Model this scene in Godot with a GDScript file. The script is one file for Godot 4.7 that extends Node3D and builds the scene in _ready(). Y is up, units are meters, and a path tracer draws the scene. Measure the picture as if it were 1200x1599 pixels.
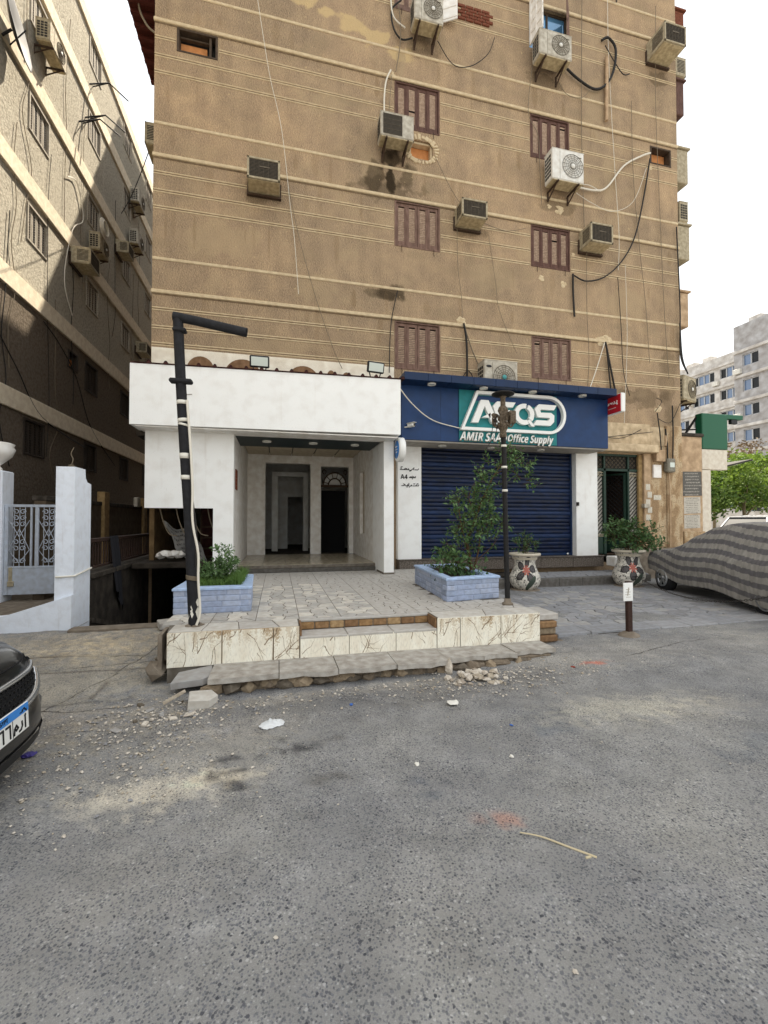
extends Node3D

var rng := RandomNumberGenerator.new()
var M := {}
var taken := {}
const I := Transform3D.IDENTITY


func R(a: float, b: float) -> float:
	return rng.randf_range(a, b)


func V(x: float, y: float, z: float) -> Vector3:
	return Vector3(x, y, z)


func S() -> SurfaceTool:
	var st := SurfaceTool.new()
	st.begin(Mesh.PRIMITIVE_TRIANGLES)
	st.set_smooth_group(-1)
	return st


func at(p: Vector3, yaw := 0.0, pitch := 0.0, roll := 0.0) -> Transform3D:
	return Transform3D(Basis.from_euler(Vector3(pitch, yaw, roll)), p)


# ---------- shapes -------------------------------------------------------
func tri(st: SurfaceTool, a: Vector3, b: Vector3, c: Vector3) -> void:
	st.add_vertex(a)
	st.add_vertex(c)
	st.add_vertex(b)


func quad(st: SurfaceTool, a: Vector3, b: Vector3, c: Vector3, d: Vector3) -> void:
	tri(st, a, b, c)
	tri(st, a, c, d)


func quv(st: SurfaceTool, p: Array, uv: Array) -> void:
	for k in [0, 2, 1, 0, 3, 2]:
		st.set_uv(uv[k])
		st.add_vertex(p[k])


func facet(st: SurfaceTool, p: Array, out: Vector3, t: Transform3D) -> void:
	# a convex polygon, turned so that it faces out
	var n: Vector3 = (p[1] - p[0]).cross(p[2] - p[0])
	var flip := n.dot(out) < 0.0
	for k in range(1, p.size() - 1):
		if flip:
			tri(st, t * p[0], t * p[k + 1], t * p[k])
		else:
			tri(st, t * p[0], t * p[k], t * p[k + 1])


func bx(st: SurfaceTool, c: Vector3, s: Vector3, b := 0.0, t := I) -> void:
	# a box, its edges cut back by b
	var h := s * 0.5
	b = minf(b, minf(h.x, minf(h.y, h.z)) * 0.95)
	var ax := [Vector3.RIGHT, Vector3.UP, Vector3.BACK]
	for a in 3:
		for sg in [-1.0, 1.0]:
			var u: Vector3 = ax[(a + 1) % 3]
			var v: Vector3 = ax[(a + 2) % 3]
			var n: Vector3 = ax[a] * sg
			var o: Vector3 = c + n * h[a]
			var hu: float = h[(a + 1) % 3] - b
			var hv: float = h[(a + 2) % 3] - b
			facet(st, [o - u * hu - v * hv, o + u * hu - v * hv, o + u * hu + v * hv, o - u * hu + v * hv], n, t)
			if b > 0.0:
				for sg2 in [-1.0, 1.0]:
					# edge between the faces a and a+1, along a+2
					var n2: Vector3 = u * sg2
					var e1: Vector3 = c + n * h[a] + n2 * hu
					var e2: Vector3 = c + n * (h[a] - b) + n2 * h[(a + 1) % 3]
					facet(st, [e1 - v * hv, e1 + v * hv, e2 + v * hv, e2 - v * hv], n + n2, t)
	if b > 0.0:
		for x in [-1.0, 1.0]:
			for y in [-1.0, 1.0]:
				for z in [-1.0, 1.0]:
					var g := Vector3(x, y, z)
					facet(st, [c + g * Vector3(h.x, h.y - b, h.z - b), c + g * Vector3(h.x - b, h.y, h.z - b), c + g * Vector3(h.x - b, h.y - b, h.z)], g, t)


func b2(st: SurfaceTool, lo: Vector3, hi: Vector3, b := 0.0, t := I) -> void:
	bx(st, (lo + hi) * 0.5, (hi - lo).abs(), b, t)


func bar(st: SurfaceTool, a: Vector3, b: Vector3, w: float, d: float, bev := 0.0) -> void:
	# a straight bar of w by d from a to b
	var y := (b - a).normalized()
	var x := y.cross(Vector3.BACK if absf(y.z) < 0.9 else Vector3.RIGHT).normalized()
	var z := x.cross(y)
	bx(st, Vector3.ZERO, Vector3(w, a.distance_to(b), d), bev, Transform3D(Basis(x, y, z), (a + b) * 0.5))


func tube(st: SurfaceTool, pts: Array, r: float, sides := 6, r2 := -1.0, t := I) -> void:
	if r2 < 0.0:
		r2 = r
	var n := pts.size()
	var rings := []
	var u := Vector3.ZERO
	for i in n:
		var d: Vector3 = (pts[mini(i + 1, n - 1)] - pts[maxi(i - 1, 0)]).normalized()
		if u == Vector3.ZERO:
			u = d.cross(Vector3.UP if absf(d.y) < 0.9 else Vector3.RIGHT).normalized()
		u = (u - d * u.dot(d)).normalized()
		var v := d.cross(u)
		var rr := lerpf(r, r2, float(i) / maxf(1.0, n - 1))
		var ring := []
		for k in sides:
			var a := TAU * k / sides
			ring.append(t * (pts[i] + (u * cos(a) + v * sin(a)) * rr))
		rings.append(ring)
	st.set_smooth_group(1)
	for i in n - 1:
		for k in sides:
			var k2 := (k + 1) % sides
			quad(st, rings[i][k], rings[i][k2], rings[i + 1][k2], rings[i + 1][k])
	st.set_smooth_group(-1)
	for k in range(1, sides - 1):
		tri(st, rings[0][0], rings[0][k + 1], rings[0][k])
		tri(st, rings[n - 1][0], rings[n - 1][k], rings[n - 1][k + 1])


func sag(a: Vector3, b: Vector3, drop: float, n := 10) -> Array:
	var out := []
	for i in n + 1:
		var f := float(i) / n
		out.append(a.lerp(b, f) + Vector3.DOWN * drop * 4.0 * f * (1.0 - f))
	return out


func curve(ctrl: Array, per := 6) -> Array:
	var out := []
	for i in ctrl.size() - 1:
		var p0: Vector3 = ctrl[maxi(i - 1, 0)]
		var p3: Vector3 = ctrl[mini(i + 2, ctrl.size() - 1)]
		for k in per:
			out.append(ctrl[i].cubic_interpolate(ctrl[i + 1], p0, p3, float(k) / per))
	out.append(ctrl[-1])
	return out


func lathe(st: SurfaceTool, prof: Array, segs := 24, t := I, uv := false) -> void:
	st.set_smooth_group(1)
	var len := 0.0
	for i in prof.size() - 1:
		var l2: float = len + prof[i].distance_to(prof[i + 1])
		for k in segs:
			var a := TAU * k / segs
			var b := TAU * (k + 1) / segs
			var p := [Vector3(cos(a) * prof[i].x, prof[i].y, sin(a) * prof[i].x), Vector3(cos(b) * prof[i].x, prof[i].y, sin(b) * prof[i].x), Vector3(cos(b) * prof[i + 1].x, prof[i + 1].y, sin(b) * prof[i + 1].x), Vector3(cos(a) * prof[i + 1].x, prof[i + 1].y, sin(a) * prof[i + 1].x)]
			for j in 4:
				p[j] = t * p[j]
			if uv:
				var q := [Vector2(float(k) / segs, prof[i].y), Vector2(float(k + 1) / segs, prof[i].y), Vector2(float(k + 1) / segs, prof[i + 1].y), Vector2(float(k) / segs, prof[i + 1].y)]
				quv(st, [p[0], p[3], p[2], p[1]], [q[0], q[3], q[2], q[1]])
			else:
				if prof[i].x > 0.0001:
					tri(st, p[0], p[2], p[1])
				if prof[i + 1].x > 0.0001:
					tri(st, p[0], p[3], p[2])
		len = l2
	st.set_smooth_group(-1)


func prism(st: SurfaceTool, poly: PackedVector2Array, z0: float, z1: float, t := I) -> void:
	if Geometry2D.is_polygon_clockwise(poly):
		poly.reverse()
	var ix := Geometry2D.triangulate_polygon(poly)
	for k in range(0, ix.size(), 3):
		var a := poly[ix[k]]
		var b := poly[ix[k + 1]]
		var c := poly[ix[k + 2]]
		if (b - a).cross(c - a) < 0.0:
			var q := b
			b = c
			c = q
		tri(st, t * V(a.x, a.y, z1), t * V(b.x, b.y, z1), t * V(c.x, c.y, z1))
		tri(st, t * V(a.x, a.y, z0), t * V(c.x, c.y, z0), t * V(b.x, b.y, z0))
	for k in poly.size():
		var a := poly[k]
		var b := poly[(k + 1) % poly.size()]
		quad(st, t * V(a.x, a.y, z0), t * V(b.x, b.y, z0), t * V(b.x, b.y, z1), t * V(a.x, a.y, z1))


func flatpoly(pts: Array) -> PackedVector2Array:
	var out := PackedVector2Array()
	for k in range(0, pts.size(), 2):
		out.append(Vector2(pts[k], pts[k + 1]))
	return out


func stone(st: SurfaceTool, poly: PackedVector2Array, y0: float, y1: float, bev: float, tilt := Vector2.ZERO) -> void:
	# a paving stone: the polygon lies in x and z, its top edge is chamfered
	if Geometry2D.is_polygon_clockwise(poly):
		poly.reverse()
	var c := Vector2.ZERO
	for p in poly:
		c += p / poly.size()
	var n := poly.size()
	var inner := []
	for p in poly:
		var q: Vector2 = p + (c - p).normalized() * bev
		inner.append(V(q.x, y1 + (q - c).dot(tilt), q.y))
	for k in range(1, n - 1):
		tri(st, inner[0], inner[k + 1], inner[k])
	for k in n:
		var k2 := (k + 1) % n
		var a := V(poly[k].x, y1 - bev * 0.7 + (poly[k] - c).dot(tilt), poly[k].y)
		var b := V(poly[k2].x, y1 - bev * 0.7 + (poly[k2] - c).dot(tilt), poly[k2].y)
		quad(st, inner[k], inner[k2], b, a)
		quad(st, a, b, V(b.x, y0, b.z), V(a.x, y0, a.z))


func rock(st: SurfaceTool, c: Vector3, s: Vector3, seed_: int) -> void:
	# an angular lump
	var r := RandomNumberGenerator.new()
	r.seed = seed_
	var pts := []
	for k in 12:
		var y := 1.0 - 2.0 * (k + 0.5) / 12.0
		var a := k * 2.399
		var q := sqrt(1.0 - y * y)
		pts.append(Vector3(cos(a) * q, y, sin(a) * q) * r.randf_range(0.72, 1.15))
	var tb := Basis.from_euler(Vector3(r.randf() * 0.6, r.randf() * TAU, r.randf() * 0.6))
	# convex faces by brute force
	for i in 12:
		for j in range(i + 1, 12):
			for k in range(j + 1, 12):
				var n: Vector3 = (pts[j] - pts[i]).cross(pts[k] - pts[i])
				var up := 0
				var dn := 0
				for m in 12:
					if m != i and m != j and m != k:
						if n.dot(pts[m] - pts[i]) > 0.0:
							up += 1
						else:
							dn += 1
				if up == 0:
					tri(st, c + tb * pts[i] * s, c + tb * pts[j] * s, c + tb * pts[k] * s)
				elif dn == 0:
					tri(st, c + tb * pts[i] * s, c + tb * pts[k] * s, c + tb * pts[j] * s)


func wall(st: SurfaceTool, x0: float, x1: float, y0: float, y1: float, holes: Array, deep: float, t: Transform3D, uvs := Rect2()) -> void:
	# a wall in x and y that faces +z, with holes [x0, y0, x1, y1] and their reveals
	var xs := [x0, x1]
	var ys := [y0, y1]
	for h in holes:
		xs.append_array([h[0], h[2]])
		ys.append_array([h[1], h[3]])
	xs.sort()
	ys.sort()
	var put := func(a: Vector3, b: Vector3, c: Vector3, d: Vector3):
		if uvs.size.x > 0.0:
			var q := []
			for p in [a, b, c, d]:
				q.append(Vector2((p.x - uvs.position.x) / uvs.size.x, 1.0 - (p.y - uvs.position.y) / uvs.size.y))
			quv(st, [t * a, t * b, t * c, t * d], q)
		else:
			quad(st, t * a, t * b, t * c, t * d)
	for i in xs.size() - 1:
		for j in ys.size() - 1:
			if xs[i + 1] - xs[i] < 0.0001 or ys[j + 1] - ys[j] < 0.0001:
				continue
			var cx: float = (xs[i] + xs[i + 1]) * 0.5
			var cy: float = (ys[j] + ys[j + 1]) * 0.5
			var open := cx < x0 or cx > x1 or cy < y0 or cy > y1
			for h in holes:
				if cx > h[0] and cx < h[2] and cy > h[1] and cy < h[3]:
					open = true
			if not open:
				put.call(V(xs[i], ys[j], 0), V(xs[i + 1], ys[j], 0), V(xs[i + 1], ys[j + 1], 0), V(xs[i], ys[j + 1], 0))
	for h in holes:
		put.call(V(h[0], h[1], 0), V(h[2], h[1], 0), V(h[2], h[1], -deep), V(h[0], h[1], -deep))
		put.call(V(h[0], h[3], -deep), V(h[2], h[3], -deep), V(h[2], h[3], 0), V(h[0], h[3], 0))
		put.call(V(h[0], h[1], -deep), V(h[0], h[3], -deep), V(h[0], h[3], 0), V(h[0], h[1], 0))
		put.call(V(h[2], h[1], 0), V(h[2], h[3], 0), V(h[2], h[3], -deep), V(h[2], h[1], -deep))


func voronoi(x0: float, x1: float, z0: float, z1: float, nx: int, nz: int, jit: float, gap: float, keep: Callable) -> Array:
	# irregular stones: cells of jittered seeds, shrunk by the joint
	var seeds := {}
	var dx := (x1 - x0) / nx
	var dz := (z1 - z0) / nz
	for i in nx:
		for j in nz:
			seeds[Vector2i(i, j)] = Vector2(x0 + (i + 0.5 + R(-jit, jit)) * dx, z0 + (j + 0.5 + R(-jit, jit)) * dz)
	var out := []
	for i in nx:
		for j in nz:
			var c: Vector2 = seeds[Vector2i(i, j)]
			var poly := PackedVector2Array([Vector2(maxf(x0, c.x - dx * 2), maxf(z0, c.y - dz * 2)), Vector2(minf(x1, c.x + dx * 2), maxf(z0, c.y - dz * 2)), Vector2(minf(x1, c.x + dx * 2), minf(z1, c.y + dz * 2)), Vector2(maxf(x0, c.x - dx * 2), minf(z1, c.y + dz * 2))])
			for a in range(-2, 3):
				for b in range(-2, 3):
					var k := Vector2i(i + a, j + b)
					if (a == 0 and b == 0) or not seeds.has(k):
						continue
					var o: Vector2 = seeds[k]
					var n: Vector2 = (o - c).normalized()
					var lim: float = n.dot((o + c) * 0.5) - gap * 0.5
					var next := PackedVector2Array()
					for q in poly.size():
						var p1 := poly[q]
						var p2 := poly[(q + 1) % poly.size()]
						var d1 := n.dot(p1) - lim
						var d2 := n.dot(p2) - lim
						if d1 <= 0.0:
							next.append(p1)
						if (d1 < 0.0) != (d2 < 0.0) and absf(d1 - d2) > 0.00001:
							next.append(p1.lerp(p2, d1 / (d1 - d2)))
					poly = next
			# drop doubled corners
			var clean := PackedVector2Array()
			for q in poly.size():
				if clean.is_empty() or clean[-1].distance_to(poly[q]) > 0.008:
					clean.append(poly[q])
			if clean.size() > 2 and clean[0].distance_to(clean[-1]) < 0.008:
				clean.remove_at(clean.size() - 1)
			if clean.size() >= 3 and keep.call(c):
				out.append(clean)
	return out


# ---------- naming -------------------------------------------------------
func numbered(called: String) -> String:
	var n: int = taken.get(called, 0)
	taken[called] = n + 1
	return called if n == 0 else "%s_%03d" % [called, n]


func thing(called: String, label: String, category: String, pos := Vector3.ZERO, yaw := 0.0, group := "") -> Node3D:
	var o := Node3D.new()
	o.name = numbered(called)
	add_child(o)
	o.position = pos
	o.rotation.y = yaw
	tag(o, label, category, group)
	return o


func tag(o: Node, label: String, category: String, group := "") -> void:
	o.set_meta("label", label)
	o.set_meta("category", category)
	if group != "":
		o.set_meta("group", group)


func part(called: String, st: Variant, m: Material, parent: Node, tr := I, label := "") -> MeshInstance3D:
	var o := MeshInstance3D.new()
	if st is SurfaceTool:
		st.generate_normals()
		o.mesh = st.commit()
	else:
		o.mesh = st
	o.name = called
	o.material_override = m
	o.transform = tr
	parent.add_child(o, true)
	if parent == self:
		o.name = called
	if label != "":
		o.set_meta("label", label)
	return o


func top(called: String, st: Variant, m: Material, label: String, category: String, group := "", tr := I) -> MeshInstance3D:
	var o := part(numbered(called), st, m, self, tr)
	tag(o, label, category, group)
	return o


func struct(called: String, st: Variant, m: Material) -> MeshInstance3D:
	var o := part(numbered(called), st, m, self)
	o.set_meta("kind", "structure")
	return o


func stuff(o: Node) -> Node:
	o.set_meta("kind", "stuff")
	return o


func copy(o: Node3D, pos: Vector3, yaw: float, label: String, group := "") -> Node3D:
	var c: Node3D = o.duplicate()
	c.name = numbered(String(o.name).rstrip("0123456789").trim_suffix("_"))
	add_child(c)
	c.position = pos
	c.rotation.y = yaw
	c.set_meta("label", label)
	if group != "":
		c.set_meta("group", group)
	return c


# ---------- textures and materials ---------------------------------------
func nz(size: int, type: int, freq: float, oct: int, sd: int, ret := -1) -> PackedByteArray:
	var n := FastNoiseLite.new()
	n.noise_type = type
	n.frequency = freq
	n.seed = sd
	n.fractal_type = FastNoiseLite.FRACTAL_FBM if oct > 1 else FastNoiseLite.FRACTAL_NONE
	n.fractal_octaves = oct
	if type == FastNoiseLite.TYPE_CELLULAR and oct == 1:
		n.domain_warp_enabled = true
		n.domain_warp_amplitude = 0.22 / freq
		n.domain_warp_frequency = freq * 1.6
		n.domain_warp_fractal_type = FastNoiseLite.DOMAIN_WARP_FRACTAL_NONE
	if ret >= 0:
		n.cellular_return_type = ret
		n.cellular_distance_function = FastNoiseLite.DISTANCE_EUCLIDEAN
	return n.get_seamless_image(size, size, false, false, 0.12).get_data()


func tex(b: PackedByteArray, w: int, h: int) -> ImageTexture:
	return ImageTexture.create_from_image(Image.create_from_data(w, h, false, Image.FORMAT_RGB8, b))


func bump(b: PackedByteArray, w: int, h: int, k: float) -> ImageTexture:
	var im := Image.create_from_data(w, h, false, Image.FORMAT_L8, b)
	im.convert(Image.FORMAT_RGBA8)
	im.bump_map_to_normal_map(k)
	return ImageTexture.create_from_image(im)


func grey_tex(b: PackedByteArray, size: int, lo: float, hi: float, warm := 0.0) -> ImageTexture:
	var o := PackedByteArray()
	o.resize(size * size * 3)
	for i in size * size:
		var v := lerpf(lo, hi, b[i] / 255.0)
		o[i * 3] = int(clampf(255.0 * v, 0, 255))
		o[i * 3 + 1] = int(clampf(255.0 * v * (1.0 - warm * (1.0 - v) * 0.5), 0, 255))
		o[i * 3 + 2] = int(clampf(255.0 * v * (1.0 - warm * (1.0 - v)), 0, 255))
	return tex(o, size, size)


func mt(key: String, col: Color, rough := 0.85, o := {}) -> StandardMaterial3D:
	var m := StandardMaterial3D.new()
	m.resource_name = key
	m.albedo_color = col
	m.roughness = rough
	m.metallic = o.get("metal", 0.0)
	m.metallic_specular = o.get("spec", 0.4)
	if o.has("tex"):
		m.albedo_texture = o.tex
	if o.has("nrm"):
		m.normal_enabled = true
		m.normal_texture = o.nrm
		m.normal_scale = o.get("ns", 1.0)
	if not o.get("uv", false) and (o.has("tex") or o.has("nrm")):
		m.uv1_triplanar = true
		m.uv1_world_triplanar = true
		m.uv1_triplanar_sharpness = 4.0
	var sc: float = o.get("sc", 1.0)
	m.uv1_scale = Vector3(sc, sc * o.get("sy", 1.0), sc)
	if o.get("vc", false):
		m.vertex_color_use_as_albedo = true
	if o.has("back"):
		m.backlight_enabled = true
		m.backlight = o.back
	if o.has("emis"):
		m.emission_enabled = true
		m.emission = o.emis
		m.emission_energy_multiplier = o.get("e", 1.0)
	if o.has("coat"):
		m.clearcoat_enabled = true
		m.clearcoat = o.coat
		m.clearcoat_roughness = 0.08
	M[key] = m
	return m


func c8(r: int, g: int, b: int) -> Color:
	return Color8(r, g, b)


func blob(b: PackedByteArray, w: int, h: int, nb: PackedByteArray, ns: int, cx: float, cy: float, rx: float, ry: float, col: Color, amount: float, rag: float) -> void:
	# a ragged stain in a texture: centre and radii in pixels
	for y in range(maxi(0, int(cy - ry * 1.4)), mini(h, int(cy + ry * 1.4))):
		for x in range(maxi(0, int(cx - rx * 1.4)), mini(w, int(cx + rx * 1.4))):
			var d := Vector2((x - cx) / rx, (y - cy) / ry).length()
			var n: float = nb[(y % ns) * ns + x % ns] / 255.0 - 0.5
			var k := clampf((1.0 - d + n * rag) * 3.0, 0.0, 1.0) * amount
			if k > 0.0:
				var i := (y * w + x) * 3
				b[i] = int(lerpf(b[i], col.r8, k))
				b[i + 1] = int(lerpf(b[i + 1], col.g8, k))
				b[i + 2] = int(lerpf(b[i + 2], col.b8, k))


func facade_maps() -> Array:
	var w := 1024
	var h := 1408
	var fine := nz(512, FastNoiseLite.TYPE_SIMPLEX, 0.35, 2, 11)
	var mid := nz(512, FastNoiseLite.TYPE_SIMPLEX, 0.02, 4, 12)
	var big := nz(512, FastNoiseLite.TYPE_SIMPLEX, 0.006, 3, 13)
	var streak := nz(512, FastNoiseLite.TYPE_SIMPLEX, 0.03, 3, 14)
	var o := PackedByteArray()
	o.resize(w * h * 3)
	var hh := PackedByteArray()
	hh.resize(w * h)
	for y in h:
		for x in w:
			var f: float = fine[(y % 512) * 512 + x % 512] / 255.0 - 0.5
			var m: float = mid[(y % 512) * 512 + x % 512] / 255.0 - 0.5
			var g: float = big[((y * 3 / 8) % 512) * 512 + x / 2] / 255.0 - 0.5
			var s: float = streak[((y / 6) % 512) * 512 + x % 512] / 255.0 - 0.5
			var k := 1.0 + f * 0.30 + m * 0.13 + g * 0.13 + s * 0.08
			var i := (y * w + x) * 3
			o[i] = int(clampf(166.0 * k, 0, 255))
			o[i + 1] = int(clampf((146.0 - g * 3.0) * k, 0, 255))
			o[i + 2] = int(clampf((123.0 - g * 5.0 - m * 3.0) * k, 0, 255))
			hh[y * w + x] = int(clampf(128.0 + f * 170.0 + m * 40.0, 0, 255))
	# px per metre: 71.1 across (14.4 m), 71.1 up (19.8 m); rows run down from y = 19.3
	var px := 71.1
	var u := func(x: float) -> float: return (x + 2.75) * px
	var v := func(y: float) -> float: return (19.3 - y) * px
	var pale := c8(200, 178, 138)
	var patch := c8(172, 154, 128)
	var soot := c8(56, 48, 38)
	for p in [[-0.4, 14.35, .55, .16], [0.5, 14.3, .6, .2], [1.1, 14.2, .45, .16], [1.75, 14.0, .35, .22], [2.3, 13.85, .5, .25], [2.9, 13.6, .4, .22], [-1.6, 14.6, .8, .15]]:
		blob(o, w, h, mid, 512, u.call(p[0]), v.call(p[1]), p[2] * px, p[3] * px, pale, 0.85, 1.3)
	for p in [[2.2, 10.5, .28, .5], [3.2, 10.45, .22, .35], [1.2, 11.9, .7, .3], [7.0, 9.0, .6, .5], [9.8, 7.9, .8, .5], [5.5, 8.2, .9, .4], [-1.2, 8.1, .9, .5], [0.9, 7.2, .8, .4], [8.8, 13.4, .4, 1.0], [-0.2, 5.7, 1.4, .25], [3.0, 13.4, .12, .5], [9.2, 14.2, .09, 1.0], [9.25, 11.5, .3, .8]]:
		blob(o, w, h, mid, 512, u.call(p[0]), v.call(p[1]), p[2] * px, p[3] * px, patch, 0.55, 1.0)
	for p in [[2.72, 10.35, .13, .55, .95], [2.75, 10.75, .35, .3, .75], [2.35, 10.3, .25, .55, .5], [3.15, 10.3, .24, .5, .45], [2.7, 9.95, .9, .35, .35], [2.75, 7.4, .35, .25, .6], [2.5, 7.3, .5, .12, .4], [-0.35, 9.3, .55, .25, .35], [4.9, 9.3, .5, .2, .3], [8.6, 9.2, .5, .2, .3], [3.6, 13.9, .45, .3, .3], [7.2, 13.9, .5, .3, .35], [7.6, 10.4, .5, .25, .3], [11.1, 14.9, .5, .3, .35], [10.0, 5.2, 1.4, .3, .3], [11.2, 5.6, .4, 1.2, .25]]:
		blob(o, w, h, mid, 512, u.call(p[0]), v.call(p[1]), p[2] * px, p[3] * px, soot, p[4], 1.2)
	var r := RandomNumberGenerator.new()
	r.seed = 5
	for k in 700:  # chips of bare plaster
		blob(o, w, h, fine, 512, r.randf() * w, r.randf() * h, r.randf_range(0.8, 2.2), r.randf_range(0.8, 2.0), c8(206, 184, 148), r.randf_range(.3, .8), 0.6)
	for k in 260:
		blob(o, w, h, mid, 512, r.randf() * w, r.randf() * h, r.randf_range(8, 40), r.randf_range(4, 20), [patch, c8(150, 134, 112), c8(144, 130, 110)][k % 3], r.randf_range(.12, .4), 1.4)
	for k in 90:  # runs of dirt below the ledges
		var y: float = [12.9, 9.78, 6.68, 10.55, 7.43, 8.6, 11.7, 13.6][k % 8] - 0.3
		blob(o, w, h, mid, 512, r.randf() * w, v.call(y), r.randf_range(1.5, 7), r.randf_range(14, 40), c8(124, 104, 80), r.randf_range(.12, .3), 1.2)
	return [tex(o, w, h), bump(hh, w, h, 1.6)]


func road_maps() -> Array:
	var n := 1536
	var d1 := nz(n, FastNoiseLite.TYPE_CELLULAR, 0.16, 1, 21, FastNoiseLite.RETURN_DISTANCE)
	var v1 := nz(n, FastNoiseLite.TYPE_CELLULAR, 0.16, 1, 21, FastNoiseLite.RETURN_CELL_VALUE)
	var d2 := nz(n, FastNoiseLite.TYPE_CELLULAR, 0.085, 1, 22, FastNoiseLite.RETURN_DISTANCE)
	var v2 := nz(n, FastNoiseLite.TYPE_CELLULAR, 0.085, 1, 22, FastNoiseLite.RETURN_CELL_VALUE)
	var f := nz(512, FastNoiseLite.TYPE_SIMPLEX, 0.3, 2, 23)
	var g := nz(512, FastNoiseLite.TYPE_SIMPLEX, 0.008, 4, 24)
	var o := PackedByteArray()
	o.resize(n * n * 3)
	var hh := PackedByteArray()
	hh.resize(n * n)
	for y in n:
		for x in n:
			var j := y * n + x
			var q := (y % 512) * 512 + x % 512
			var fine: float = f[q] / 255.0 - 0.5
			var dust := smoothstep(128.0, 200.0, float(g[((y / 3 + 90) % 512) * 512 + (x / 3 + 170) % 512])) * 0.30
			var k0 := 200.0 + fine * 40.0
			var k := 200.0 + fine * 44.0 + (g[(y / 3) * 512 + x / 3] - 128) * 0.10
			var hgt := 108.0 + fine * 60.0
			var cold := 0.0
			var c := v1[j]
			if d1[j] < 82 + (c % 7) * 6:
				if c < 110:
					k -= 24.0 + (c % 9) * 4.4
					cold = 4.0
					hgt += 40.0
				elif c > 236:
					k += 32.0
					hgt += 46.0
				elif c > 170:
					k += 9.0
					hgt += 30.0
				else:
					hgt += 16.0
			c = v2[j]
			if d2[j] < 62 + (c % 5) * 7 and (c < 24 or c > 250):
				k = (112.0 + (c % 11) * 5.0 if c < 66 else 240.0) + fine * 18.0
				cold = 5.0 if c < 66 else 0.0
				hgt = 170.0 + fine * 20.0
			k = lerpf(k, k0 + 6.0, dust)
			cold *= 1.0 - dust
			var i := j * 3
			o[i] = int(clampf(k + 2.0 - cold, 0, 255))
			o[i + 1] = int(clampf(k - cold * 0.4, 0, 255))
			o[i + 2] = int(clampf(k - 4.0 + cold * 1.5, 0, 255))
			hh[j] = int(clampf(hgt, 0, 255))
	return [tex(o, n, n), bump(hh, n, n, 3.0)]


func marble_map() -> ImageTexture:
	var w := 1024
	var h := 512
	var c := nz(512, FastNoiseLite.TYPE_SIMPLEX, 0.008, 4, 33)
	var dn := nz(512, FastNoiseLite.TYPE_SIMPLEX, 0.06, 4, 34)
	var o := PackedByteArray()
	o.resize(w * h * 3)
	for y in h:
		for x in w:
			var q := y * 512 + x % 512
			var cl: float = c[q] / 255.0 - 0.5
			var dirt: float = clampf((dn[(y / 3) * 512 + x % 512] / 255.0 - 0.55) * 2.5, 0, 1) * 0.22
			var i := (y * w + x) * 3
			var k := 1.0 + cl * 0.08 - dirt * 0.4
			o[i] = int(clampf(240.0 * k, 0, 255))
			o[i + 1] = int(clampf((235.0 + cl * 6.0) * k, 0, 255))
			o[i + 2] = int(clampf((222.0 + cl * 12.0) * k, 0, 255))
	var r := RandomNumberGenerator.new()
	r.seed = 9
	for k in 26:
		blob(o, w, h, dn, 512, r.randf() * w, 0, r.randf_range(8, 50), r.randf_range(30, 150), c8(158, 130, 96), r.randf_range(.15, .4), 1.3)
		blob(o, w, h, dn, 512, r.randf() * w, h, r.randf_range(20, 70), r.randf_range(20, 70), c8(176, 158, 130), r.randf_range(.2, .45), 1.3)
	# veins: long leaning cracks that fork
	var todo := []
	for k in 44:
		todo.append([r.randf() * w, r.randf() * h, r.randf_range(.5, 1.25) * (1.0 if r.randf() < .72 else -1.0), r.randf_range(90, 330), r.randf_range(1.6, 3.6), 0])
	while not todo.is_empty():
		var v: Array = todo.pop_back()
		var p := Vector2(v[0], v[1])
		var a: float = v[2]
		var n := int(v[3])
		for s in n:
			a += r.randfn(0, .10)
			a = lerpf(a, v[2], .04)
			p += Vector2(cos(a), -sin(a)) * 1.5
			var f := 1.0 - float(s) / n
			var rad: float = maxf(.6, v[4] * f * r.randf_range(.5, 1.2))
			if v[5] < 2 and r.randf() < .008:
				todo.append([p.x, p.y, a + r.randf_range(.4, .9) * (1.0 if r.randf() < .5 else -1.0), n * .4, v[4] * .7, v[5] + 1])
			for yy in range(int(p.y - rad), int(p.y + rad) + 1):
				for xx in range(int(p.x - rad), int(p.x + rad) + 1):
					if yy < 0 or yy >= h:
						continue
					var e := clampf(rad + .5 - Vector2(xx - p.x, yy - p.y).length(), 0, 1) * (.2 + .5 * f)
					var i := (yy * w + posmod(xx, w)) * 3
					o[i] = int(lerpf(o[i], 122.0, e))
					o[i + 1] = int(lerpf(o[i + 1], 102.0, e))
					o[i + 2] = int(lerpf(o[i + 2], 80.0, e))
	return tex(o, w, h)


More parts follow.
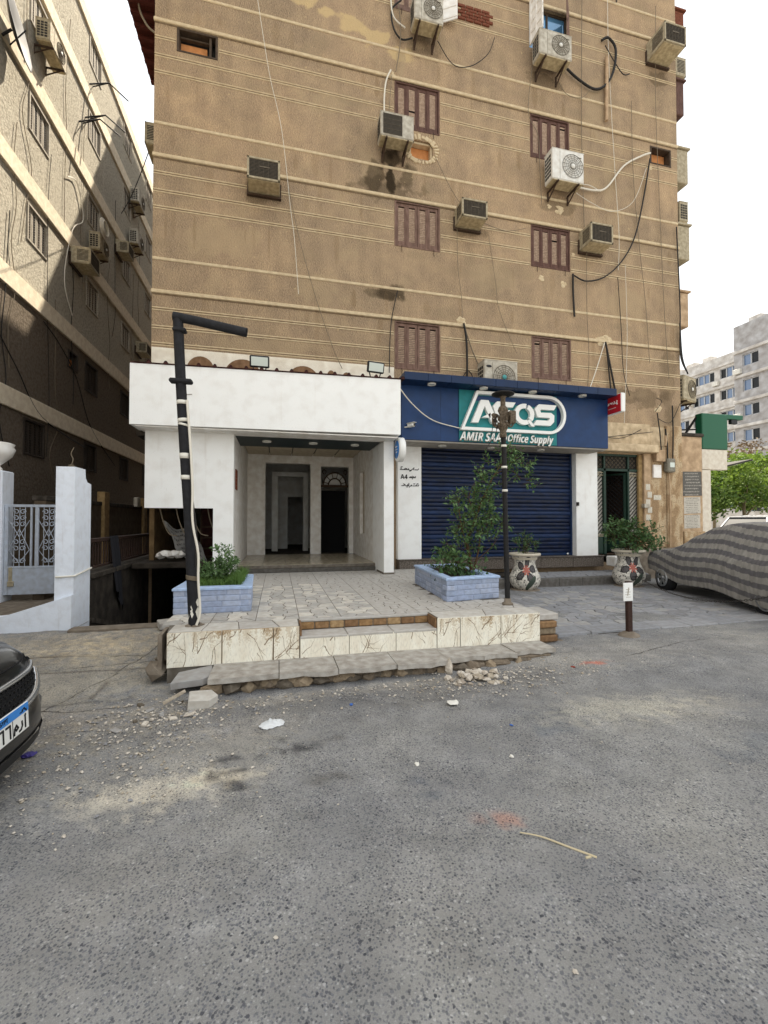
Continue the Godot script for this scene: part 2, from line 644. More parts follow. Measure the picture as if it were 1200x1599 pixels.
func worn_map() -> ImageTexture:
	# bare, flaked plaster at street level
	var n := 768
	var a := nz(512, FastNoiseLite.TYPE_SIMPLEX, 0.012, 5, 41)
	var b := nz(512, FastNoiseLite.TYPE_SIMPLEX, 0.05, 4, 42)
	var f := nz(512, FastNoiseLite.TYPE_SIMPLEX, 0.3, 2, 43)
	var o := PackedByteArray()
	o.resize(n * n * 3)
	for y in n:
		for x in n:
			var q := ((y * 2 / 3) % 512) * 512 + (x * 2 / 3) % 512
			var v: float = a[((y / 3) % 512) * 512 + (x * 2 / 3) % 512] / 255.0
			var t: float = b[q] / 255.0 - 0.5
			var g: float = f[(y % 512) * 512 + x % 512] / 255.0 - 0.5
			var col := Vector3(190, 168, 138)
			if v < 0.40:
				col = Vector3(168, 146, 118)
			elif v > 0.58:
				col = Vector3(206, 190, 164)
			if t > 0.16:
				col = col.lerp(Vector3(122, 104, 84), 0.5)
			col *= 1.0 + g * 0.3 + t * 0.25
			var i := (y * n + x) * 3
			o[i] = int(clampf(col.x, 0, 255))
			o[i + 1] = int(clampf(col.y, 0, 255))
			o[i + 2] = int(clampf(col.z, 0, 255))
	return tex(o, n, n)


func print_map(w: int, h: int, paper: Color, ink: Color, rows: int, sd: int) -> ImageTexture:
	# worn lines of print too small to read
	var im := Image.create(w, h, false, Image.FORMAT_RGB8)
	im.fill(paper)
	var r := RandomNumberGenerator.new()
	r.seed = sd
	for k in rows:
		var y := int((k + 0.25) * h / rows)
		var x := r.randi_range(4, w / 6)
		while x < w - r.randi_range(6, w / 4):
			var l := r.randi_range(3, 16)
			for q in l:
				var yy := y + int(sin(q * 1.3 + k) * h / rows * 0.16) + h / rows / 4
				im.fill_rect(Rect2i(mini(x + q, w - 3), clampi(yy, 0, h - 4), 2, r.randi_range(2, maxi(3, h / rows / 3))), ink.lerp(paper, r.randf() * 0.5))
			x += l + r.randi_range(2, 8)
	for k in 60:
		im.fill_rect(Rect2i(r.randi_range(0, w), r.randi_range(0, h), r.randi_range(1, 7), r.randi_range(1, 5)), paper.lerp(c8(150, 135, 115), r.randf()))
	return ImageTexture.create_from_image(im)


func stripe_map() -> ImageTexture:
	var w := 256
	var h := 1024
	var n := nz(256, FastNoiseLite.TYPE_SIMPLEX, 0.03, 4, 51)
	var f := nz(256, FastNoiseLite.TYPE_SIMPLEX, 0.4, 1, 52)
	var o := PackedByteArray()
	o.resize(w * h * 3)
	for y in h:
		for x in w:
			var wob: float = (n[(y % 256) * 256 + x] - 128) * 0.035
			var p := fposmod((y + wob) / 1024.0 * 13.0, 1.0)
			var k := smoothstep(0.0, 0.06, p) * (1.0 - smoothstep(0.54, 0.60, p))
			var d: float = n[y / 4 * 256 + x] / 255.0 - 0.5
			var g: float = f[(y % 256) * 256 + x] / 255.0 - 0.5
			var c := lerpf(104.0, 150.0, k) * (1.0 + d * 0.22 + g * 0.12)
			var i := (y * w + x) * 3
			o[i] = int(c * 1.0)
			o[i + 1] = int(c * 0.975)
			o[i + 2] = int(c * (0.93 + 0.06 * (1.0 - k)))
	return tex(o, w, h)


func mosaic_map(sd: int) -> ImageTexture:
	# broken tile mosaic with a flower: u runs round the pot, v up its side
	var w := 1024
	var h := 512
	var d := nz(512, FastNoiseLite.TYPE_CELLULAR, 0.05, 1, 61 + sd, FastNoiseLite.RETURN_DISTANCE)
	var cv := nz(512, FastNoiseLite.TYPE_CELLULAR, 0.05, 1, 61 + sd, FastNoiseLite.RETURN_CELL_VALUE)
	var o := PackedByteArray()
	o.resize(w * h * 3)
	for y in h:
		for x in w:
			var q := y * 512 + x % 512
			var k := 208.0 + (cv[q] - 128) * 0.16
			var col := Vector3(k, k * 0.975, k * 0.92)
			if d[q] < 74 and cv[q] < 74:
				col = Vector3(38, 36, 36)
			elif d[q] > 150:
				col *= 0.8
			for side in 2:
				var fx := (x - 256 - side * 512 + 30 * sd) / 512.0 * 1.08
				var fy := (y - h * 0.42) / 512.0 * 0.92
				for p in 5:
					var a := p * TAU / 5.0 + 0.5 + sd * 0.5
					var e := Vector2(fx - cos(a) * 0.20, fy - 0.05 - sin(a) * 0.17).rotated(-a)
					var r := Vector2(e.x / 0.115, e.y / 0.075).length()
					if r < 1.0:
						col = Vector3(46, 43, 44) if r > 0.72 or d[q] > 140 else Vector3(84, 80, 80)
				var c := Vector2(fx, fy - 0.05)
				if c.length() < 0.045 + 0.065 * absf(sin(c.angle() * 4.0)):
					col = Vector3(172, 96, 82)
				var l := Vector2(fx + 0.10, fy + 0.22).rotated(0.9)
				if Vector2(l.x / 0.19, l.y / 0.06).length() < 1.0:
					col = Vector3(64, 74, 64)
			var i := (y * w + x) * 3
			o[i] = int(clampf(col.x, 0, 255))
			o[i + 1] = int(clampf(col.y, 0, 255))
			o[i + 2] = int(clampf(col.z, 0, 255))
	return tex(o, w, h)


func make_materials() -> void:
	var mot := nz(512, FastNoiseLite.TYPE_SIMPLEX, 0.012, 5, 1)
	var fin := nz(512, FastNoiseLite.TYPE_SIMPLEX, 0.25, 3, 2)
	var tmix := PackedByteArray()
	tmix.resize(512 * 512)
	for i in 512 * 512:
		tmix[i] = int(mot[i] * 0.62 + fin[i] * 0.38)
	var mottle := grey_tex(tmix, 512, 0.66, 1.0, 0.25)
	var soft := grey_tex(mot, 512, 0.90, 1.0, 0.5)
	# white paint: faint cloudiness, runs of dirt down the wall, a few chips
	var wall_b := PackedByteArray()
	wall_b.resize(512 * 512)
	for y in 512:
		for x in 512:
			var run: float = (mot[((y / 10) % 512) * 512 + (x * 2) % 512] * 0.7 + mot[((y / 5 + 200) % 512) * 512 + (x * 3) % 512] * 0.3) / 255.0
			var q := y * 512 + x
			wall_b[q] = int(clampf(225.0 + (mot[q] - 128) * 0.14 - maxf(0.0, run - 0.62) * 70.0 + (fin[q] - 128) * 0.05 - (110.0 if fin[q] > 236 and mot[q] > 150 else 0.0), 0, 255))
	var faint := grey_tex(wall_b, 512, 0.60, 1.05, 0.4)
	var harsh := grey_tex(tmix, 512, 0.34, 1.0, 0.2)
	var nfine := bump(fin, 512, 512, 3.0)
	var nmix := bump(tmix, 512, 512, 4.0)
	# the thrown-on render of the left building
	var rc := nz(512, FastNoiseLite.TYPE_CELLULAR, 0.05, 2, 3, FastNoiseLite.RETURN_DISTANCE)
	var rough := PackedByteArray()
	rough.resize(512 * 512)
	for i in 512 * 512:
		rough[i] = int(clampf(255.0 - rc[i] * 0.7 + (fin[i] - 128) * 0.5, 0, 255))
	var nrough := bump(rough, 512, 512, 9.0)
	var trough := grey_tex(rough, 512, 0.70, 1.0, 0.2)
	var fm := facade_maps()
	mt("facade", c8(246, 242, 234), 0.95, {tex = fm[0], nrm = fm[1], ns = 1.0, uv = true, spec = 0.2})
	var rm := road_maps()
	mt("road", Color(1, 1, 1), 0.93, {tex = rm[0], nrm = rm[1], ns = 0.6, sc = 0.40, vc = true, spec = 0.3})
	mt("concrete", c8(150, 140, 126), 0.95, {tex = mottle, nrm = nmix, sc = 0.7, ns = 0.8})
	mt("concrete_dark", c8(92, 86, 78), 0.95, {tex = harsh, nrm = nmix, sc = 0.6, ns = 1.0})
	mt("soil", c8(74, 62, 48), 1.0, {tex = harsh, nrm = nmix, sc = 1.5, ns = 1.5})
	mt("sand", c8(176, 152, 116), 1.0, {tex = mottle, nrm = nmix, sc = 1.3, ns = 1.2})
	mt("ledge", c8(220, 202, 168), 0.95, {tex = soft, nrm = nfine, sc = 0.9})
	mt("groove", c8(150, 130, 104), 0.95, {tex = mottle, sc = 0.9})
	mt("plaster_side", c8(142, 118, 84), 0.95, {tex = mottle, nrm = nfine, sc = 0.5})
	mt("cream_band", c8(252, 246, 230), 0.95, {tex = soft, nrm = nfine, sc = 0.45})
	mt("shadow_brown", c8(150, 118, 90), 0.95, {tex = mottle, sc = 0.8})
	mt("worn", c8(236, 228, 216), 0.95, {tex = worn_map(), nrm = nmix, sc = 0.42, ns = 1.0})
	mt("cream_dirty", c8(232, 212, 178), 0.95, {tex = mottle, nrm = nmix, sc = 0.5, ns = 0.5})
	mt("worn_pink", c8(222, 194, 160), 0.95, {tex = mottle, nrm = nfine, sc = 0.5})
	mt("white_paint", c8(243, 243, 240), 0.7, {tex = faint, nrm = nfine, sc = 0.35, ns = 0.1})
	mt("white_worn", c8(244, 243, 239), 0.85, {tex = soft, nrm = nmix, sc = 0.5, ns = 0.15})
	mt("ceiling", c8(206, 196, 176), 0.85, {tex = soft, sc = 0.8})
	mt("room_dim", c8(206, 208, 206), 0.85, {tex = soft, sc = 0.4})
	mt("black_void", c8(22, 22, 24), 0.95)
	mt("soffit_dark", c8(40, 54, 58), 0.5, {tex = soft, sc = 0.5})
	mt("floor_tile", c8(214, 204, 180), 0.22, {tex = mottle, sc = 0.9})
	mt("shutter_wood", c8(146, 118, 106), 0.8, {tex = mottle, nrm = nfine, sc = 1.4, sy = 0.3})
	mt("shutter_red", c8(118, 88, 79), 0.8, {tex = mottle, nrm = nfine, sc = 1.4, sy = 0.3})
	mt("shutter_slat", c8(196, 172, 152), 0.85, {tex = mottle, sc = 1.7})
	mt("window_frame", c8(86, 72, 58), 0.8, {tex = mottle, sc = 1.2})
	mt("orange_panel", c8(206, 142, 88), 0.8, {tex = soft, sc = 1.0})
	mt("brick_red", c8(142, 84, 62), 0.95, {tex = mottle, nrm = nfine, sc = 1.6})
	mt("glass_blue", c8(92, 140, 178), 0.08, {metal = 0.3, spec = 0.8})
	mt("ac_white", c8(212, 208, 194), 0.6, {tex = mottle, sc = 0.8})
	mt("ac_clean", c8(224, 224, 218), 0.5, {tex = soft, sc = 0.8})
	mt("ac_beige", c8(206, 196, 168), 0.75, {tex = mottle, nrm = nfine, sc = 1.1})
	mt("ac_under", c8(214, 200, 164), 0.85, {tex = mottle, sc = 1.0})
	mt("ac_grille", c8(112, 104, 90), 0.8, {tex = mottle, sc = 1.5})
	mt("ac_dark", c8(46, 43, 40), 0.8)
	mt("hub", c8(214, 212, 204), 0.6)
	mt("hub_teal", c8(74, 148, 148), 0.6)
	mt("rust_iron", c8(86, 68, 54), 0.8, {tex = mottle, nrm = nfine, sc = 2.0})
	mt("cable_black", c8(36, 34, 32), 0.7)
	mt("cable_grey", c8(120, 108, 90), 0.8)
	mt("cable_white", c8(216, 210, 196), 0.7)
	mt("blue_panel", c8(18, 56, 104), 0.45, {tex = soft, sc = 0.4})
	mt("blue_dark", c8(16, 44, 82), 0.5, {tex = soft, sc = 0.4})
	mt("blue_slat", c8(22, 46, 92), 0.45, {tex = harsh, sc = 0.35, sy = 3.0})
	mt("blue_slat_dusty", c8(34, 58, 102), 0.6, {tex = mottle, sc = 0.5, sy = 3.0})
	mt("blue_slat_dark", c8(16, 36, 78), 0.4, {tex = harsh, sc = 0.5, sy = 3.0})
	mt("teal_panel", c8(28, 128, 132), 0.5, {tex = soft, sc = 0.6})
	mt("letter_white", c8(236, 236, 232), 0.5)
	mt("letter_edge", c8(156, 142, 118), 0.6, {tex = mottle, sc = 2.0})
	mt("sign_red", c8(196, 36, 44), 0.4)
	mt("grey_under", c8(168, 164, 156), 0.8, {tex = soft, sc = 0.6})
	mt("granite", c8(150, 142, 134), 0.5, {tex = harsh, sc = 3.0})
	mt("lamp_glass", c8(206, 214, 206), 0.25)
	mt("black_plastic", c8(30, 31, 34), 0.5)
	mt("black_iron", c8(34, 33, 33), 0.6, {tex = mottle, nrm = nfine, sc = 2.0})
	mt("iron_bronze", c8(150, 136, 116), 0.7, {tex = harsh, nrm = nfine, sc = 4.0})
	mt("pole_black", c8(44, 45, 50), 0.75, {tex = mottle, nrm = nfine, sc = 1.6})
	mt("tape_white", c8(222, 218, 206), 0.7)
	mt("green_door", c8(34, 66, 54), 0.5, {tex = mottle, sc = 1.2})
	mt("door_glass", c8(214, 212, 204), 0.6, {tex = mottle, sc = 1.5})
	mt("door_dark", c8(104, 82, 66), 0.8, {tex = mottle, sc = 1.0})
	mt("meter_grey", c8(150, 148, 136), 0.6, {tex = mottle, sc = 1.4})
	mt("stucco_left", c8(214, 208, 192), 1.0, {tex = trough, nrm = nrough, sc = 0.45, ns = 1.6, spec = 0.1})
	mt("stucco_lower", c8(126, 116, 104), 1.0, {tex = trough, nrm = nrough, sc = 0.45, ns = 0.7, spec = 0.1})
	mt("band_cream", c8(240, 228, 204), 0.95, {tex = soft, nrm = nfine, sc = 0.6})
	mt("dark_timber", c8(66, 58, 50), 0.85, {tex = mottle, sc = 1.5})
	mt("frame_pale", c8(196, 190, 176), 0.8, {tex = mottle, sc = 1.5})
	mt("soffit_red", c8(96, 42, 34), 0.85, {tex = mottle, sc = 1.0})
	mt("blue_white", c8(232, 238, 247), 0.75, {tex = faint, nrm = nmix, sc = 0.8, ns = 0.5})
	mt("gate_paint", c8(186, 196, 210), 0.5, {tex = soft, sc = 1.0})
	mt("ochre", c8(184, 156, 110), 0.9, {tex = mottle, nrm = nfine, sc = 0.9})
	mt("yard_wall", c8(110, 98, 82), 0.95, {tex = mottle, nrm = nfine, sc = 0.6})
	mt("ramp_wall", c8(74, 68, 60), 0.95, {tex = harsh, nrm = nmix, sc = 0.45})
	mt("rail_brown", c8(64, 46, 38), 0.7, {tex = mottle, sc = 1.5})
	mt("dark_red", c8(74, 36, 32), 0.8, {tex = mottle, sc = 1.0})
	mt("cloth_dark", c8(30, 30, 34), 0.95)
	mt("banner", Color(1, 1, 1), 0.85, {tex = print_map(256, 256, c8(132, 131, 128), c8(30, 30, 33), 7, 71), uv = true})
	mt("poster", Color(1, 1, 1), 0.85, {tex = print_map(256, 256, c8(186, 180, 168), c8(70, 68, 66), 9, 72), uv = true})
	mt("poster_dark", Color(1, 1, 1), 0.85, {tex = print_map(256, 256, c8(92, 90, 86), c8(196, 190, 178), 8, 73), uv = true})
	mt("notice", Color(1, 1, 1), 0.85, {tex = print_map(64, 96, c8(208, 202, 186), c8(120, 116, 108), 6, 74), uv = true})
	mt("marble", c8(248, 247, 242), 0.45, {tex = marble_map(), uv = true})
	for k in 4:
		mt("pave%d" % k, [c8(206, 203, 195), c8(192, 189, 183), c8(216, 212, 202), c8(184, 182, 177)][k], 0.85, {tex = soft, nrm = nfine, sc = 1.1, ns = 0.6})
		mt("slab%d" % k, [c8(162, 163, 166), c8(152, 154, 158), c8(170, 169, 167), c8(146, 147, 150)][k], 0.9, {tex = soft, nrm = nfine, sc = 1.1, ns = 0.6})
		mt("blue_brick%d" % k, [c8(166, 180, 206), c8(160, 174, 202), c8(172, 184, 208), c8(154, 168, 194)][k], 0.75, {tex = soft, nrm = nmix, sc = 1.6, ns = 0.5})
		mt("rubble%d" % k, [c8(160, 146, 124), c8(140, 128, 112), c8(178, 162, 138), c8(124, 116, 104)][k], 0.95, {tex = mottle, nrm = nmix, sc = 2.2, ns = 0.8})
		mt("chunk%d" % k, [c8(226, 218, 204), c8(206, 196, 178), c8(236, 230, 218), c8(190, 180, 166)][k], 0.95, {tex = mottle, sc = 3.0})
		mt("riser%d" % k, [c8(176, 142, 100), c8(164, 132, 96), c8(188, 160, 120), c8(150, 118, 86)][k], 0.9, {tex = mottle, nrm = nmix, sc = 2.0, ns = 0.6})
	mt("kerb_slab", c8(196, 193, 186), 0.9, {tex = mottle, nrm = nmix, sc = 0.9, ns = 0.4})
	mt("grout", c8(140, 134, 124), 1.0, {tex = mottle, nrm = nfine, sc = 1.0})
	mt("grout_grey", c8(112, 110, 106), 1.0, {tex = mottle, nrm = nfine, sc = 1.0})
	mt("kerb", c8(130, 128, 124), 0.9, {tex = mottle, nrm = nfine, sc = 1.0})
	mt("cap_blue", c8(172, 196, 230), 0.7, {tex = soft, nrm = nmix, sc = 1.2, ns = 0.4})
	mt("leaf0", c8(78, 104, 62), 0.6, {back = c8(40, 60, 20)})
	mt("leaf1", c8(96, 122, 76), 0.6, {back = c8(50, 70, 24)})
	mt("leaf2", c8(62, 92, 52), 0.6, {back = c8(30, 44, 16)})
	mt("grass", c8(80, 108, 50), 0.7, {back = c8(60, 80, 20)})
	mt("far_leaf", c8(104, 124, 58), 0.7, {back = c8(90, 110, 36)})
	mt("far_leaf_dark", c8(72, 96, 46), 0.7, {back = c8(70, 90, 20)})
	mt("bare_leaf", c8(126, 108, 84), 0.8)
	mt("bark", c8(104, 82, 58), 0.95, {tex = mottle, nrm = nmix, sc = 2.0})
	mt("bark_pale", c8(160, 148, 122), 0.95, {tex = mottle, nrm = nmix, sc = 1.0})
	mt("pot0", Color(1, 1, 1), 0.5, {tex = mosaic_map(0), uv = true})
	mt("pot1", Color(1, 1, 1), 0.5, {tex = mosaic_map(1), uv = true})
	mt("pot_rim", c8(206, 198, 180), 0.6, {tex = soft, sc = 1.0})
	mt("post_brown", c8(74, 50, 42), 0.7, {tex = mottle, nrm = nfine, sc = 2.0})
	mt("chain", c8(78, 74, 70), 0.5, {metal = 0.6})
	mt("cover", Color(1, 1, 1), 0.8, {tex = stripe_map(), nrm = nmix, ns = 0.25, uv = true})
	mt("tyre", c8(30, 30, 31), 0.9)
	mt("alloy", c8(170, 172, 174), 0.35, {metal = 0.7})
	mt("car_black", c8(10, 10, 12), 0.3, {coat = 0.4, spec = 0.5})
	mt("trim_black", c8(18, 18, 20), 0.5)
	mt("chrome", c8(196, 198, 200), 0.22, {metal = 0.9})
	mt("headlight", c8(92, 96, 100), 0.12, {metal = 0.2, spec = 0.7})
	mt("plate_white", c8(224, 224, 220), 0.4)
	mt("plate_blue", c8(52, 128, 206), 0.4)
	mt("ink", c8(24, 24, 26), 0.7)
	mt("totem_green", c8(26, 88, 62), 0.45)
	mt("totem_cream", c8(216, 210, 196), 0.6, {tex = soft, sc = 0.8})
	mt("car_white", c8(220, 222, 224), 0.25, {coat = 0.8})
	mt("car_glass", c8(30, 33, 36), 0.2, {spec = 0.35})
	mt("tail_red", c8(190, 24, 28), 0.25)
	mt("far_wall", c8(232, 232, 230), 0.9, {tex = mottle, sc = 0.12})
	mt("far_wall_grey", c8(198, 200, 204), 0.9, {tex = mottle, sc = 0.12})
	mt("far_glass", c8(92, 116, 150), 0.15, {spec = 0.8})
	mt("far_frame", c8(186, 188, 190), 0.6)
	mt("plastic_bag", c8(222, 224, 224), 0.55, {back = c8(90, 96, 100)})
	mt("twig", c8(198, 184, 152), 0.9)
	mt("butt", c8(216, 148, 88), 0.9)
	mt("paper", c8(222, 218, 208), 0.9)
	mt("blue_bit", c8(60, 100, 170), 0.6)
	mt("purple_bit", c8(58, 50, 120), 0.5)
	mt("red_brick_bit", c8(140, 60, 48), 0.9)


func wp(called: String, st: Variant, m: Material, parent: Node3D, label := "") -> MeshInstance3D:
	# a part whose shape is given in the place's own metres
	var tr := I
	if parent.get_parent() == self:
		tr = parent.transform.affine_inverse()
	return part(called, st, m, parent, tr, label)


func one(c: Vector3, s: Vector3, b := 0.0, t := I) -> SurfaceTool:
	var st := S()
	bx(st, c, s, b, t)
	return st


func lohi(lo: Vector3, hi: Vector3, b := 0.0) -> SurfaceTool:
	var st := S()
	b2(st, lo, hi, b)
	return st


func ground_y(x: float, z: float) -> float:
	var y := -0.11 + 0.024 * clampf(x, -1.0, 4.5)
	y += smoothstep(-4.3, -7.3, z) * 0.12 * (1.0 - smoothstep(-1.0, 1.0, x))
	y += smoothstep(-3.6, -5.1, z) * 0.03 * smoothstep(2.5, 4.0, x)
	y += smoothstep(12.0, 40.0, x) * 0.25
	y += sin(x * 3.1 + z * 1.7) * 0.006 + sin(x * 1.3 - z * 2.9 + 2.0) * 0.007
	return y


func _ready() -> void:
	rng.seed = 20
	var cam := Camera3D.new()
	cam.name = "camera"
	cam.position = Vector3(0, 1.6, 0)
	cam.rotation = Vector3(deg_to_rad(1.2), deg_to_rad(-13.6), 0)
	cam.fov = rad_to_deg(2.0 * atan(799.5 / 685.0))
	cam.near = 0.05
	cam.far = 900.0
	add_child(cam)
	cam.current = true
	var env := Environment.new()
	var sky := Sky.new()
	var sm := ProceduralSkyMaterial.new()
	sm.sky_top_color = Color(0.92, 0.935, 0.95)
	sm.sky_horizon_color = Color(1.0, 0.985, 0.945)
	sm.sky_curve = 0.12
	sm.sky_energy_multiplier = 1.0
	sm.ground_bottom_color = Color(0.42, 0.40, 0.37)
	sm.ground_horizon_color = Color(0.75, 0.73, 0.69)
	sky.sky_material = sm
	env.background_mode = Environment.BG_SKY
	env.sky = sky
	env.background_energy_multiplier = 0.64
	env.tonemap_mode = Environment.TONE_MAPPER_LINEAR
	env.tonemap_exposure = 2.65
	env.sdfgi_enabled = true
	env.ssao_enabled = true
	env.ssil_enabled = true
	var we := WorldEnvironment.new()
	we.name = "environment"
	we.environment = env
	add_child(we)
	var sun := DirectionalLight3D.new()
	sun.name = "sun"
	sun.light_energy = 1.6
	sun.light_color = Color(1.0, 0.955, 0.88)
	sun.light_angular_distance = 0.5
	sun.shadow_enabled = true
	add_child(sun)
	sun.look_at_from_position(Vector3(0.357, 1.0, -0.552) * 60.0, Vector3.ZERO)
	make_materials()
	ground()
	main_building()
	left_building()
	shop_white()
	shop_blue()
	entrance()
	conditioners()
	facade_cables()
	terrace()
	right_pavement()
	ramp_and_gate()
	poles()
	pots()
	planting()
	covered_car()
	black_car()
	far_right()
	debris()


# ---------- the ground -----------------------------------------------------
func ground() -> void:
	var xs := [-420.0, -120.0, -50.0, -25.0, -14.0, -9.0, -6.7, -5.2]
	var x := -4.0
	while x < 6.4:
		if absf(x + 2.96) > 0.025 and absf(x + 1.25) > 0.025:
			xs.append(x)
		x += 0.045
	xs.append_array([-2.96, -1.25, 6.6, 7.2, 8.0, 9.0, 10.5, 12.0, 14.0, 17.0, 22.0, 30.0, 40.0, 60.0, 130.0, 420.0])
	xs.sort()
	var zs := [-420.0, -150.0, -70.0, -45.0, -33.0, -26.0, -19.0, -15.0, -12.0, -10.0, -8.6]
	var z := -7.4
	while z < -0.5:
		zs.append(z)
		z += 0.045
	zs.append_array([0.0, 1.0, 2.5, 5.0, 9.0, 16.0, 30.0, 80.0, 200.0, 420.0])
	var n := FastNoiseLite.new()
	n.seed = 4
	n.frequency = 0.55
	n.fractal_octaves = 5
	var n2 := FastNoiseLite.new()
	n2.seed = 8
	n2.frequency = 3.0
	n2.fractal_octaves = 3
	# [x, z, rx, rz, r, g, b, amount]: dust, sand, drips of oil, sprayed paint
	var marks := [[-0.75, -3.12, .52, .20, 1.75, 1.66, 1.48, .95], [-0.35, -3.18, .25, .14, 1.6, 1.52, 1.36, .7], [-.8, -3.15, .3, .12, 1.25, 1.23, 1.2, .8], [2.95, -3.3, .75, .22, 1.45, 1.40, 1.26, .75], [3.6, -3.1, .5, .2, 1.35, 1.3, 1.2, .6],
		[2.2, -3.35, .3, .1, .8, .82, .85, .6], [1.26, -2.29, .085, .06, 1.5, .88, .72, .7], [3.54, -4.34, .14, .05, 1.6, .62, .48, .9], [1.1, -2.33, .05, .03, 1.4, .9, .8, .4],
		[-.34, -3.38, .10, .05, .3, .3, .32, .9], [-.38, -3.2, .12, .06, .32, .32, .33, .9], [-.30, -3.05, .11, .055, .3, .3, .32, .9], [-.30, -3.0, .06, .03, .5, .5, .5, .8], [-.12, -3.35, .07, .035, .6, .6, .6, .7], [.17, -3.38, .13, .06, .32, .32, .34, .9], [.06, -3.55, .08, .03, .5, .5, .5, .8], [-.02, -3.45, .06, .03, .55, .55, .55, .8], [.3, -2.95, .12, .045, .62, .6, .58, .8], [.4, -3.45, .1, .04, .6, .58, .56, .7], [-.2, -3.0, .06, .03, .55, .55, .55, .7], [0.22, -2.6, .12, .04, .72, .72, .72, .6],
		[2.15, -3.1, .2, .09, .72, .76, .82, .8], [3.5, -2.55, .22, .1, .7, .74, .80, .7], [3.15, -2.42, .2, .09, .7, .74, .8, .7], [.88, -2.78, .07, .05, .62, .66, .74, .8], [1.06, -2.7, .05, .04, .66, .68, .74, .8], [.92, -2.62, .08, .04, .64, .68, .74, .8], [1.3, -2.8, .5, .3, .92, .93, .96, .5],
		[.8, -4.1, 1.8, .35, .80, .79, .78, .7], [2.0, -4.2, 1.0, .3, .74, .72, .7, .6], [-.9, -4.1, .8, .35, 1.25, 1.2, 1.1, .5], [.3, -4.38, 1.6, .12, 1.42, 1.36, 1.24, .8], [-0.55, -3.6, .6, .22, 1.25, 1.2, 1.1, .5], [-.25, -3.85, .5, .15, 1.4, 1.36, 1.3, .6],
		[4.6, -4.6, 2.4, .45, 1.25, 1.2, 1.12, .6], [-2.4, -5.2, 1.3, 1.5, 1.35, 1.26, 1.08, .85], [-2.15, -5.6, .9, .018, .45, .42, .40, .8], [-2.6, -6.2, .8, .015, .5, .47, .44, .8], [-1.75, -5.0, .015, .28, .45, .42, .4, .8], [-1.95, -4.75, .4, .02, .5, .5, .5, .7], [-2.5, -5.0, .6, .012, .6, .58, .55, .7], [-1.9, -6.7, .9, .7, 1.55, 1.46, 1.3, .8], [-2.9, -6.8, 1.2, .8, 1.35, 1.24, 1.06, .7], [-2.1, -4.4, .7, .3, 1.15, 1.12, 1.1, .7], [-1.55, -4.85, .4, .4, 1.1, 1.12, 1.15, .8], [-0.3, -2.0, .05, .03, 1.4, 1.4, 1.4, .7], [.1, -2.2, .06, .03, 1.3, 1.3, 1.3, .6], [-.9, -2.35, .6, .4, 1.08, 1.05, 1.0, .4], [1.9, -3.9, .25, .06, 1.2, 1.2, 1.2, .5]]
	var pv := PackedVector3Array()
	var pc := PackedColorArray()
	for j in zs.size():
		for i in xs.size():
			var px: float = xs[i]
			var pz: float = zs[j]
			pv.append(V(px, ground_y(px, pz) + n2.get_noise_2d(px, pz) * 0.012 * smoothstep(-2.6, -4.4, pz), pz))
			var big := n.get_noise_2d(px, pz)
			var c := Vector3.ONE * (1.0 + big * 0.28 + n2.get_noise_2d(px * 1.6, pz * 1.6) * 0.12)
			c *= Vector3(1.0 + big * 0.02, 1.0, 1.0 - big * 0.06)
			if pz < -0.4:
				for m in marks:
					var d := Vector2((px - m[0]) / m[2], (pz - m[1]) / m[3]).length()
					if d < 1.7:
						var k := clampf((1.25 - d + n2.get_noise_2d(px * 2.3 + m[0] * 9.0, pz * 2.3) * 1.1) * 1.4, 0.0, 1.0)
						c = c.lerp(c * Vector3(m[4], m[5], m[6]), k * m[7])
			c *= 0.41
			pc.append(Color(c.x, c.y, c.z))
	var ix := PackedInt32Array()
	var w := xs.size()
	for j in zs.size() - 1:
		for i in w - 1:
			var cx: float = (xs[i] + xs[i + 1]) * 0.5
			var cz: float = (zs[j] + zs[j + 1]) * 0.5
			if cx > -2.96 and cx < -1.25 and cz < -7.4 and cz > -26.0:
				continue
			var a := j * w + i
			ix.append_array([a, a + 1, a + w + 1, a, a + w + 1, a + w])
	var arr := []
	arr.resize(Mesh.ARRAY_MAX)
	arr[Mesh.ARRAY_VERTEX] = pv
	arr[Mesh.ARRAY_COLOR] = pc
	arr[Mesh.ARRAY_INDEX] = ix
	var st := SurfaceTool.new()
	st.create_from_arrays(arr)
	var road := struct("road", st, M.road)
	# cracks: thin dark seams that wander over the worn surface
	for q in [[-3.4, -5.5, -1.3, -5.75], [-3.6, -6.3, -1.6, -6.1], [-2.1, -4.6, -1.75, -5.5], [-1.75, -5.5, -1.5, -6.9], [-2.6, -4.7, -1.4, -4.55], [4.0, -4.4, 5.6, -4.7]]:
		var a := Vector2(q[0], q[1])
		var b := Vector2(q[2], q[3])
		var cs := S()
		var cnt := int(a.distance_to(b) / .06)
		var off := 0.0
		var last := a
		var lw := .003
		for k in range(1, cnt + 1):
			off += R(-.016, .016)
			var p := a.lerp(b, float(k) / cnt) + (b - a).orthogonal().normalized() * off
			var wd := R(.001, .005)
			var s0 := (p - last).orthogonal().normalized()
			var v0 := last + s0 * lw
			var v1 := last - s0 * lw
			var v2 := p - s0 * wd
			var v3 := p + s0 * wd
			var g := func(v: Vector2) -> Vector3: return V(v.x, ground_y(v.x, v.y) + n2.get_noise_2d(v.x, v.y) * 0.012 * smoothstep(-2.6, -4.4, v.y) + .004, v.y)
			quad(cs, g.call(v0), g.call(v1), g.call(v2), g.call(v3))
			last = p
			lw = wd
		part("crack", cs, M.soil, road)


# ---------- the main building ------------------------------------------------
const ZF := -10.6
const LEDGES := [6.71, 9.80, 12.90, 16.0]


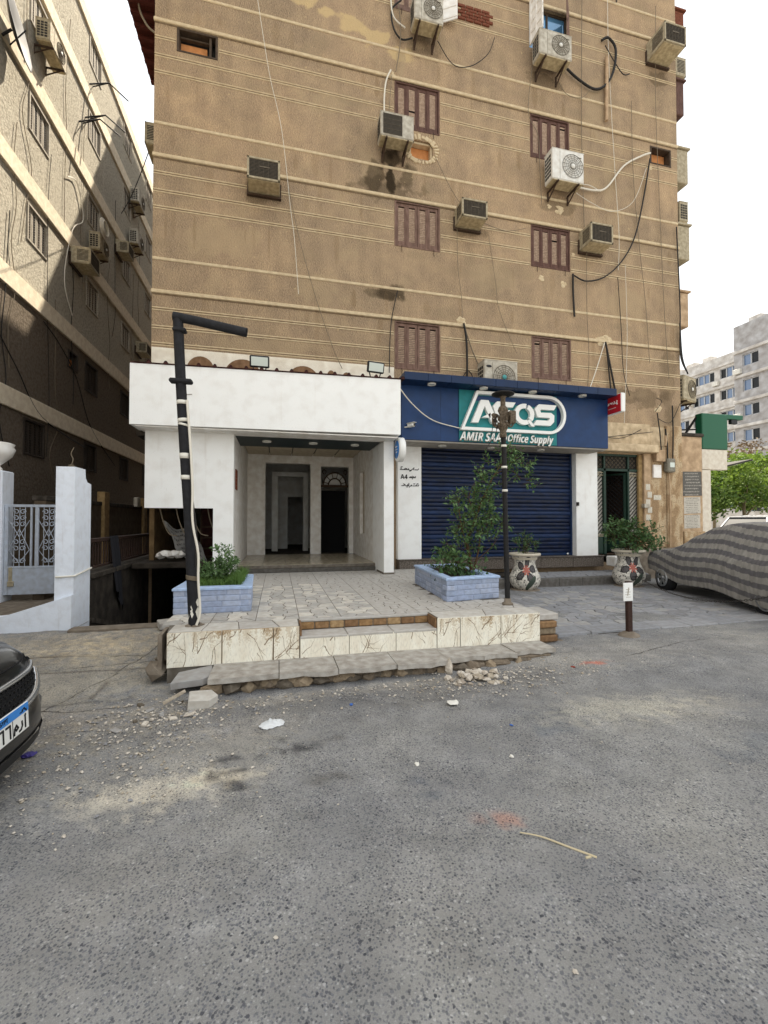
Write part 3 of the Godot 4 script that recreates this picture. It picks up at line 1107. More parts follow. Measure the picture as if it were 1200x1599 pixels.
func shutter(b: Node3D, x0: float, x1: float, y0: float, y1: float, m: Material, seed_: int) -> void:
	var r := RandomNumberGenerator.new()
	r.seed = seed_
	var fr := S()
	var z := ZF - 0.045
	for p in [[x0, y0, x0 + .045, y1], [x1 - .045, y0, x1, y1], [x0 + .045, y1 - .05, x1 - .045, y1], [x0 + .045, y0, x1 - .045, y0 + .05]]:
		b2(fr, V(p[0], p[1], z - .05), V(p[2], p[3], z + .055), .006)
	var f := wp("shutter", fr, m, b)
	var back := lohi(V(x0 + .02, y0 + .02, z - .11), V(x1 - .02, y1 - .02, z - .09))
	wp("backing", back, M.ac_dark, f)
	var w := (x1 - x0 - .09) / 4.0
	for k in 4:
		var a := x0 + .045 + w * k + .005
		var e := a + w - .010
		var lf := S()
		var zz := z + r.randf_range(-.006, .012)
		var rail := .055
		b2(lf, V(a, y0 + .055, zz - .02), V(a + rail, y1 - .055, zz + .02), .004)
		b2(lf, V(e - rail, y0 + .055, zz - .02), V(e, y1 - .055, zz + .02), .004)
		b2(lf, V(a + rail, y1 - .13, zz - .019), V(e - rail, y1 - .055, zz + .019), .004)
		b2(lf, V(a + rail, y0 + .055, zz - .019), V(e - rail, y0 + .17, zz + .019), .004)
		if k % 2 == 0:
			b2(lf, V(e - .012, y0 + .06, zz + .021), V(e + .018, y1 - .06, zz + .034), .004)
		var leaf := wp("shutter_leaf", lf, m, f)
		var sl := S()
		var y := y0 + .185
		while y < y1 - .14:
			if r.randf() > .015:
				bx(sl, Vector3.ZERO, V(e - a - rail * 2, .034, .006), 0.0, at(V((a + e) * .5, y, zz), 0, .32 + r.randf_range(-.1, .1), r.randf_range(-.012, .012)))
			y += .046
		# the slats are too fine to pick apart singly: joined, one part to each leaf
		part("slats", sl, M.shutter_slat, f, I).set_meta("kind", "stuff")
	for k in 2:
		var hk := S()
		tube(hk, [V(x0 + .18 + k * (x1 - x0 - .36), y0 + .02, ZF + .03), V(x0 + .18 + k * (x1 - x0 - .36), y0 - .14, ZF + .03)], .008, 5)
		wp("hook", hk, M.rust_iron, f)


func main_building() -> void:
	var b := thing("apartment_building", "tall brown rendered apartment block with pale ledges and louvred shutters above two shops", "building", V(4.45, 0, ZF))
	var x0 := -2.75
	var x1 := 11.69
	var roof := 17.8
	var sh := []
	for k in 4:
		sh.append([2.84, LEDGES[k] - [1.27, 1.22, 1.24, 1.25][k], 4.06, LEDGES[k] - .03])
		sh.append([6.71, LEDGES[k] - [1.21, 1.21, 1.26, 1.27][k], 7.94, LEDGES[k] - .03])
	var small := [[-2.29, 12.30, -1.41, 12.86], [10.70, 12.24, 11.46, 12.77], [3.24, 10.95, 3.87, 11.43]]
	var holes := []
	holes.append_array(sh)
	holes.append_array(small)
	holes.append_array([[x0, -3.0, 2.5, 4.3], [3.49, .62, 7.93, 3.62], [8.64, .66, 10.24, 3.52]])
	var st := S()
	wall(st, x0, x1, -3.0, roof, holes, .24, at(V(0, 0, ZF)), Rect2(-2.75, -0.5, 14.4, 19.8))
	wp("front_wall", st, M.facade, b)
	st = S()
	b2(st, V(x0, .62, -26.4), V(x0 + .1, roof, ZF - .001))
	b2(st, V(x1 - .25, -3, -26.4), V(x1, roof, ZF - .001))
	b2(st, V(x0, -3, -26.65), V(x1, roof, -26.4))
	wp("side_wall", st, M.plaster_side, b)
	wp("roof", lohi(V(x0 + .25, roof - .5, -26.4), V(x1 - .25, roof - .25, ZF - .25)), M.concrete, b)
	st = S()
	b2(st, V(x0, -3, -40), V(18, 30, -26.7))
	b2(st, V(x1 + .1, -3, -26.7), V(18, 30, -18))
	wp("rear_block", st, M.plaster_side, b, "taller rear wing of the brown block")
	# ledges: one strong band over each row of shutters, twin beads below it, one bead half way
	for k in 4:
		var L: float = LEDGES[k]
		st = S()
		b2(st, V(x0 - .02, L - .025, ZF - .02), V(x1 + .02, L + .06, ZF + .042), .014)
		wp("ledge", st, M.ledge, b)
		st = S()
		b2(st, V(x0 - .005, L - .05, ZF - .02), V(x1 + .005, L - .03, ZF + .010))
		wp("ledge_underside", st, M.groove, b)
		for dy in [-.37, -.78, -1.16]:
			var cuts := [x0]
			for h in sh:
				if L + dy > h[1] and L + dy < h[3]:
					cuts.append_array([h[0] - .02, h[2] + .02])
			for h in small:
				if L + dy > h[1] - .05 and L + dy < h[3] + .03:
					cuts.append_array([h[0] - .02, h[2] + .02])
			cuts.append(x1)
			cuts.sort()
			for c in range(0, cuts.size(), 2):
				st = S()
				b2(st, V(cuts[c], L + dy + .014, ZF - .02), V(cuts[c + 1], L + dy + .042, ZF + .012), .008)
				b2(st, V(cuts[c], L + dy - .040, ZF - .02), V(cuts[c + 1], L + dy - .012, ZF + .012), .008)
				wp("twin_bead", st, M.ledge, b)
				st = S()
				b2(st, V(cuts[c], L + dy - .011, ZF - .02), V(cuts[c + 1], L + dy + .015, ZF + .003))
				wp("groove", st, M.groove, b)
		if k < 3 or true:
			st = S()
			b2(st, V(x0, L + .73, ZF - .02), V(x1, L + .80, ZF + .018), .012)
			wp("bead", st, M.ledge, b)
	for k in 8:
		if k == 7:
			continue
		var h: Array = sh[k]
		shutter(b, h[0], h[2], h[1], h[3], M.shutter_red if k in [3, 4, 5] else M.shutter_wood, 40 + k)
	# the open window at the top right: pane, one leaf folded out on each side
	var h2: Array = sh[7]
	st = S()
	for p in [[h2[0], h2[1], h2[0] + .05, h2[3]], [h2[2] - .05, h2[1], h2[2], h2[3]], [7.3, h2[1] + .05, 7.35, h2[3] - .05], [h2[0] + .05, h2[3] - .06, h2[2] - .05, h2[3]], [h2[0] + .05, h2[1], h2[2] - .05, h2[1] + .05]]:
		b2(st, V(p[0], p[1], ZF - .16), V(p[2], p[3], ZF - .08), .006)
	var wf := wp("window", st, M.window_frame, b)
	wp("pane", lohi(V(h2[0] + .05, h2[1] + .05, ZF - .125), V(h2[2] - .05, h2[3] - .06, ZF - .115)), M.glass_blue, wf)
	for q in [[h2[0], -1.45, M.white_worn, .52], [h2[2], .85, M.shutter_wood, -.45]]:
		st = S()
		var t := at(V(q[0], (h2[1] + h2[3]) * .5, ZF + .03), q[1])
		var w: float = absf(q[3])
		var sg: float = signf(q[3])
		var hgt: float = h2[3] - h2[1]
		for s in 5:
			bx(st, V(sg * w * .5, -hgt * .5 + .05 + s * (hgt - .1) / 4.0, 0), V(w, .09, .035), .005, t)
		for s in 3:
			bx(st, V(sg * (.03 + s * (w - .06) / 2.0), 0, 0), V(.06, hgt, .04), .005, t)
		bx(st, V(sg * w * .5, 0, -.006), V(w - .02, hgt - .02, .012), 0, t)
		wp("open_leaf", st, q[2], wf)
	# a white leaf and bare bricks beside the top left window
	st = S()
	bx(st, V(0.20, 0, 0), V(.4, 1.0, .03), .005, at(V(4.12, 15.15, ZF + .05), -.5))
	for s in 4:
		bx(st, V(0.20, -.42 + s * .28, .02), V(.36, .05, .02), .004, at(V(4.12, 15.15, ZF + .05), -.5))
	wp("open_leaf", st, M.white_worn, b)
	for r0 in 5:
		for c in 4:
			wp("brick", one(V(4.68 + c * .235 + (r0 % 2) * .1, 14.98 + r0 * .085, ZF + .012), V(.215, .07, .045), .008), M.brick_red, b)
	# small windows
	for k in 3:
		var h: Array = small[k]
		st = S()
		for p in [[h[0], h[1], h[0] + .05, h[3]], [h[2] - .05, h[1], h[2], h[3]], [h[0] + .05, h[3] - .05, h[2] - .05, h[3]], [h[0] + .05, h[1], h[2] - .05, h[1] + .04]]:
			b2(st, V(p[0], p[1], ZF - .2), V(p[2], p[3], ZF + (.012 if k < 2 else -.05)), .006)
		if k == 0:
			b2(st, V(-1.60, h[1] + .04, ZF - .16), V(-1.55, h[3] - .05, ZF - .02), .005)
			b2(st, V(h[0] + .05, h[3] - .13, ZF - .18), V(-1.6, h[3] - .09, ZF - .1), .005)
		var f := wp("small_window", st, M.window_frame if k < 2 else M.ledge, b)
		wp("panel", lohi(V(h[0] + .05, h[1] + .04, ZF - .23), V(h[2] - (.26 if k == 0 else .05), h[3] - (.16 if k == 0 else .05), ZF - .2)), M.orange_panel, f)
		wp("dark_gap", lohi(V(h[0], h[1], ZF - .27), V(h[2], h[3], ZF - .245)), M.ac_dark, f)
	# broken mortar round the hole under the left shutter
	st = S()
	for k in 26:
		var a := k * TAU / 26.0
		bx(st, Vector3.ZERO, V(R(.07, .16), R(.05, .11), .04), .012, at(V(3.55 + cos(a) * .43, 11.19 + sin(a) * .33, ZF + .005), 0, 0, a + R(-.3, .3)))
	wp("broken_mortar", st, M.ledge, b)
	# pale band above the white fascia, with the shapes of letters taken down
	wp("pale_band", lohi(V(x0 + .01, 4.32, ZF - .02), V(2.82, 5.47, ZF + .018)), M.cream_band, b)
	for p in [[-1.72, 5.0, .30, .34], [-.80, 4.98, .40, .37], [.58, 4.98, .36, .33], [1.24, 5.06, .11, .20], [1.62, 5.06, .12, .18]]:
		var poly := PackedVector2Array()
		for k in 15:
			var a := PI * k / 14.0
			poly.append(Vector2(p[0] + cos(a) * p[2] * (1.0 if p[0] != -.62 or cos(a) > 0 else .9), p[1] + sin(a) * p[3]))
		st = S()
		prism(st, poly, ZF - .01, ZF + .024)
		wp("letter_mark", st, M.shadow_brown, b)
	# balconies and boxes that stick out on the right-hand side
	for k in 5:
		var y: float = [17.0, 14.75, 12.6, 10.2, 8.1][k]
		var w: float = [.62, .58, .70, .72, .64][k]
		st = S()
		b2(st, V(x1, y - .5, -11.9), V(x1 + w, y + .55, -10.85), .02)
		b2(st, V(x1 + .04, y + .56, -11.9), V(x1 + w + .05, y + .62, -10.8), .01)
		wp("side_balcony", st, [M.brick_red, M.shutter_red, M.ac_beige, M.ac_beige, M.worn_pink][k], b)
	# the red-brown timber balcony high on the left-hand side
	st = S()
	b2(st, V(-3.62, 14.25, -13.7), V(x0, 14.4, -10.95), .02)
	for k in 9:
		b2(st, V(-3.6, 14.15, -13.6 + k * .3), V(x0, 14.25, -13.5 + k * .3), .01)
	b2(st, V(-3.66, 14.41, -13.7), V(-3.6, 15.3, -10.95), .02)
	wp("timber_balcony", st, M.soffit_red, b)


func left_building() -> void:
	var xw := -6.7
	var b := thing("corner_building", "long ochre building on the left with rough render, cream bands and a cut of sunlight", "building", V(-9.5, 0, -17))
	# seen along +z: local x runs towards the camera
	var t := Transform3D(Basis(Vector3(0, 0, -1), Vector3.UP, Vector3(1, 0, 0)), V(xw, 0, 0))
	# in this frame local x = -z
	var wins := []
	for row in 6:
		var y: float = [3.42, 6.28, 9.30, 12.38, 15.4, 18.2][row]
		for col in 5:
			var z: float = [14.30, 18.1, 21.7, 25.0, 10.9][col]
			if (row == 1 and col == 0) or (row == 5 and col == 0):
				continue
			wins.append([z - .55, y, z + .55, y + (1.05 if row else 1.0)])
	var small := [[16.25, 6.65, 16.95, 7.25]]
	var holes := wins + small
	var lower := []
	var upper := []
	for h in holes:
		if h[1] < 7.7:
			lower.append(h)
		else:
			upper.append(h)
	var st := S()
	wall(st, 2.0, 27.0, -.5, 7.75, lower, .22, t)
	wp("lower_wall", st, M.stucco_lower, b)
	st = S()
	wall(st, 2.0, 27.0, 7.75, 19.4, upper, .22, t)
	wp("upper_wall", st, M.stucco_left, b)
	st = S()
	b2(st, V(-13, -.5, -27.2), V(xw, 19.4, -27))
	b2(st, V(-13, -.5, -2), V(xw, 19.4, -1.8))
	b2(st, V(-13.2, -.5, -27), V(-13, 19.4, -2))
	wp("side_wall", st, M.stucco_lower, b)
	wp("roof", lohi(V(-13, 19.2, -27), V(xw - .01, 19.39, -2)), M.concrete, b)
	for k in 6:
		var y: float = [4.5, 7.55, 10.57, 13.6, 16.6, 19.25][k]
		st = S()
		b2(st, V(xw - .02, y, -27.05), V(xw + .07, y + .52, -1.75), .015)
		wp("cream_band", st, M.band_cream, b)
	for h in holes:
		var is_small: bool = h[3] - h[1] < .8
		st = S()
		for p in [[h[0], h[1], h[0] + .06, h[3]], [h[2] - .06, h[1], h[2], h[3]], [h[0] + .06, h[3] - .06, h[2] - .06, h[3]], [h[0] + .06, h[1], h[2] - .06, h[1] + .06]]:
			b2(st, t * V(p[0], p[1], -.1), t * V(p[2], p[3], .03), .006)
		var f := wp("window", st, M.frame_pale if h[1] > 8 else M.dark_timber, b)
		if is_small:
			wp("panel", lohi(t * V(h[0] + .3, h[1] + .06, -.16), t * V(h[2] - .06, h[3] - .2, -.14)), M.orange_panel, f)
		wp("dark_room", lohi(t * V(h[0] - .02, h[1] - .02, -.26), t * V(h[2] + .02, h[3] + .02, -.23)), M.black_void, f)
		if not is_small:
			for k in 4:
				var a: float = h[0] + .07 + k * .245
				st = S()
				b2(st, t * V(a, h[1] + .06, -.06), t * V(a + .05, h[3] - .06, -.02), .004)
				b2(st, t * V(a + .175, h[1] + .06, -.06), t * V(a + .225, h[3] - .06, -.02), .004)
				wp("stile", st, M.dark_timber if h[1] < 8 else M.frame_pale, f)
				st = S()
				for s in 12:
					b2(st, t * V(a + .05, h[1] + .1 + s * .07, -.055), t * V(a + .175, h[1] + .135 + s * .07, -.03))
				stuff(wp("slats", st, M.dark_timber if h[1] < 8 or k % 2 else M.window_frame, f))
		if h[1] > 30:
			wp("sill", lohi(t * V(h[0] - .06, h[1] - .09, -.02), t * V(h[2] + .06, h[1] - .01, .09), .01), M.band_cream, f)
	# wires that hang down the wall
	for k in 12:
		var z: float = [12.9, 13.1, 13.6, 14.9, 15.4, 15.9, 16.4, 17.1, 19.6, 20.2, 22.6, 23.4, 12.6, 14.0, 15.2, 16.8, 13.3][k]
		var ya: float = [9.5, 12.0, 16.0, 12.6, 8.4, 18.0, 10.2, 15.8, 12.2, 15.0, 13.2, 17.0, 6.0, 17.5, 14.5, 7.0, 5.0][k]
		var yb: float = [3.0, 5.5, 9.0, 3.5, 2.6, 10.3, 5.5, 9.3, 7.0, 9.2, 8.1, 9.9, 2.2, 10.6, 9.1, 3.0, 2.4][k]
		var pts := []
		for s in 7:
			var f := s / 6.0
			pts.append(t * V(z + R(-.12, .12) + f * R(-.3, .3), lerpf(ya, yb, f), .04))
		st = S()
		tube(st, curve(pts, 4), R(.007, .012), 5)
		wp("wire", st, M.cable_black if k % 3 == 0 else M.cable_grey, b)
	# a dark run of pipe and cable loops
	for p in [[[15.9, 12.7], [16.6, 13.0], [17.1, 12.1], [16.3, 11.2], [15.8, 9.3], [16.4, 8.4]], [[14.6, 7.4], [15.6, 7.1], [16.8, 6.4], [18.0, 5.0], [20.5, 3.9]], [[12.0, 6.6], [13.3, 5.6], [14.6, 4.6], [17.5, 4.2]]]:
		var pts := []
		for q in p:
			pts.append(t * V(q[0], q[1], .06))
		st = S()
		tube(st, curve(pts, 6), .016, 6)
		wp("wire", st, M.cable_black if p[0][0] < 15 else M.cable_white, b)
	# antenna bars that reach out from the wall
	for p in [[17.3, 15.9], [17.6, 17.4], [16.8, 15.3]]:
		st = S()
		tube(st, [V(xw, p[1], -p[0]), V(xw + .5, p[1] + .55, -p[0] - .4), V(xw + 1.0, p[1] + .45, -p[0] - .9)], .025, 6)
		tube(st, [V(xw, p[1] + .2, -p[0] - .3), V(xw + .5, p[1] + .55, -p[0] - .4)], .018, 6)
		wp("bracket", st, M.black_iron, b)
	var d := thing("satellite_dish", "dark grey satellite dish high on the sunlit left wall", "satellite dish", V(xw + .05, 13.75, -12.45))
	st = S()
	lathe(st, [Vector2(0, .0), Vector2(.4, .04), Vector2(.74, .13), Vector2(.76, .15), Vector2(.72, .15), Vector2(.4, .07), Vector2(0, .03)], 10, at(V(.22, 0, 0), .15, 0, -1.4))
	part("dish", st, M.black_plastic, d)
	st = S()
	tube(st, [V(0, -.2, 0), V(.2, 0, 0)], .03, 6)
	tube(st, [V(.22, -.5, .1), V(.55, -.05, .1)], .015, 6)
	part("arm", st, M.black_iron, d)


func downlight(p: Vector3, parent: Node3D, called := "downlight") -> void:
	var st := S()
	lathe(st, [Vector2(.0, -.012), Vector2(.06, -.014), Vector2(.075, -.03), Vector2(.095, -.03), Vector2(.1, .0)], 20, Transform3D(Basis(), p))
	var f := wp(called, st, M.ac_clean, parent)
	st = S()
	lathe(st, [Vector2(.0, -.016), Vector2(.066, -.016)], 20, Transform3D(Basis(), p))
	wp("lens", st, M.lamp_glass, f)


func shop_white() -> void:
	var b := thing("empty_shop", "empty shop with a white box fascia, white walls and an open front", "shop", V(.2, .42, -10))
	var st := S()
	prism(st, flatpoly([-2.68, 3.40, 2.53, 3.44, 2.53, 4.62, -2.68, 4.54]), -10.55, -8.95)
	wp("fascia", st, M.white_paint, b)
	st = S()
	bx(st, V(0, 0, 0), V(5.19, .03, .05), .005, at(V(-.075, 4.592, -8.97), 0, 0, .0153))
	wp("fascia_edge", st, M.dark_red, b)
	# ribbed roof sheet that shows along the top edge
	st = S()
	var x := -2.6
	while x < 2.45:
		var y := lerpf(4.56, 4.64, (x + 2.68) / 5.2)
		quad(st, V(x, y, -8.92), V(x + .2, y, -8.92), V(x + .2, y + .1, -10.5), V(x, y + .1, -10.5))
		quad(st, V(x + .2, y, -8.92), V(x + .23, y + .05, -8.92), V(x + .23, y + .15, -10.5), V(x + .2, y + .1, -10.5))
		quad(st, V(x + .23, y + .05, -8.92), V(x + .26, y + .05, -8.92), V(x + .26, y + .15, -10.5), V(x + .23, y + .15, -10.5))
		quad(st, V(x + .26, y + .05, -8.92), V(x + .29, y, -8.92), V(x + .29, y + .1, -10.5), V(x + .26, y + .15, -10.5))
		tri(st, V(x + .2, y - .01, -8.92), V(x + .29, y - .01, -8.92), V(x + .245, y + .05, -8.92))
		x += .29
	wp("roof_sheet", st, M.dark_red, b)
	# dirty board under the fascia
	st = S()
	b2(st, V(-2.6, 3.375, -9.55), V(2.48, 3.398, -9.0))
	wp("under_board", st, M.white_worn, b)
	st = S()
	prism(st, flatpoly([-2.53, 1.86, -1.27, 1.86, -1.27, .30, -.88, .30, -.88, 3.376, -2.53, 3.376]), -9.56, -9.4)
	wp("front_wall", st, M.white_paint, b)
	wp("column", lohi(V(2.27, .30, -10.55), V(2.50, 3.376, -9.4), .008), M.white_paint, b)
	st = S()
	b2(st, V(-1.27, -2.5, -13.7), V(-.88, 3.8, -9.561))
	wp("left_wall", st, M.white_worn, b)
	st = S()
	wall(st, 9.6, 13.7, .3, 3.8, [[11.75, 1.25, 12.45, 3.0]], .1, Transform3D(Basis(Vector3(0, 0, -1), Vector3.UP, Vector3(-1, 0, 0)), V(2.295, 0, 0)))
	wp("right_wall", st, M.white_worn, b)
	wp("right_wall_core", lohi(V(2.40, -2.5, -13.7), V(2.6, 3.8, -10.56)), M.white_worn, b)
	wp("niche_back", lohi(V(2.385, 1.2, -12.5), V(2.395, 3.05, -11.7)), M.ceiling, b)
	st = S()
	wall(st, -1.0, 2.5, .5, 3.8, [[-.37, .5, .97, 3.36], [1.29, .5, 2.16, 3.30]], .25, at(V(0, 0, -13.6)))
	wp("back_wall", st, M.white_worn, b)
	# the dim second room
	st = S()
	wall(st, -3.0, 4.0, .5, 3.8, [[.35, .5, 1.05, 2.5], [1.45, .5, 2.3, 2.75]], .2, at(V(0, 0, -16.6)))
	b2(st, V(-2.6, .5, -16.6), V(-2.5, 3.8, -13.9))
	b2(st, V(3.4, .5, -19.5), V(3.5, 3.8, -13.9))
	b2(st, V(-2.6, .5, -19.6), V(3.5, 3.8, -19.5))
	b2(st, V(-2.6, .5, -19.5), V(-2.5, 3.8, -16.6))
	wp("inner_room", st, M.room_dim, b)
	st = S()
	b2(st, V(-.2, .6, -15.2), V(.0, 3.1, -15.0), .01)
	b2(st, V(.82, .6, -15.2), V(1.0, 3.1, -15.0), .01)
	b2(st, V(-.2, 3.1, -15.2), V(1.0, 3.25, -15.0), .01)
	wp("inner_portal", st, M.room_dim, b)
	wp("inner_ceiling", lohi(V(-2.6, 3.7, -19.5), V(3.5, 3.85, -13.61)), M.room_dim, b)
	wp("inner_floor", lohi(V(-2.6, .4, -19.5), V(3.5, .59, -13.85)), M.concrete_dark, b)
	# round-headed iron fanlight in the right-hand opening
	st = S()
	for k in 2:
		var pts := []
		for s in 15:
			var a := PI * s / 14.0
			pts.append(V(1.73 + cos(a) * (.36 - k * .16), 2.72 + sin(a) * (.40 - k * .18), -13.72))
		tube(st, pts, .022, 6)
	for s in 6:
		var a := PI * (s + .5) / 6.0
		tube(st, [V(1.73 + cos(a) * .2, 2.72 + sin(a) * .22, -13.72), V(1.73 + cos(a) * .36, 2.72 + sin(a) * .4, -13.72)], .012, 5)
	for s in 10:
		var a := TAU * s / 10.0
		tube(st, [V(1.4 + (s % 2) * .66 + cos(a) * .06, 3.14 + sin(a) * .07, -13.72), V(1.4 + (s % 2) * .66 + cos(a + 1) * .06, 3.14 + sin(a + 1) * .07, -13.72)], .014, 5)
	b2(st, V(1.30, 2.66, -13.74), V(2.15, 2.73, -13.70), .006)
	wp("fanlight", st, M.rust_iron, b)
	st = S()
	var half := PackedVector2Array()
	for s in 13:
		var a := PI * s / 12.0
		half.append(Vector2(1.73 + cos(a) * .34, 2.75 + sin(a) * .36))
	prism(st, half, -13.79, -13.77)
	wp("fanlight_pane", st, M.room_dim, b)
	wp("dark_door", lohi(V(1.30, .6, -14.4), V(2.15, 2.6, -14.35)), M.black_void, b)
	# ceiling of square panels
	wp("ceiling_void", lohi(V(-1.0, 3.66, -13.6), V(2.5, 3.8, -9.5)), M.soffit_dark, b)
	var panel := one(Vector3.ZERO, V(.608, .02, .585), .006)
	panel.generate_normals()
	var pm := panel.commit()
	for i in 5:
		for j in 4:
			wp("ceiling_panel", pm, M.ceiling, b).position += V(-.56 + i * .635, 3.6 + (.006 if (i + j) % 3 == 0 else 0.0), -13.28 + j * .61)
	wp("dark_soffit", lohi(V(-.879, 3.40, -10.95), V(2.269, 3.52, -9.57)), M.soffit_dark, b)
	for p in [-.25, .78, 1.75]:
		downlight(V(p, 3.399, -10.15), b)
	# floor of beige tiles behind a worn step
	wp("floor_bed", lohi(V(-.88, .30, -13.84), V(2.39, .585, -10.32)), M.grout, b)
	var fl := one(Vector3.ZERO, V(.525, .02, .525), .003)
	fl.generate_normals()
	var fm := fl.commit()
	for i in 6:
		for j in 6:
			wp("floor_tile", fm, M.floor_tile, b).position += V(-.61 + i * .533, .592 + R(-.001, .001), -10.60 - j * .533)
	st = S()
	b2(st, V(-.87, .43, -10.36), V(2.75, .52, -10.24), .015)
	wp("step_edge", st, M.grout_grey, b)
	st = S()
	b2(st, V(-.87, .52, -10.36), V(2.4, .598, -10.29), .012)
	wp("threshold", st, M.grout, b)
	# dark skirting under the column, and a drain cover
	wp("column_foot", lohi(V(2.26, .43, -10.1), V(2.51, .47, -9.39), .005), M.grout, b)
	st = S()
	for k in 4:
		for j in 5:
			if (k + j) % 2 == 0:
				b2(st, V(-.878, 2.30 + j * .075, -10.0 + k * .07), V(-.86, 2.36 + j * .075, -9.94 + k * .07), .004)
	for k in 2:
		b2(st, V(-.878, 2.27 + k * .4, -10.03), V(-.856, 2.30 + k * .4, -9.70), .004)
		b2(st, V(-.878, 2.27, -10.03 + k * .31), V(-.856, 2.70, -10.0 + k * .31), .004)
	top("lattice_tile", st, M.brick_red, "small brick-red pierced tile on the inner side wall of the empty shop", "tile")
	# a wire that dangles out of the fascia
	st = S()
	tube(st, curve([V(-1.6, 4.02, -8.94), V(-1.78, 3.98, -8.92), V(-1.82, 3.85, -8.92), V(-1.74, 3.78, -8.92), V(-1.75, 3.68, -8.92)], 5), .006, 5)
	wp("loose_wire", st, M.cable_grey, b)
	var labels := ["grey floodlight on a short arm at the middle of the white fascia's top edge", "tilted grey floodlight near the right end of the white fascia's top edge"]
	for k in 2:
		var p: Vector3 = [V(-.37, 4.78, -9.02), V(2.0, 4.86, -9.02)][k]
		var f := thing("floodlight", labels[k], "floodlight", p, [0.0, .15][k], "floodlights on the white fascia")
		st = S()
		bx(st, Vector3.ZERO, V(.38, .23, .07), .02, at(V(0, 0, 0), 0, .25))
		for s in 5:
			bx(st, V(-.14 + s * .07, 0, -.05), V(.012, .18, .04), 0, at(V(0, 0, 0), 0, .25))
		part("housing", st, M.black_plastic, f)
		part("glass", one(V(0, 0, .038), V(.32, .17, .006), .002, at(V(0, 0, 0), 0, .25)), M.lamp_glass, f)
		st = S()
		bar(st, V(-.15, -.02, -.03), V(-.1, -.2, -.05), .02, .02)
		bar(st, V(.15, -.02, -.03), V(.1, -.2, -.05), .02, .02)
		part("arm", st, M.black_plastic, f)
	# round sign on the column's right
	var rs := thing("round_sign", "round white and blue projecting sign between the two shops", "sign", V(2.60, 3.17, -9.26))
	st = S()
	lathe(st, [Vector2(0, -.075), Vector2(.24, -.075), Vector2(.265, -.06), Vector2(.265, .06), Vector2(.24, .075), Vector2(0, .075)], 32, at(V(0, 0, 0), 0, 0, PI / 2))
	part("drum", st, M.letter_white, rs)
	st = S()
	lathe(st, [Vector2(0, .078), Vector2(.2, .078), Vector2(.2, .07)], 32, at(V(0, 0, 0), 0, 0, PI / 2))
	part("blue_face", st, M.totem_blue if M.has("totem_blue") else M.plate_blue, rs)
	st = S()
	for s in 3:
		bx(st, V(-.082, .06 - s * .06, -.01 + s * .012), V(.006, .028, .16 - s * .03), .002)
	part("printed_mark", st, M.letter_white, rs)
	st = S()
	tube(st, [V(0, .1, -.2), V(-.1, .1, -.3)], .018, 6)
	tube(st, [V(0, -.1, -.2), V(-.1, -.1, -.3)], .018, 6)
	part("bracket", st, M.rust_iron, rs)


# letters drawn as strokes: each is a list of poly-lines in a unit square
func strokes(st: SurfaceTool, lines: Array, o: Vector3, sx: float, sy: float, w: float, thick: float, shear := 0.0) -> void:
	for l in lines:
		for k in range(0, l.size() - 2, 2):
			var a := V(o.x + (l[k] + shear * l[k + 1]) * sx, o.y + l[k + 1] * sy, o.z)
			var b := V(o.x + (l[k + 2] + shear * l[k + 3]) * sx, o.y + l[k + 3] * sy, o.z)
			var d := (b - a).normalized() * w * .35
			bar(st, a - d, b + d, w, thick)


func text_mesh(s: String, size: float, bold: bool, depth := .012) -> TextMesh:
	var t := TextMesh.new()
	var f := SystemFont.new()
	f.font_names = PackedStringArray(["Droid Sans"])
	f.font_weight = 700 if bold else 400
	t.font = f
	t.text = s
	t.font_size = 64
	t.pixel_size = size / 64.0
	t.depth = depth
	t.curve_step = 1.5
	return t


func rounded(x0: float, y0: float, x1: float, y1: float, slant: float, grow: float) -> PackedVector2Array:
	# the logo's outline: slanted on the left, half round on the right
	var p := PackedVector2Array()
	var r := (y1 - y0) * .5
	var cx := x1 - r
	p.append(Vector2(x0 - grow * 1.3 - slant * 0.0, y0 - grow))
	for k in 17:
		var a := -PI / 2 + PI * k / 16.0
		p.append(Vector2(cx + cos(a) * (r + grow), (y0 + y1) * .5 + sin(a) * (r + grow)))
	p.append(Vector2(x0 + slant - grow * .7, y1 + grow))
	return p


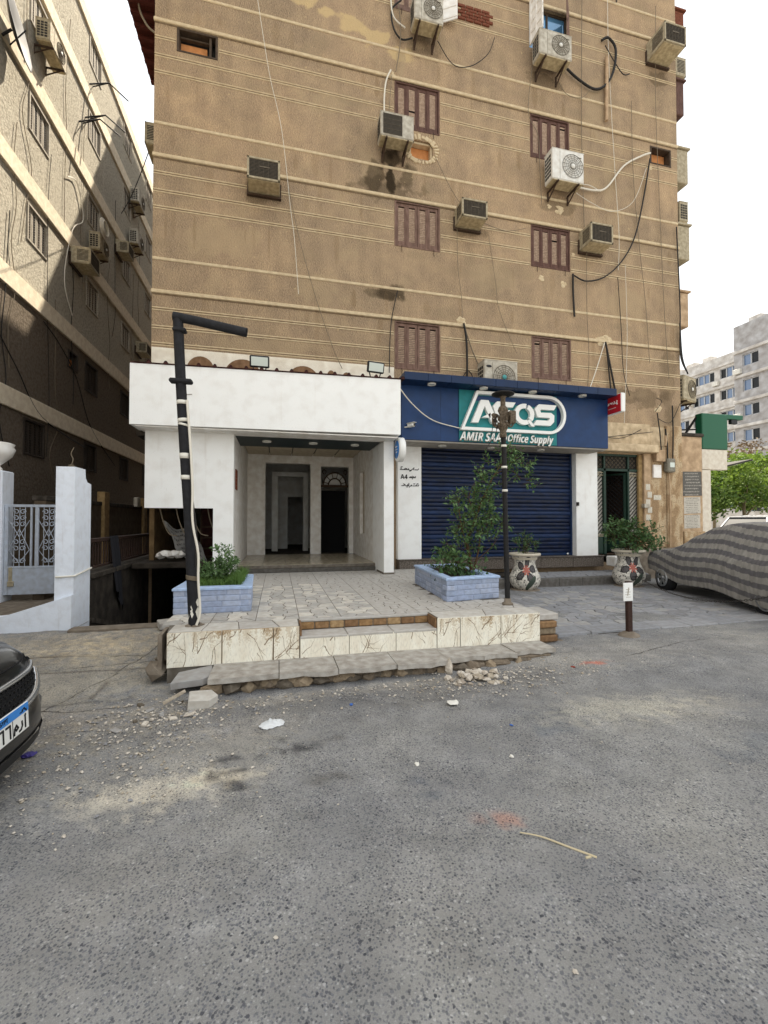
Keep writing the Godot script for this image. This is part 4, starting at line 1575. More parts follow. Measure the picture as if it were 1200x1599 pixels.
func shop_blue() -> void:
	var b := thing("shutter_shop", "closed shop with a dark blue roller shutter between two white pillars", "shop", V(5.7, .6, -10.5))
	var st := S()
	wp("pillar", lohi(V(2.87, .64, -10.75), V(3.485, 3.52, -10.42), .01), M.white_paint, b)
	wp("pillar", lohi(V(7.935, .64, -10.75), V(8.62, 3.52, -10.42), .01), M.white_paint, b)
	for k in 6:
		wp("granite_step", lohi(V(2.88 + k * .975, .36, -11.2), V(2.88 + k * .975 + .968, .635 + R(-.003, .003), -10.33), .01), M.granite, b)
	wp("granite_nosing", lohi(V(2.86, .636, -10.75), V(8.75, .66, -10.30), .008), M.granite, b)
	# roller shutter: 28 curved slats
	st = S()
	var prof := [Vector2(0, 0), Vector2(.014, .006), Vector2(.026, .03), Vector2(.028, .06), Vector2(.022, .088), Vector2(.006, .101), Vector2(0, .1035)]
	for k in prof.size() - 1:
		quad(st, V(0, prof[k].y, prof[k].x), V(4.40, prof[k].y, prof[k].x), V(4.40, prof[k + 1].y, prof[k + 1].x), V(0, prof[k + 1].y, prof[k + 1].x))
	st.generate_normals()
	var slat := st.commit()
	for k in 28:
		var s := wp("slat", slat, [M.blue_slat, M.blue_slat_dusty, M.blue_slat, M.blue_slat_dark][(k * 7 + k / 3) % 4], b)
		s.position += V(3.505, .735 + k * .1035, -10.64 + R(-.004, .004))
		s.rotation.z = R(-.0006, .0006)
	st = S()
	for k in 7:
		b2(st, V(3.5, .73 + [4, 7, 11, 14, 15, 19, 24][k] * .1035, -10.63), V(7.92, .738 + [4, 7, 11, 14, 15, 19, 24][k] * .1035, -10.608))
	wp("slat_ridge", st, M.blue_dark, b)
	wp("bottom_bar", lohi(V(3.5, .662, -10.66), V(7.92, .735, -10.60), .01), M.blue_dark, b)
	for x in [3.488, 7.88]:
		wp("guide_rail", lohi(V(x, .66, -10.68), V(x + .05, 3.6, -10.585), .006), M.blue_dark, b)
	wp("shutter_back", lohi(V(3.3, .4, -10.9), V(8.1, 3.7, -10.8)), M.black_void, b)
	st = S()
	lathe(st, [Vector2(0, .03), Vector2(.03, .02), Vector2(.04, 0)], 12, at(V(7.78, .70, -10.59), 0, PI / 2))
	wp("lock", st, M.chrome, b)
	wp("lock_box", lohi(V(7.925, 2.02, -10.42), V(7.985, 2.12, -10.36), .006), M.ac_dark, b)
	# lettering on the left pillar
	var rows := [
		[[0, .2, .05, .2, .05, .75], [.05, .2, .32, .2, .36, .45, .28, .55, .22, .3], [.36, .2, .44, .2, .46, .5], [.46, .2, .54, .0, .6, .1], [.64, .3, .58, -.1, .5, -.2], [.72, .2, .72, .5, .66, .4], [.78, .2, .95, .2, 1.0, .5], [.72, .7, .76, .7], [.05, .95, .12, .95]],
		[[0, .2, .1, .5, .16, .2, .24, .5, .0, .2], [.24, .2, .36, .2, .36, .7], [.40, .2, .48, .5, .54, .2, .62, .2, .66, .6], [.30, -.1, .36, -.1]],
		[[0, .2, .12, .2, .2, .55, .1, .7], [.2, .2, .34, .2, .36, .6], [.36, .2, .42, .2, .42, .9], [.5, .1, .44, -.2], [.55, .45, .6, .2, .52, .2], [.66, .2, .82, .2, .9, .6], [.82, .2, .98, .2, 1.0, .5], [.7, .75, .78, .75], [.9, .8, .97, .8], [.28, -.12, .34, -.12]]]
	for k in 3:
		st = S()
		if k == 1:
			strokes(st, rows[1], V(3.17, 2.66, -10.413), .24, .09, .018, .006)
		else:
			strokes(st, rows[k], V(2.93 + k * .02, 2.86 - k * .20, -10.413), .48 - k * .02, .09, .018, .006)
		wp("painted_line", st, M.ink, b)
	st = S()
	st.append_from(text_mesh("A4", .15, true, .006), 0, at(V(3.03, 2.70, -10.413)))
	wp("painted_line", st, M.ink, b)
	# the sign
	var g := thing("shop_sign", "wide blue shop sign with white ASQS logo on teal and a ledge with downlights", "sign", V(5.55, 3.47, -9.7))
	wp("panel", lohi(V(2.76, 3.49, -10.55), V(8.36, 4.80, -9.70), .006), M.blue_panel, g)
	for x in [3.72, 4.16, 6.86]:
		wp("panel_joint", lohi(V(x, 3.5, -9.72), V(x + .008, 4.75, -9.697)), M.blue_dark, g)
	wp("underside", lohi(V(2.8, 3.455, -10.5), V(8.33, 3.489, -9.73)), M.grey_under, g)
	for k in 10:
		wp("canopy_panel", lohi(V(2.72 + k * .557, 4.76, -10.5), V(2.72 + k * .557 + .554, 4.935, -9.30), .006), M.blue_dark, g)
	for x in [3.42, 4.72, 6.02, 7.42]:
		downlight(V(x, 4.758, -9.48), g)
	for x in [3.9, 5.2, 6.6]:
		downlight(V(x, 3.454, -10.05), g)
	wp("logo_panel", lohi(V(4.18, 3.50, -9.699), V(6.82, 4.74, -9.675), .003), M.teal_panel, g)
	# the upper wedge of the logo panel is blue
	st = S()
	prism(st, flatpoly([4.66, 4.62, 6.78, 4.66, 6.78, 4.42, 4.56, 4.50]), -9.676, -9.672)
	wp("logo_blue", st, M.blue_panel, g)
	# white outline: an outer shape less an inner one
	st = S()
	var outer := rounded(4.27, 3.83, 6.94, 4.64, .36, .07)
	var inner := rounded(4.27, 3.83, 6.94, 4.64, .36, .0)
	var nn := outer.size()
	for k in nn:
		var k2 := (k + 1) % nn
		var a := outer[k]
		var c := outer[k2]
		var d := inner[k2]
		var e := inner[k]
		quad(st, V(a.x, a.y, -9.56), V(c.x, c.y, -9.56), V(d.x, d.y, -9.56), V(e.x, e.y, -9.56))
		quad(st, V(c.x, c.y, -9.56), V(a.x, a.y, -9.56), V(a.x, a.y, -9.67), V(c.x, c.y, -9.67))
		quad(st, V(e.x, e.y, -9.56), V(d.x, d.y, -9.56), V(d.x, d.y, -9.67), V(e.x, e.y, -9.67))
	wp("logo_outline", st, M.letter_white, g)
	var mk := func(name_: String, polys: Array):
		var s2 := S()
		for p in polys:
			prism(s2, flatpoly(p), -9.672, -9.58)
		wp(name_, s2, M.letter_white, g)
	# A: a slanted wedge with a foot
	mk.call("letter_a", [[4.46, 3.95, 4.70, 4.50, 4.90, 4.50, 5.16, 3.95, 4.98, 3.95, 4.80, 4.36, 4.63, 3.95], [4.72, 4.08, 4.95, 4.20, 4.95, 4.08]])
	var ess := func(x0: float, x1: float) -> Array:
		var y0 := 3.97
		var y1 := 4.49
		var m := (y0 + y1) * .5
		var w := .125
		var c := .10
		return [[x0 + c, y1, x1 + .06, y1, x1 - .02, y1 - w, x0 + c + .05, y1 - w, x0 + w + .01, y1 - w - .03, x0 + w + .03, m + w * .45, x0 + .02, m + w * .3, x0 - .01, m + w, x0, y1 - c],
			[x0 + .02, m + w * .30, x0 + .06, m - w * .5, x1 - w - .02, m - w * .5, x1 - c, m + w * .5, x0 + w + .03, m + w * .45],
			[x1 - c, m + w * .5, x1 - .01, m, x1 - .02, y0 + c, x1 - c - .02, y0, x0 - .06, y0, x0 + .03, y0 + w, x1 - c - .08, y0 + w, x1 - w - .02, y0 + w + .03, x1 - w - .02, m - w * .5]]
	mk.call("letter_s", ess.call(5.03, 5.56))
	mk.call("letter_s", ess.call(6.16, 6.70))
	# Q: a ring with a slash cut through it
	st = S()
	for k in 28:
		var a0 := TAU * k / 28.0
		var a1 := TAU * (k + 1) / 28.0
		var mid := rad_to_deg((a0 + a1) * .5)
		if (mid > 302 and mid < 322) or (mid > 58 and mid < 72):
			continue
		var q := []
		for a in [a0, a1]:
			for r in [[.27, .26], [.155, .145]]:
				q.append(Vector2(5.86 + cos(a) * r[0], 4.22 + sin(a) * r[1]))
		prism(st, PackedVector2Array([q[0], q[2], q[3], q[1]]), -9.672, -9.58)
	prism(st, flatpoly([5.93, 4.06, 6.00, 4.10, 6.14, 3.93, 6.05, 3.93]), -9.671, -9.575)
	wp("letter_q", st, M.letter_white, g)
	# the name below, leaning
	for w in [["AMIR SAAD", 4.20, .265], ["Office Supply", 5.43, .245]]:
		var tm := text_mesh(w[0], w[2], true, .035)
		tm.horizontal_alignment = HORIZONTAL_ALIGNMENT_LEFT
		var bas := Basis(Vector3(.86 if w[1] < 5 else .80, 0, 0), Vector3(.22, 1.05, 0), Vector3(0, 0, 1))
		st = S()
		st.append_from(tm, 0, Transform3D(bas, V(w[1], 3.62, -9.65)))
		var f := wp("name_line", st, M.letter_white, g)
		st = S()
		st.append_from(tm, 0, Transform3D(bas, V(w[1] + .014, 3.606, -9.672)))
		wp("letter_sides", st, M.letter_edge, f)
	# cable from the fascia corner down to the logo
	st = S()
	tube(st, curve([V(2.55, 4.62, -9.3), V(2.95, 4.25, -9.45), V(3.5, 3.95, -9.62), V(4.2, 3.80, -9.64)], 6), .013, 6)
	wp("cable", st, M.cable_white, g)
	# red projecting sign
	var r := thing("red_sign", "small red projecting sign with white lettering at the right end of the blue sign", "sign", V(8.44, 4.6, -9.58))
	st = S()
	bx(st, Vector3.ZERO, V(.13, .48, .66), .02)
	part("box", st, M.letter_white, r)
	part("red_face", one(V(-.066, 0, 0), V(.008, .45, .62), .003), M.sign_red, r)
	st = S()
	for l in [[.0, .2, .1, .2, .14, .5], [.16, .2, .26, .2, .26, .5], [.3, .2, .4, .5, .48, .2, .56, .5], [.58, .2, .7, .2, .72, .55], [.76, .2, .9, .2, .9, .6], [.86, .0, .94, .0]]:
		for k in range(0, l.size() - 2, 2):
			bar(st, V(-.074, -.02 + l[k + 1] * .16, -.22 + l[k] * .46), V(-.074, -.02 + l[k + 3] * .16, -.22 + l[k + 2] * .46), .03, .008)
	bx(st, V(-.073, -.1, .02), V(.006, .012, .26))
	part("lettering", st, M.letter_white, r)
	st = S()
	tube(st, [V(-.02, .1, -.3), V(-.02, .1, -.5), V(-.1, .1, -.9)], .02, 6)
	tube(st, [V(-.02, -.12, -.3), V(-.02, -.12, -.5), V(-.1, -.12, -.9)], .02, 6)
	part("bracket", st, M.black_iron, r)
	# two small cameras
	var cl := ["small white camera under the left end of the blue sign", "small white camera under the right end of the blue sign by the green door"]
	for k in 2:
		var p: Vector3 = [V(2.92, 3.80, -9.62), V(8.62, 3.56, -10.25)][k]
		var c := thing("security_camera", cl[k], "camera", p, [.5, -1.0][k], "security cameras on the shop fronts")
		st = S()
		bx(st, V(.02, 0, .05), V(.09, .085, .2), .02)
		bx(st, V(.02, .05, .06), V(.1, .01, .23), .003)
		part("housing", st, M.ac_clean, c)
		st = S()
		lathe(st, [Vector2(0, .012), Vector2(.025, .012), Vector2(.03, 0)], 12, at(V(.02, 0, .15), 0, PI / 2))
		part("lens", st, M.ac_dark, c)
		st = S()
		tube(st, [V(.02, -.02, -.02), V(-.03, -.03, -.12)], .015, 6)
		part("arm", st, M.ac_clean, c)


func lattice(st: SurfaceTool, x0: float, x1: float, y0: float, y1: float, z: float, step: float, w: float, one_way := false) -> void:
	# a diagonal lattice clipped to its frame
	for s in ([1.0] if one_way else [1.0, -1.0]):
		var c := -(y1 - y0)
		while c < (x1 - x0):
			# a line x = x0 + c + u, y = y0 + u (or down)
			var u0 := maxf(0.0, -c)
			var u1 := minf(y1 - y0, (x1 - x0) - c)
			if u1 - u0 > .02:
				var a := V(x0 + c + u0, (y0 + u0) if s > 0 else (y1 - u0), z)
				var b := V(x0 + c + u1, (y0 + u1) if s > 0 else (y1 - u1), z)
				bar(st, a, b, w, .015 + .004 * s)
			c += step


func entrance() -> void:
	var b := thing("entrance_door", "dark green iron and glass entrance door standing ajar, with lattice panels", "door", V(9.44, .66, -10.7))
	var st := S()
	var z := -10.66
	for p in [[8.64, .66, 8.70, 3.52], [8.98, .66, 9.06, 3.10], [9.79, .66, 9.85, 3.10], [10.18, .66, 10.24, 3.52], [8.70, 3.03, 10.18, 3.10], [8.70, 3.46, 10.18, 3.52], [8.98, 3.10, 9.04, 3.46], [9.79, 3.10, 9.85, 3.46]]:
		b2(st, V(p[0], p[1], z - .05), V(p[2], p[3], z + .05), .006)
	wp("frame", st, M.green_door, b)
	for p in [[8.70, 8.98], [9.85, 10.18]]:
		var lx: float = p[0]
		var rx: float = p[1]
		var k := wp("kick_panel", lohi(V(lx, .68, z - .02), V(rx, 1.16, z + .02), .01), M.green_door, b)
		wp("pane", lohi(V(lx, 1.16, z - .03), V(rx, 3.03, z - .022)), M.door_glass, b)
		st = S()
		lattice(st, lx + .01, rx - .01, 1.2, 2.99, z + .012, .115, .016, true)
		wp("lattice", st, M.black_iron, b)
		st = S()
		for y in [1.17, 1.22, 2.90, 2.97]:
			b2(st, V(lx, y, z), V(rx, y + .018, z + .03))
		wp("rail", st, M.ac_beige, b)
	for p in [[8.70, 8.98], [9.04, 9.79], [9.85, 10.18]]:
		wp("top_pane", lohi(V(p[0], 3.10, z - .03), V(p[1], 3.46, z - .022)), M.ac_grille, b)
		st = S()
		lattice(st, p[0], p[1], 3.10, 3.46, z + .012, .13, .014)
		wp("lattice", st, M.black_iron, b)
	# the leaf stands open, hinged on its right
	var t := at(V(9.79, 0, z - .03), -1.05)
	st = S()
	for p in [[-.70, .70, -.64, 3.0], [-.06, .70, 0.0, 3.0], [-.64, .70, -.06, 1.1], [-.64, 2.94, -.06, 3.0]]:
		b2(st, V(p[0], p[1], -.025), V(p[2], p[3], .025), .005, t)
	var leaf := wp("door_leaf", st, M.green_door, b)
	st = S()
	for k in 2:
		var c := -1.84
		while c < .58:
			var u0 := maxf(0.0, -c)
			var u1 := minf(1.84, .58 - c)
			if u1 - u0 > .03:
				bar(st, t * V(-.64 + c + u0, (1.1 + u0) if k == 0 else (2.94 - u0), .008 * k), t * V(-.64 + c + u1, (1.1 + u1) if k == 0 else (2.94 - u1), .008 * k), .016, .012)
			c += .12
	wp("lattice", st, M.black_iron, leaf)
	# dim lobby
	st = S()
	b2(st, V(8.5, .5, -14.6), V(8.62, 3.7, -10.85))
	b2(st, V(10.3, .5, -14.6), V(10.42, 3.7, -10.85))
	b2(st, V(8.5, .5, -14.7), V(10.42, 3.7, -14.6))
	b2(st, V(8.5, 3.6, -14.6), V(10.42, 3.72, -10.85))
	b2(st, V(8.5, .45, -14.6), V(10.42, .66, -10.6))
	wp("lobby", st, M.door_dark, b)
	# worn street-level wall with its boxes and pipes
	var w := thing("worn_wall", "flaking beige street-level wall with pipes and small boxes right of the green door", "wall", V(10.9, .8, -10.5))
	wp("beam", lohi(V(8.38, 3.56, -10.75), V(10.62, 3.78, -10.32), .02), M.cream_dirty, w)
	wp("plaster_band", lohi(V(8.37, 3.79, -10.65), V(10.55, 4.42, -10.57), .01), M.cream_dirty, w)
	wp("door_jamb", lohi(V(10.26, .6, -10.75), V(10.50, 3.555, -10.50), .015), M.worn_pink, w)
	wp("inner_jamb", lohi(V(10.12, .66, -10.64), V(10.255, 3.52, -10.56), .01), M.ochre, w)
	wp("pier", lohi(V(10.505, -.2, -10.65), V(11.08, 3.78, -10.55), .012), M.worn, w)
	wp("pier", lohi(V(11.085, -.2, -10.7), V(11.66, 4.42, -10.53), .02), M.worn, w)
	wp("upper_plaster", lohi(V(10.56, 3.79, -10.65), V(11.08, 4.36, -10.58), .01), M.cream_dirty, w)
	wp("landing", lohi(V(9.6, -.2, -10.5), V(11.7, .83, -10.02), .015), M.concrete, w)
	wp("junction_box", lohi(V(10.60, 3.33, -10.55), V(10.92, 3.66, -10.40), .01), M.worn_pink, w)
	wp("junction_box", lohi(V(10.58, 2.86, -10.55), V(10.86, 3.24, -10.49), .01), M.white_worn, w)
	wp("switch_box", lohi(V(10.20, 1.98, -10.56), V(10.40, 2.1, -10.44), .01), M.ac_white, w)
	st = S()
	b2(st, V(10.96, 3.02, -10.53), V(11.24, 3.42, -10.36), .03)
	wp("meter", st, M.meter_grey, w)
	wp("meter_window", lohi(V(11.02, 3.16, -10.363), V(11.18, 3.3, -10.35), .004), M.lamp_glass, w)
	for p in [[11.10, 3.0, 11.12, .8, .022, 0], [11.06, 3.42, 11.0, 4.3, .02, 1], [11.24, 3.4, 11.26, 5.0, .018, 1], [10.84, 3.6, 10.72, 4.75, .016, 1], [10.98, 3.8, 11.0, 4.1, .03, 0]]:
		st = S()
		tube(st, [V(p[0], p[1], -10.47), V((p[0] + p[2]) * .5 + .01, (p[1] + p[3]) * .5, -10.465), V(p[2], p[3], -10.48)], p[4], 8)
		wp("pipe", st, M.cable_black if p[5] else M.worn_pink, w)
	for k in 5:
		st = S()
		var a := Vector2(10.30 + (k % 2) * .06, 2.5 - k * .22)
		quv(st, [V(a.x, a.y, -10.494), V(a.x + .15, a.y, -10.494), V(a.x + .15, a.y + .17, -10.494), V(a.x, a.y + .17, -10.494)], [Vector2(0, 1), Vector2(1, 1), Vector2(1, 0), Vector2(0, 0)])
		wp("paper_scrap", st, M.notice, w)
	st = S()
	quv(st, [V(10.62, 2.22, -10.544), V(10.88, 2.22, -10.544), V(10.88, 2.36, -10.544), V(10.62, 2.36, -10.544)], [Vector2(0, 1), Vector2(1, 1), Vector2(1, 0), Vector2(0, 0)])
	wp("paper_scrap", st, M.notice, w, "pale blue paper scrap")
	for p in [[8.4, 4.1, 9.4, 3.95, 10.2, 4.25], [8.4, 3.9, 9.2, 4.0, 10.6, 4.2], [10.8, 4.6, 11.2, 4.5, 11.6, 5.1], [10.7, 4.8, 10.9, 5.1, 10.75, 5.2]]:
		st = S()
		tube(st, curve([V(p[0], p[1], -10.53), V(p[2], p[3], -10.5), V(p[4], p[5], -10.53)], 6), .009, 5)
		wp("wire", st, M.cable_black, w)
	# pier with old posters, a little behind the corner
	var q := thing("poster_pier", "weathered masonry pier covered in torn posters at the building's right corner", "pier", V(12.08, 0, -10.75))
	wp("pier", lohi(V(11.70, -.2, -11.1), V(12.50, 4.15, -10.62), .02), M.worn_pink, q)
	wp("coping", lohi(V(11.66, 4.152, -11.15), V(12.54, 4.25, -10.58), .02), M.concrete_dark, q)
	var ps := [[11.75, 2.35, 12.46, 3.1, M.poster_dark], [11.78, 1.82, 12.40, 2.33, M.poster], [11.78, 1.38, 12.38, 1.80, M.poster]]
	for p in ps:
		st = S()
		quv(st, [V(p[0], p[1], -10.614), V(p[2], p[1] + .02, -10.614), V(p[2] - .01, p[3], -10.614), V(p[0], p[3] - .02, -10.614)], [Vector2(0, 1), Vector2(1, 1), Vector2(1, 0), Vector2(0, 0)])
		wp("poster", st, p[4], q)
	wp("foot", lohi(V(11.72, -.2, -10.62), V(12.5, 1.3, -10.55), .02), M.worn, q)
	# a hollow concrete block left by the right pillar
	st = S()
	bx(st, V(0, .13, 0), V(.62, .26, .36), .02)
	var cb := thing("concrete_block", "pale concrete block with a round hole lying between right pillar and door", "block", V(8.98, .40, -10.0), -.12)
	part("block", st, M.white_worn, cb)
	st = S()
	lathe(st, [Vector2(0, .0), Vector2(.055, .0)], 16, at(V(.17, .14, .183), 0, PI / 2))
	part("hole", st, M.black_void, cb)
	part("plank", one(V(.42, .18, -.05), V(.3, .06, .2), .01), M.concrete, cb)


func fan_face(o: Node3D, c: Vector3, r: float, hubm: Material) -> void:
	var t := at(c, 0, PI / 2)
	var st := S()
	lathe(st, [Vector2(0, -.03), Vector2(r * .96, -.03), Vector2(r, .006)], 28, t)
	part("fan_well", st, M.ac_dark, o)
	st = S()
	for k in 3:
		var a := k * TAU / 3.0 + .4
		var p := PackedVector2Array()
		for s in 7:
			p.append(Vector2.from_angle(a + s * .22) * r * .9)
		p.append(Vector2.from_angle(a + .75) * r * .2)
		p.append(Vector2.from_angle(a + .1) * r * .2)
		prism(st, p, -.022, -.016, Transform3D(Basis(), c))
	part("fan_blades", st, M.ac_grille, o)
	st = S()
	for k in 5:
		var pts := []
		var rr := r * (.28 + k * .17)
		for s in 25:
			var a := TAU * s / 24.0
			pts.append(c + V(cos(a) * rr, sin(a) * rr, .012))
		tube(st, pts, .0045, 4)
	for k in 16:
		var a := TAU * k / 16.0
		tube(st, [c + V(cos(a) * r * .2, sin(a) * r * .2, .016), c + V(cos(a + .25) * r * .98, sin(a + .25) * r * .98, .008)], .004, 4)
	part("fan_guard", st, M.ac_grille, o)
	st = S()
	lathe(st, [Vector2(0, .03), Vector2(r * .17, .028), Vector2(r * .2, .012)], 16, t)
	part("fan_hub", st, hubm, o)


func split_unit(label: String, x0: float, x1: float, y0: float, y1: float, z: float, deep: float, m: Material, style: int, yaw := 0.0, pos := Vector3.INF, brackets := true) -> Node3D:
	var w := x1 - x0
	var h := y1 - y0
	var p := V((x0 + x1) * .5, y0, z - deep * .5) if pos == Vector3.INF else pos
	var o := thing("split_unit", label, "air conditioner", p, yaw, "split air conditioner units on the walls")
	var f := deep * .5
	part("casing", one(V(0, h * .5, 0), V(w, h, deep), .022), m, o)
	part("lid", one(V(0, h - .008, 0), V(w + .012, .03, deep + .012), .012), m, o)
	if style == 1:  # a square grille beside a plain panel
		var st := S()
		b2(st, V(-w * .42, h * .08, f - .002), V(w * .14, h * .90, f + .004))
		part("grille_back", st, M.ac_dark, o)
		st = S()
		for k in 22:
			b2(st, V(-w * .42 + k * w * .56 / 21.0 - .003, h * .07, f + .004), V(-w * .42 + k * w * .56 / 21.0 + .004, h * .91, f + .014))
		for k in 5:
			b2(st, V(-w * .42, h * (.08 + k * .205) - .003, f + .005), V(w * .14, h * (.08 + k * .205) + .003, f + .011))
		part("grille", st, M.ac_grille, o)
	else:
		var r := minf(h * .40, w * .33)
		fan_face(o, V(w * (.14 if style == 0 else .5 - r / w - .08), h * .5, f + .004), r, M.hub if style == 0 else M.hub_teal)
		part("front_seam", one(V(-w * .26, h * .48, f + .001), V(.006, h * .88, .004)), M.ac_grille, o)
		if style == 2:
			var st := S()
			lathe(st, [Vector2(0, .006), Vector2(.055, .005), Vector2(.06, 0)], 18, Transform3D(Basis(Vector3(1.3, 0, 0), Vector3(0, 0, .6), Vector3(0, -.6, 0)), V(-w * .36, h * .80, f)))
			part("badge", st, M.black_plastic, o)
		else:
			part("nameplate", one(V(w * .36, h * .82, f + .001), V(.1, .025, .004)), M.ac_grille, o)
	# open coil on the left side
	var g := S()
	for k in 6:
		for s in 3:
			b2(g, V(-w * .5 - .004, h * (.12 + k * .125), -f * .75 + s * deep * .25), V(-w * .5 + .002, h * (.21 + k * .125), -f * .75 + s * deep * .25 + deep * .2))
	part("side_vents", g, M.ac_dark, o)
	part("base_pan", one(V(0, -.012, 0), V(w * .94, .022, deep * .9), .004), M.ac_under, o)
	var st := S()
	for k in 2:
		b2(st, V(w * .5 + .0, h * (.2 + k * .16), -.05), V(w * .5 + .05, h * (.27 + k * .16), .03), .012)
	part("valve", st, M.ac_grille, o)
	if brackets:
		for sg in [-1.0, 1.0]:
			st = S()
			var bxx: float = sg * w * .32
			b2(st, V(bxx - .02, -.07, -f - .12), V(bxx + .02, -.026, f + .02), .004)
			b2(st, V(bxx - .02, -.30, -f - .12), V(bxx + .02, -.026, -f - .085), .004)
			bar(st, V(bxx, -.28, -f - .1), V(bxx, -.06, f * .6), .03, .02)
			part("bracket", st, M.rust_iron, o)
	return o


func window_unit(label: String, x0: float, x1: float, y0: float, y1: float, z: float, deep: float, yaw := 0.0, pos := Vector3.INF) -> Node3D:
	var w := x1 - x0
	var h := y1 - y0
	var p := V((x0 + x1) * .5, y0, z - deep * .5) if pos == Vector3.INF else pos
	var o := thing("window_unit", label, "air conditioner", p, yaw, "box air conditioners set through the wall")
	var f := deep * .5
	part("casing", one(V(0, h * .5, -.01), V(w, h, deep - .02), .012), M.ac_beige, o)
	var st := S()
	for q in [[-w * .5, 0, -w * .5 + .045, h], [w * .5 - .045, 0, w * .5, h], [-w * .5, h - .045, w * .5, h], [-w * .5, 0, w * .5, .045]]:
		b2(st, V(q[0], q[1], f - .02), V(q[2], q[3], f + .012), .006)
	part("front_frame", st, M.ac_beige, o)
	part("coil", one(V(0, h * .5, f - .012), V(w - .08, h - .08, .01)), M.ac_dark, o)
	st = S()
	for k in 13:
		b2(st, V(-w * .5 + .045, .06 + k * (h - .12) / 12.0 - .004, f - .004), V(w * .5 - .045, .06 + k * (h - .12) / 12.0 + .004, f + .003))
	for k in 7:
		b2(st, V(-w * .5 + .05 + k * (w - .1) / 6.0 - .003, .05, f + .003), V(-w * .5 + .05 + k * (w - .1) / 6.0 + .003, h - .05, f + .006))
	b2(st, V(-w * .12, h * .55, f + .004), V(w * .18, h * .61, f + .009))
	part("grille", st, M.ac_grille, o)
	for sg in [-1.0, 1.0]:
		st = S()
		for k in 9:
			b2(st, V(sg * w * .5 - .003, h * (.18 + k * .075), -f * .3), V(sg * w * .5 + .004, h * (.22 + k * .075), f * .82))
		part("side_louvres", st, M.ac_dark, o)
	st = S()
	b2(st, V(-w * .47, -.012, -f), V(w * .47, 0, f * .9), .003)
	for k in 3:
		lathe(st, [Vector2(0, -.018), Vector2(.018, -.016), Vector2(.02, -.01)], 8, at(V(.03 + k % 2 * .09, 0, f * .2 + k / 2 * .1)))
	part("underside", st, M.ac_under, o)
	st = S()
	b2(st, V(-w * .5 - .03, -.05, -f - .02), V(-w * .5 + .0, h * .6, -f + .05), .004)
	b2(st, V(w * .5 - .0, -.05, -f - .02), V(w * .5 + .03, h * .6, -f + .05), .004)
	b2(st, V(-w * .5 - .03, -.075, -f - .02), V(w * .5 + .03, -.03, -f + .08), .006)
	part("wall_frame", st, M.rust_iron, o)
	return o


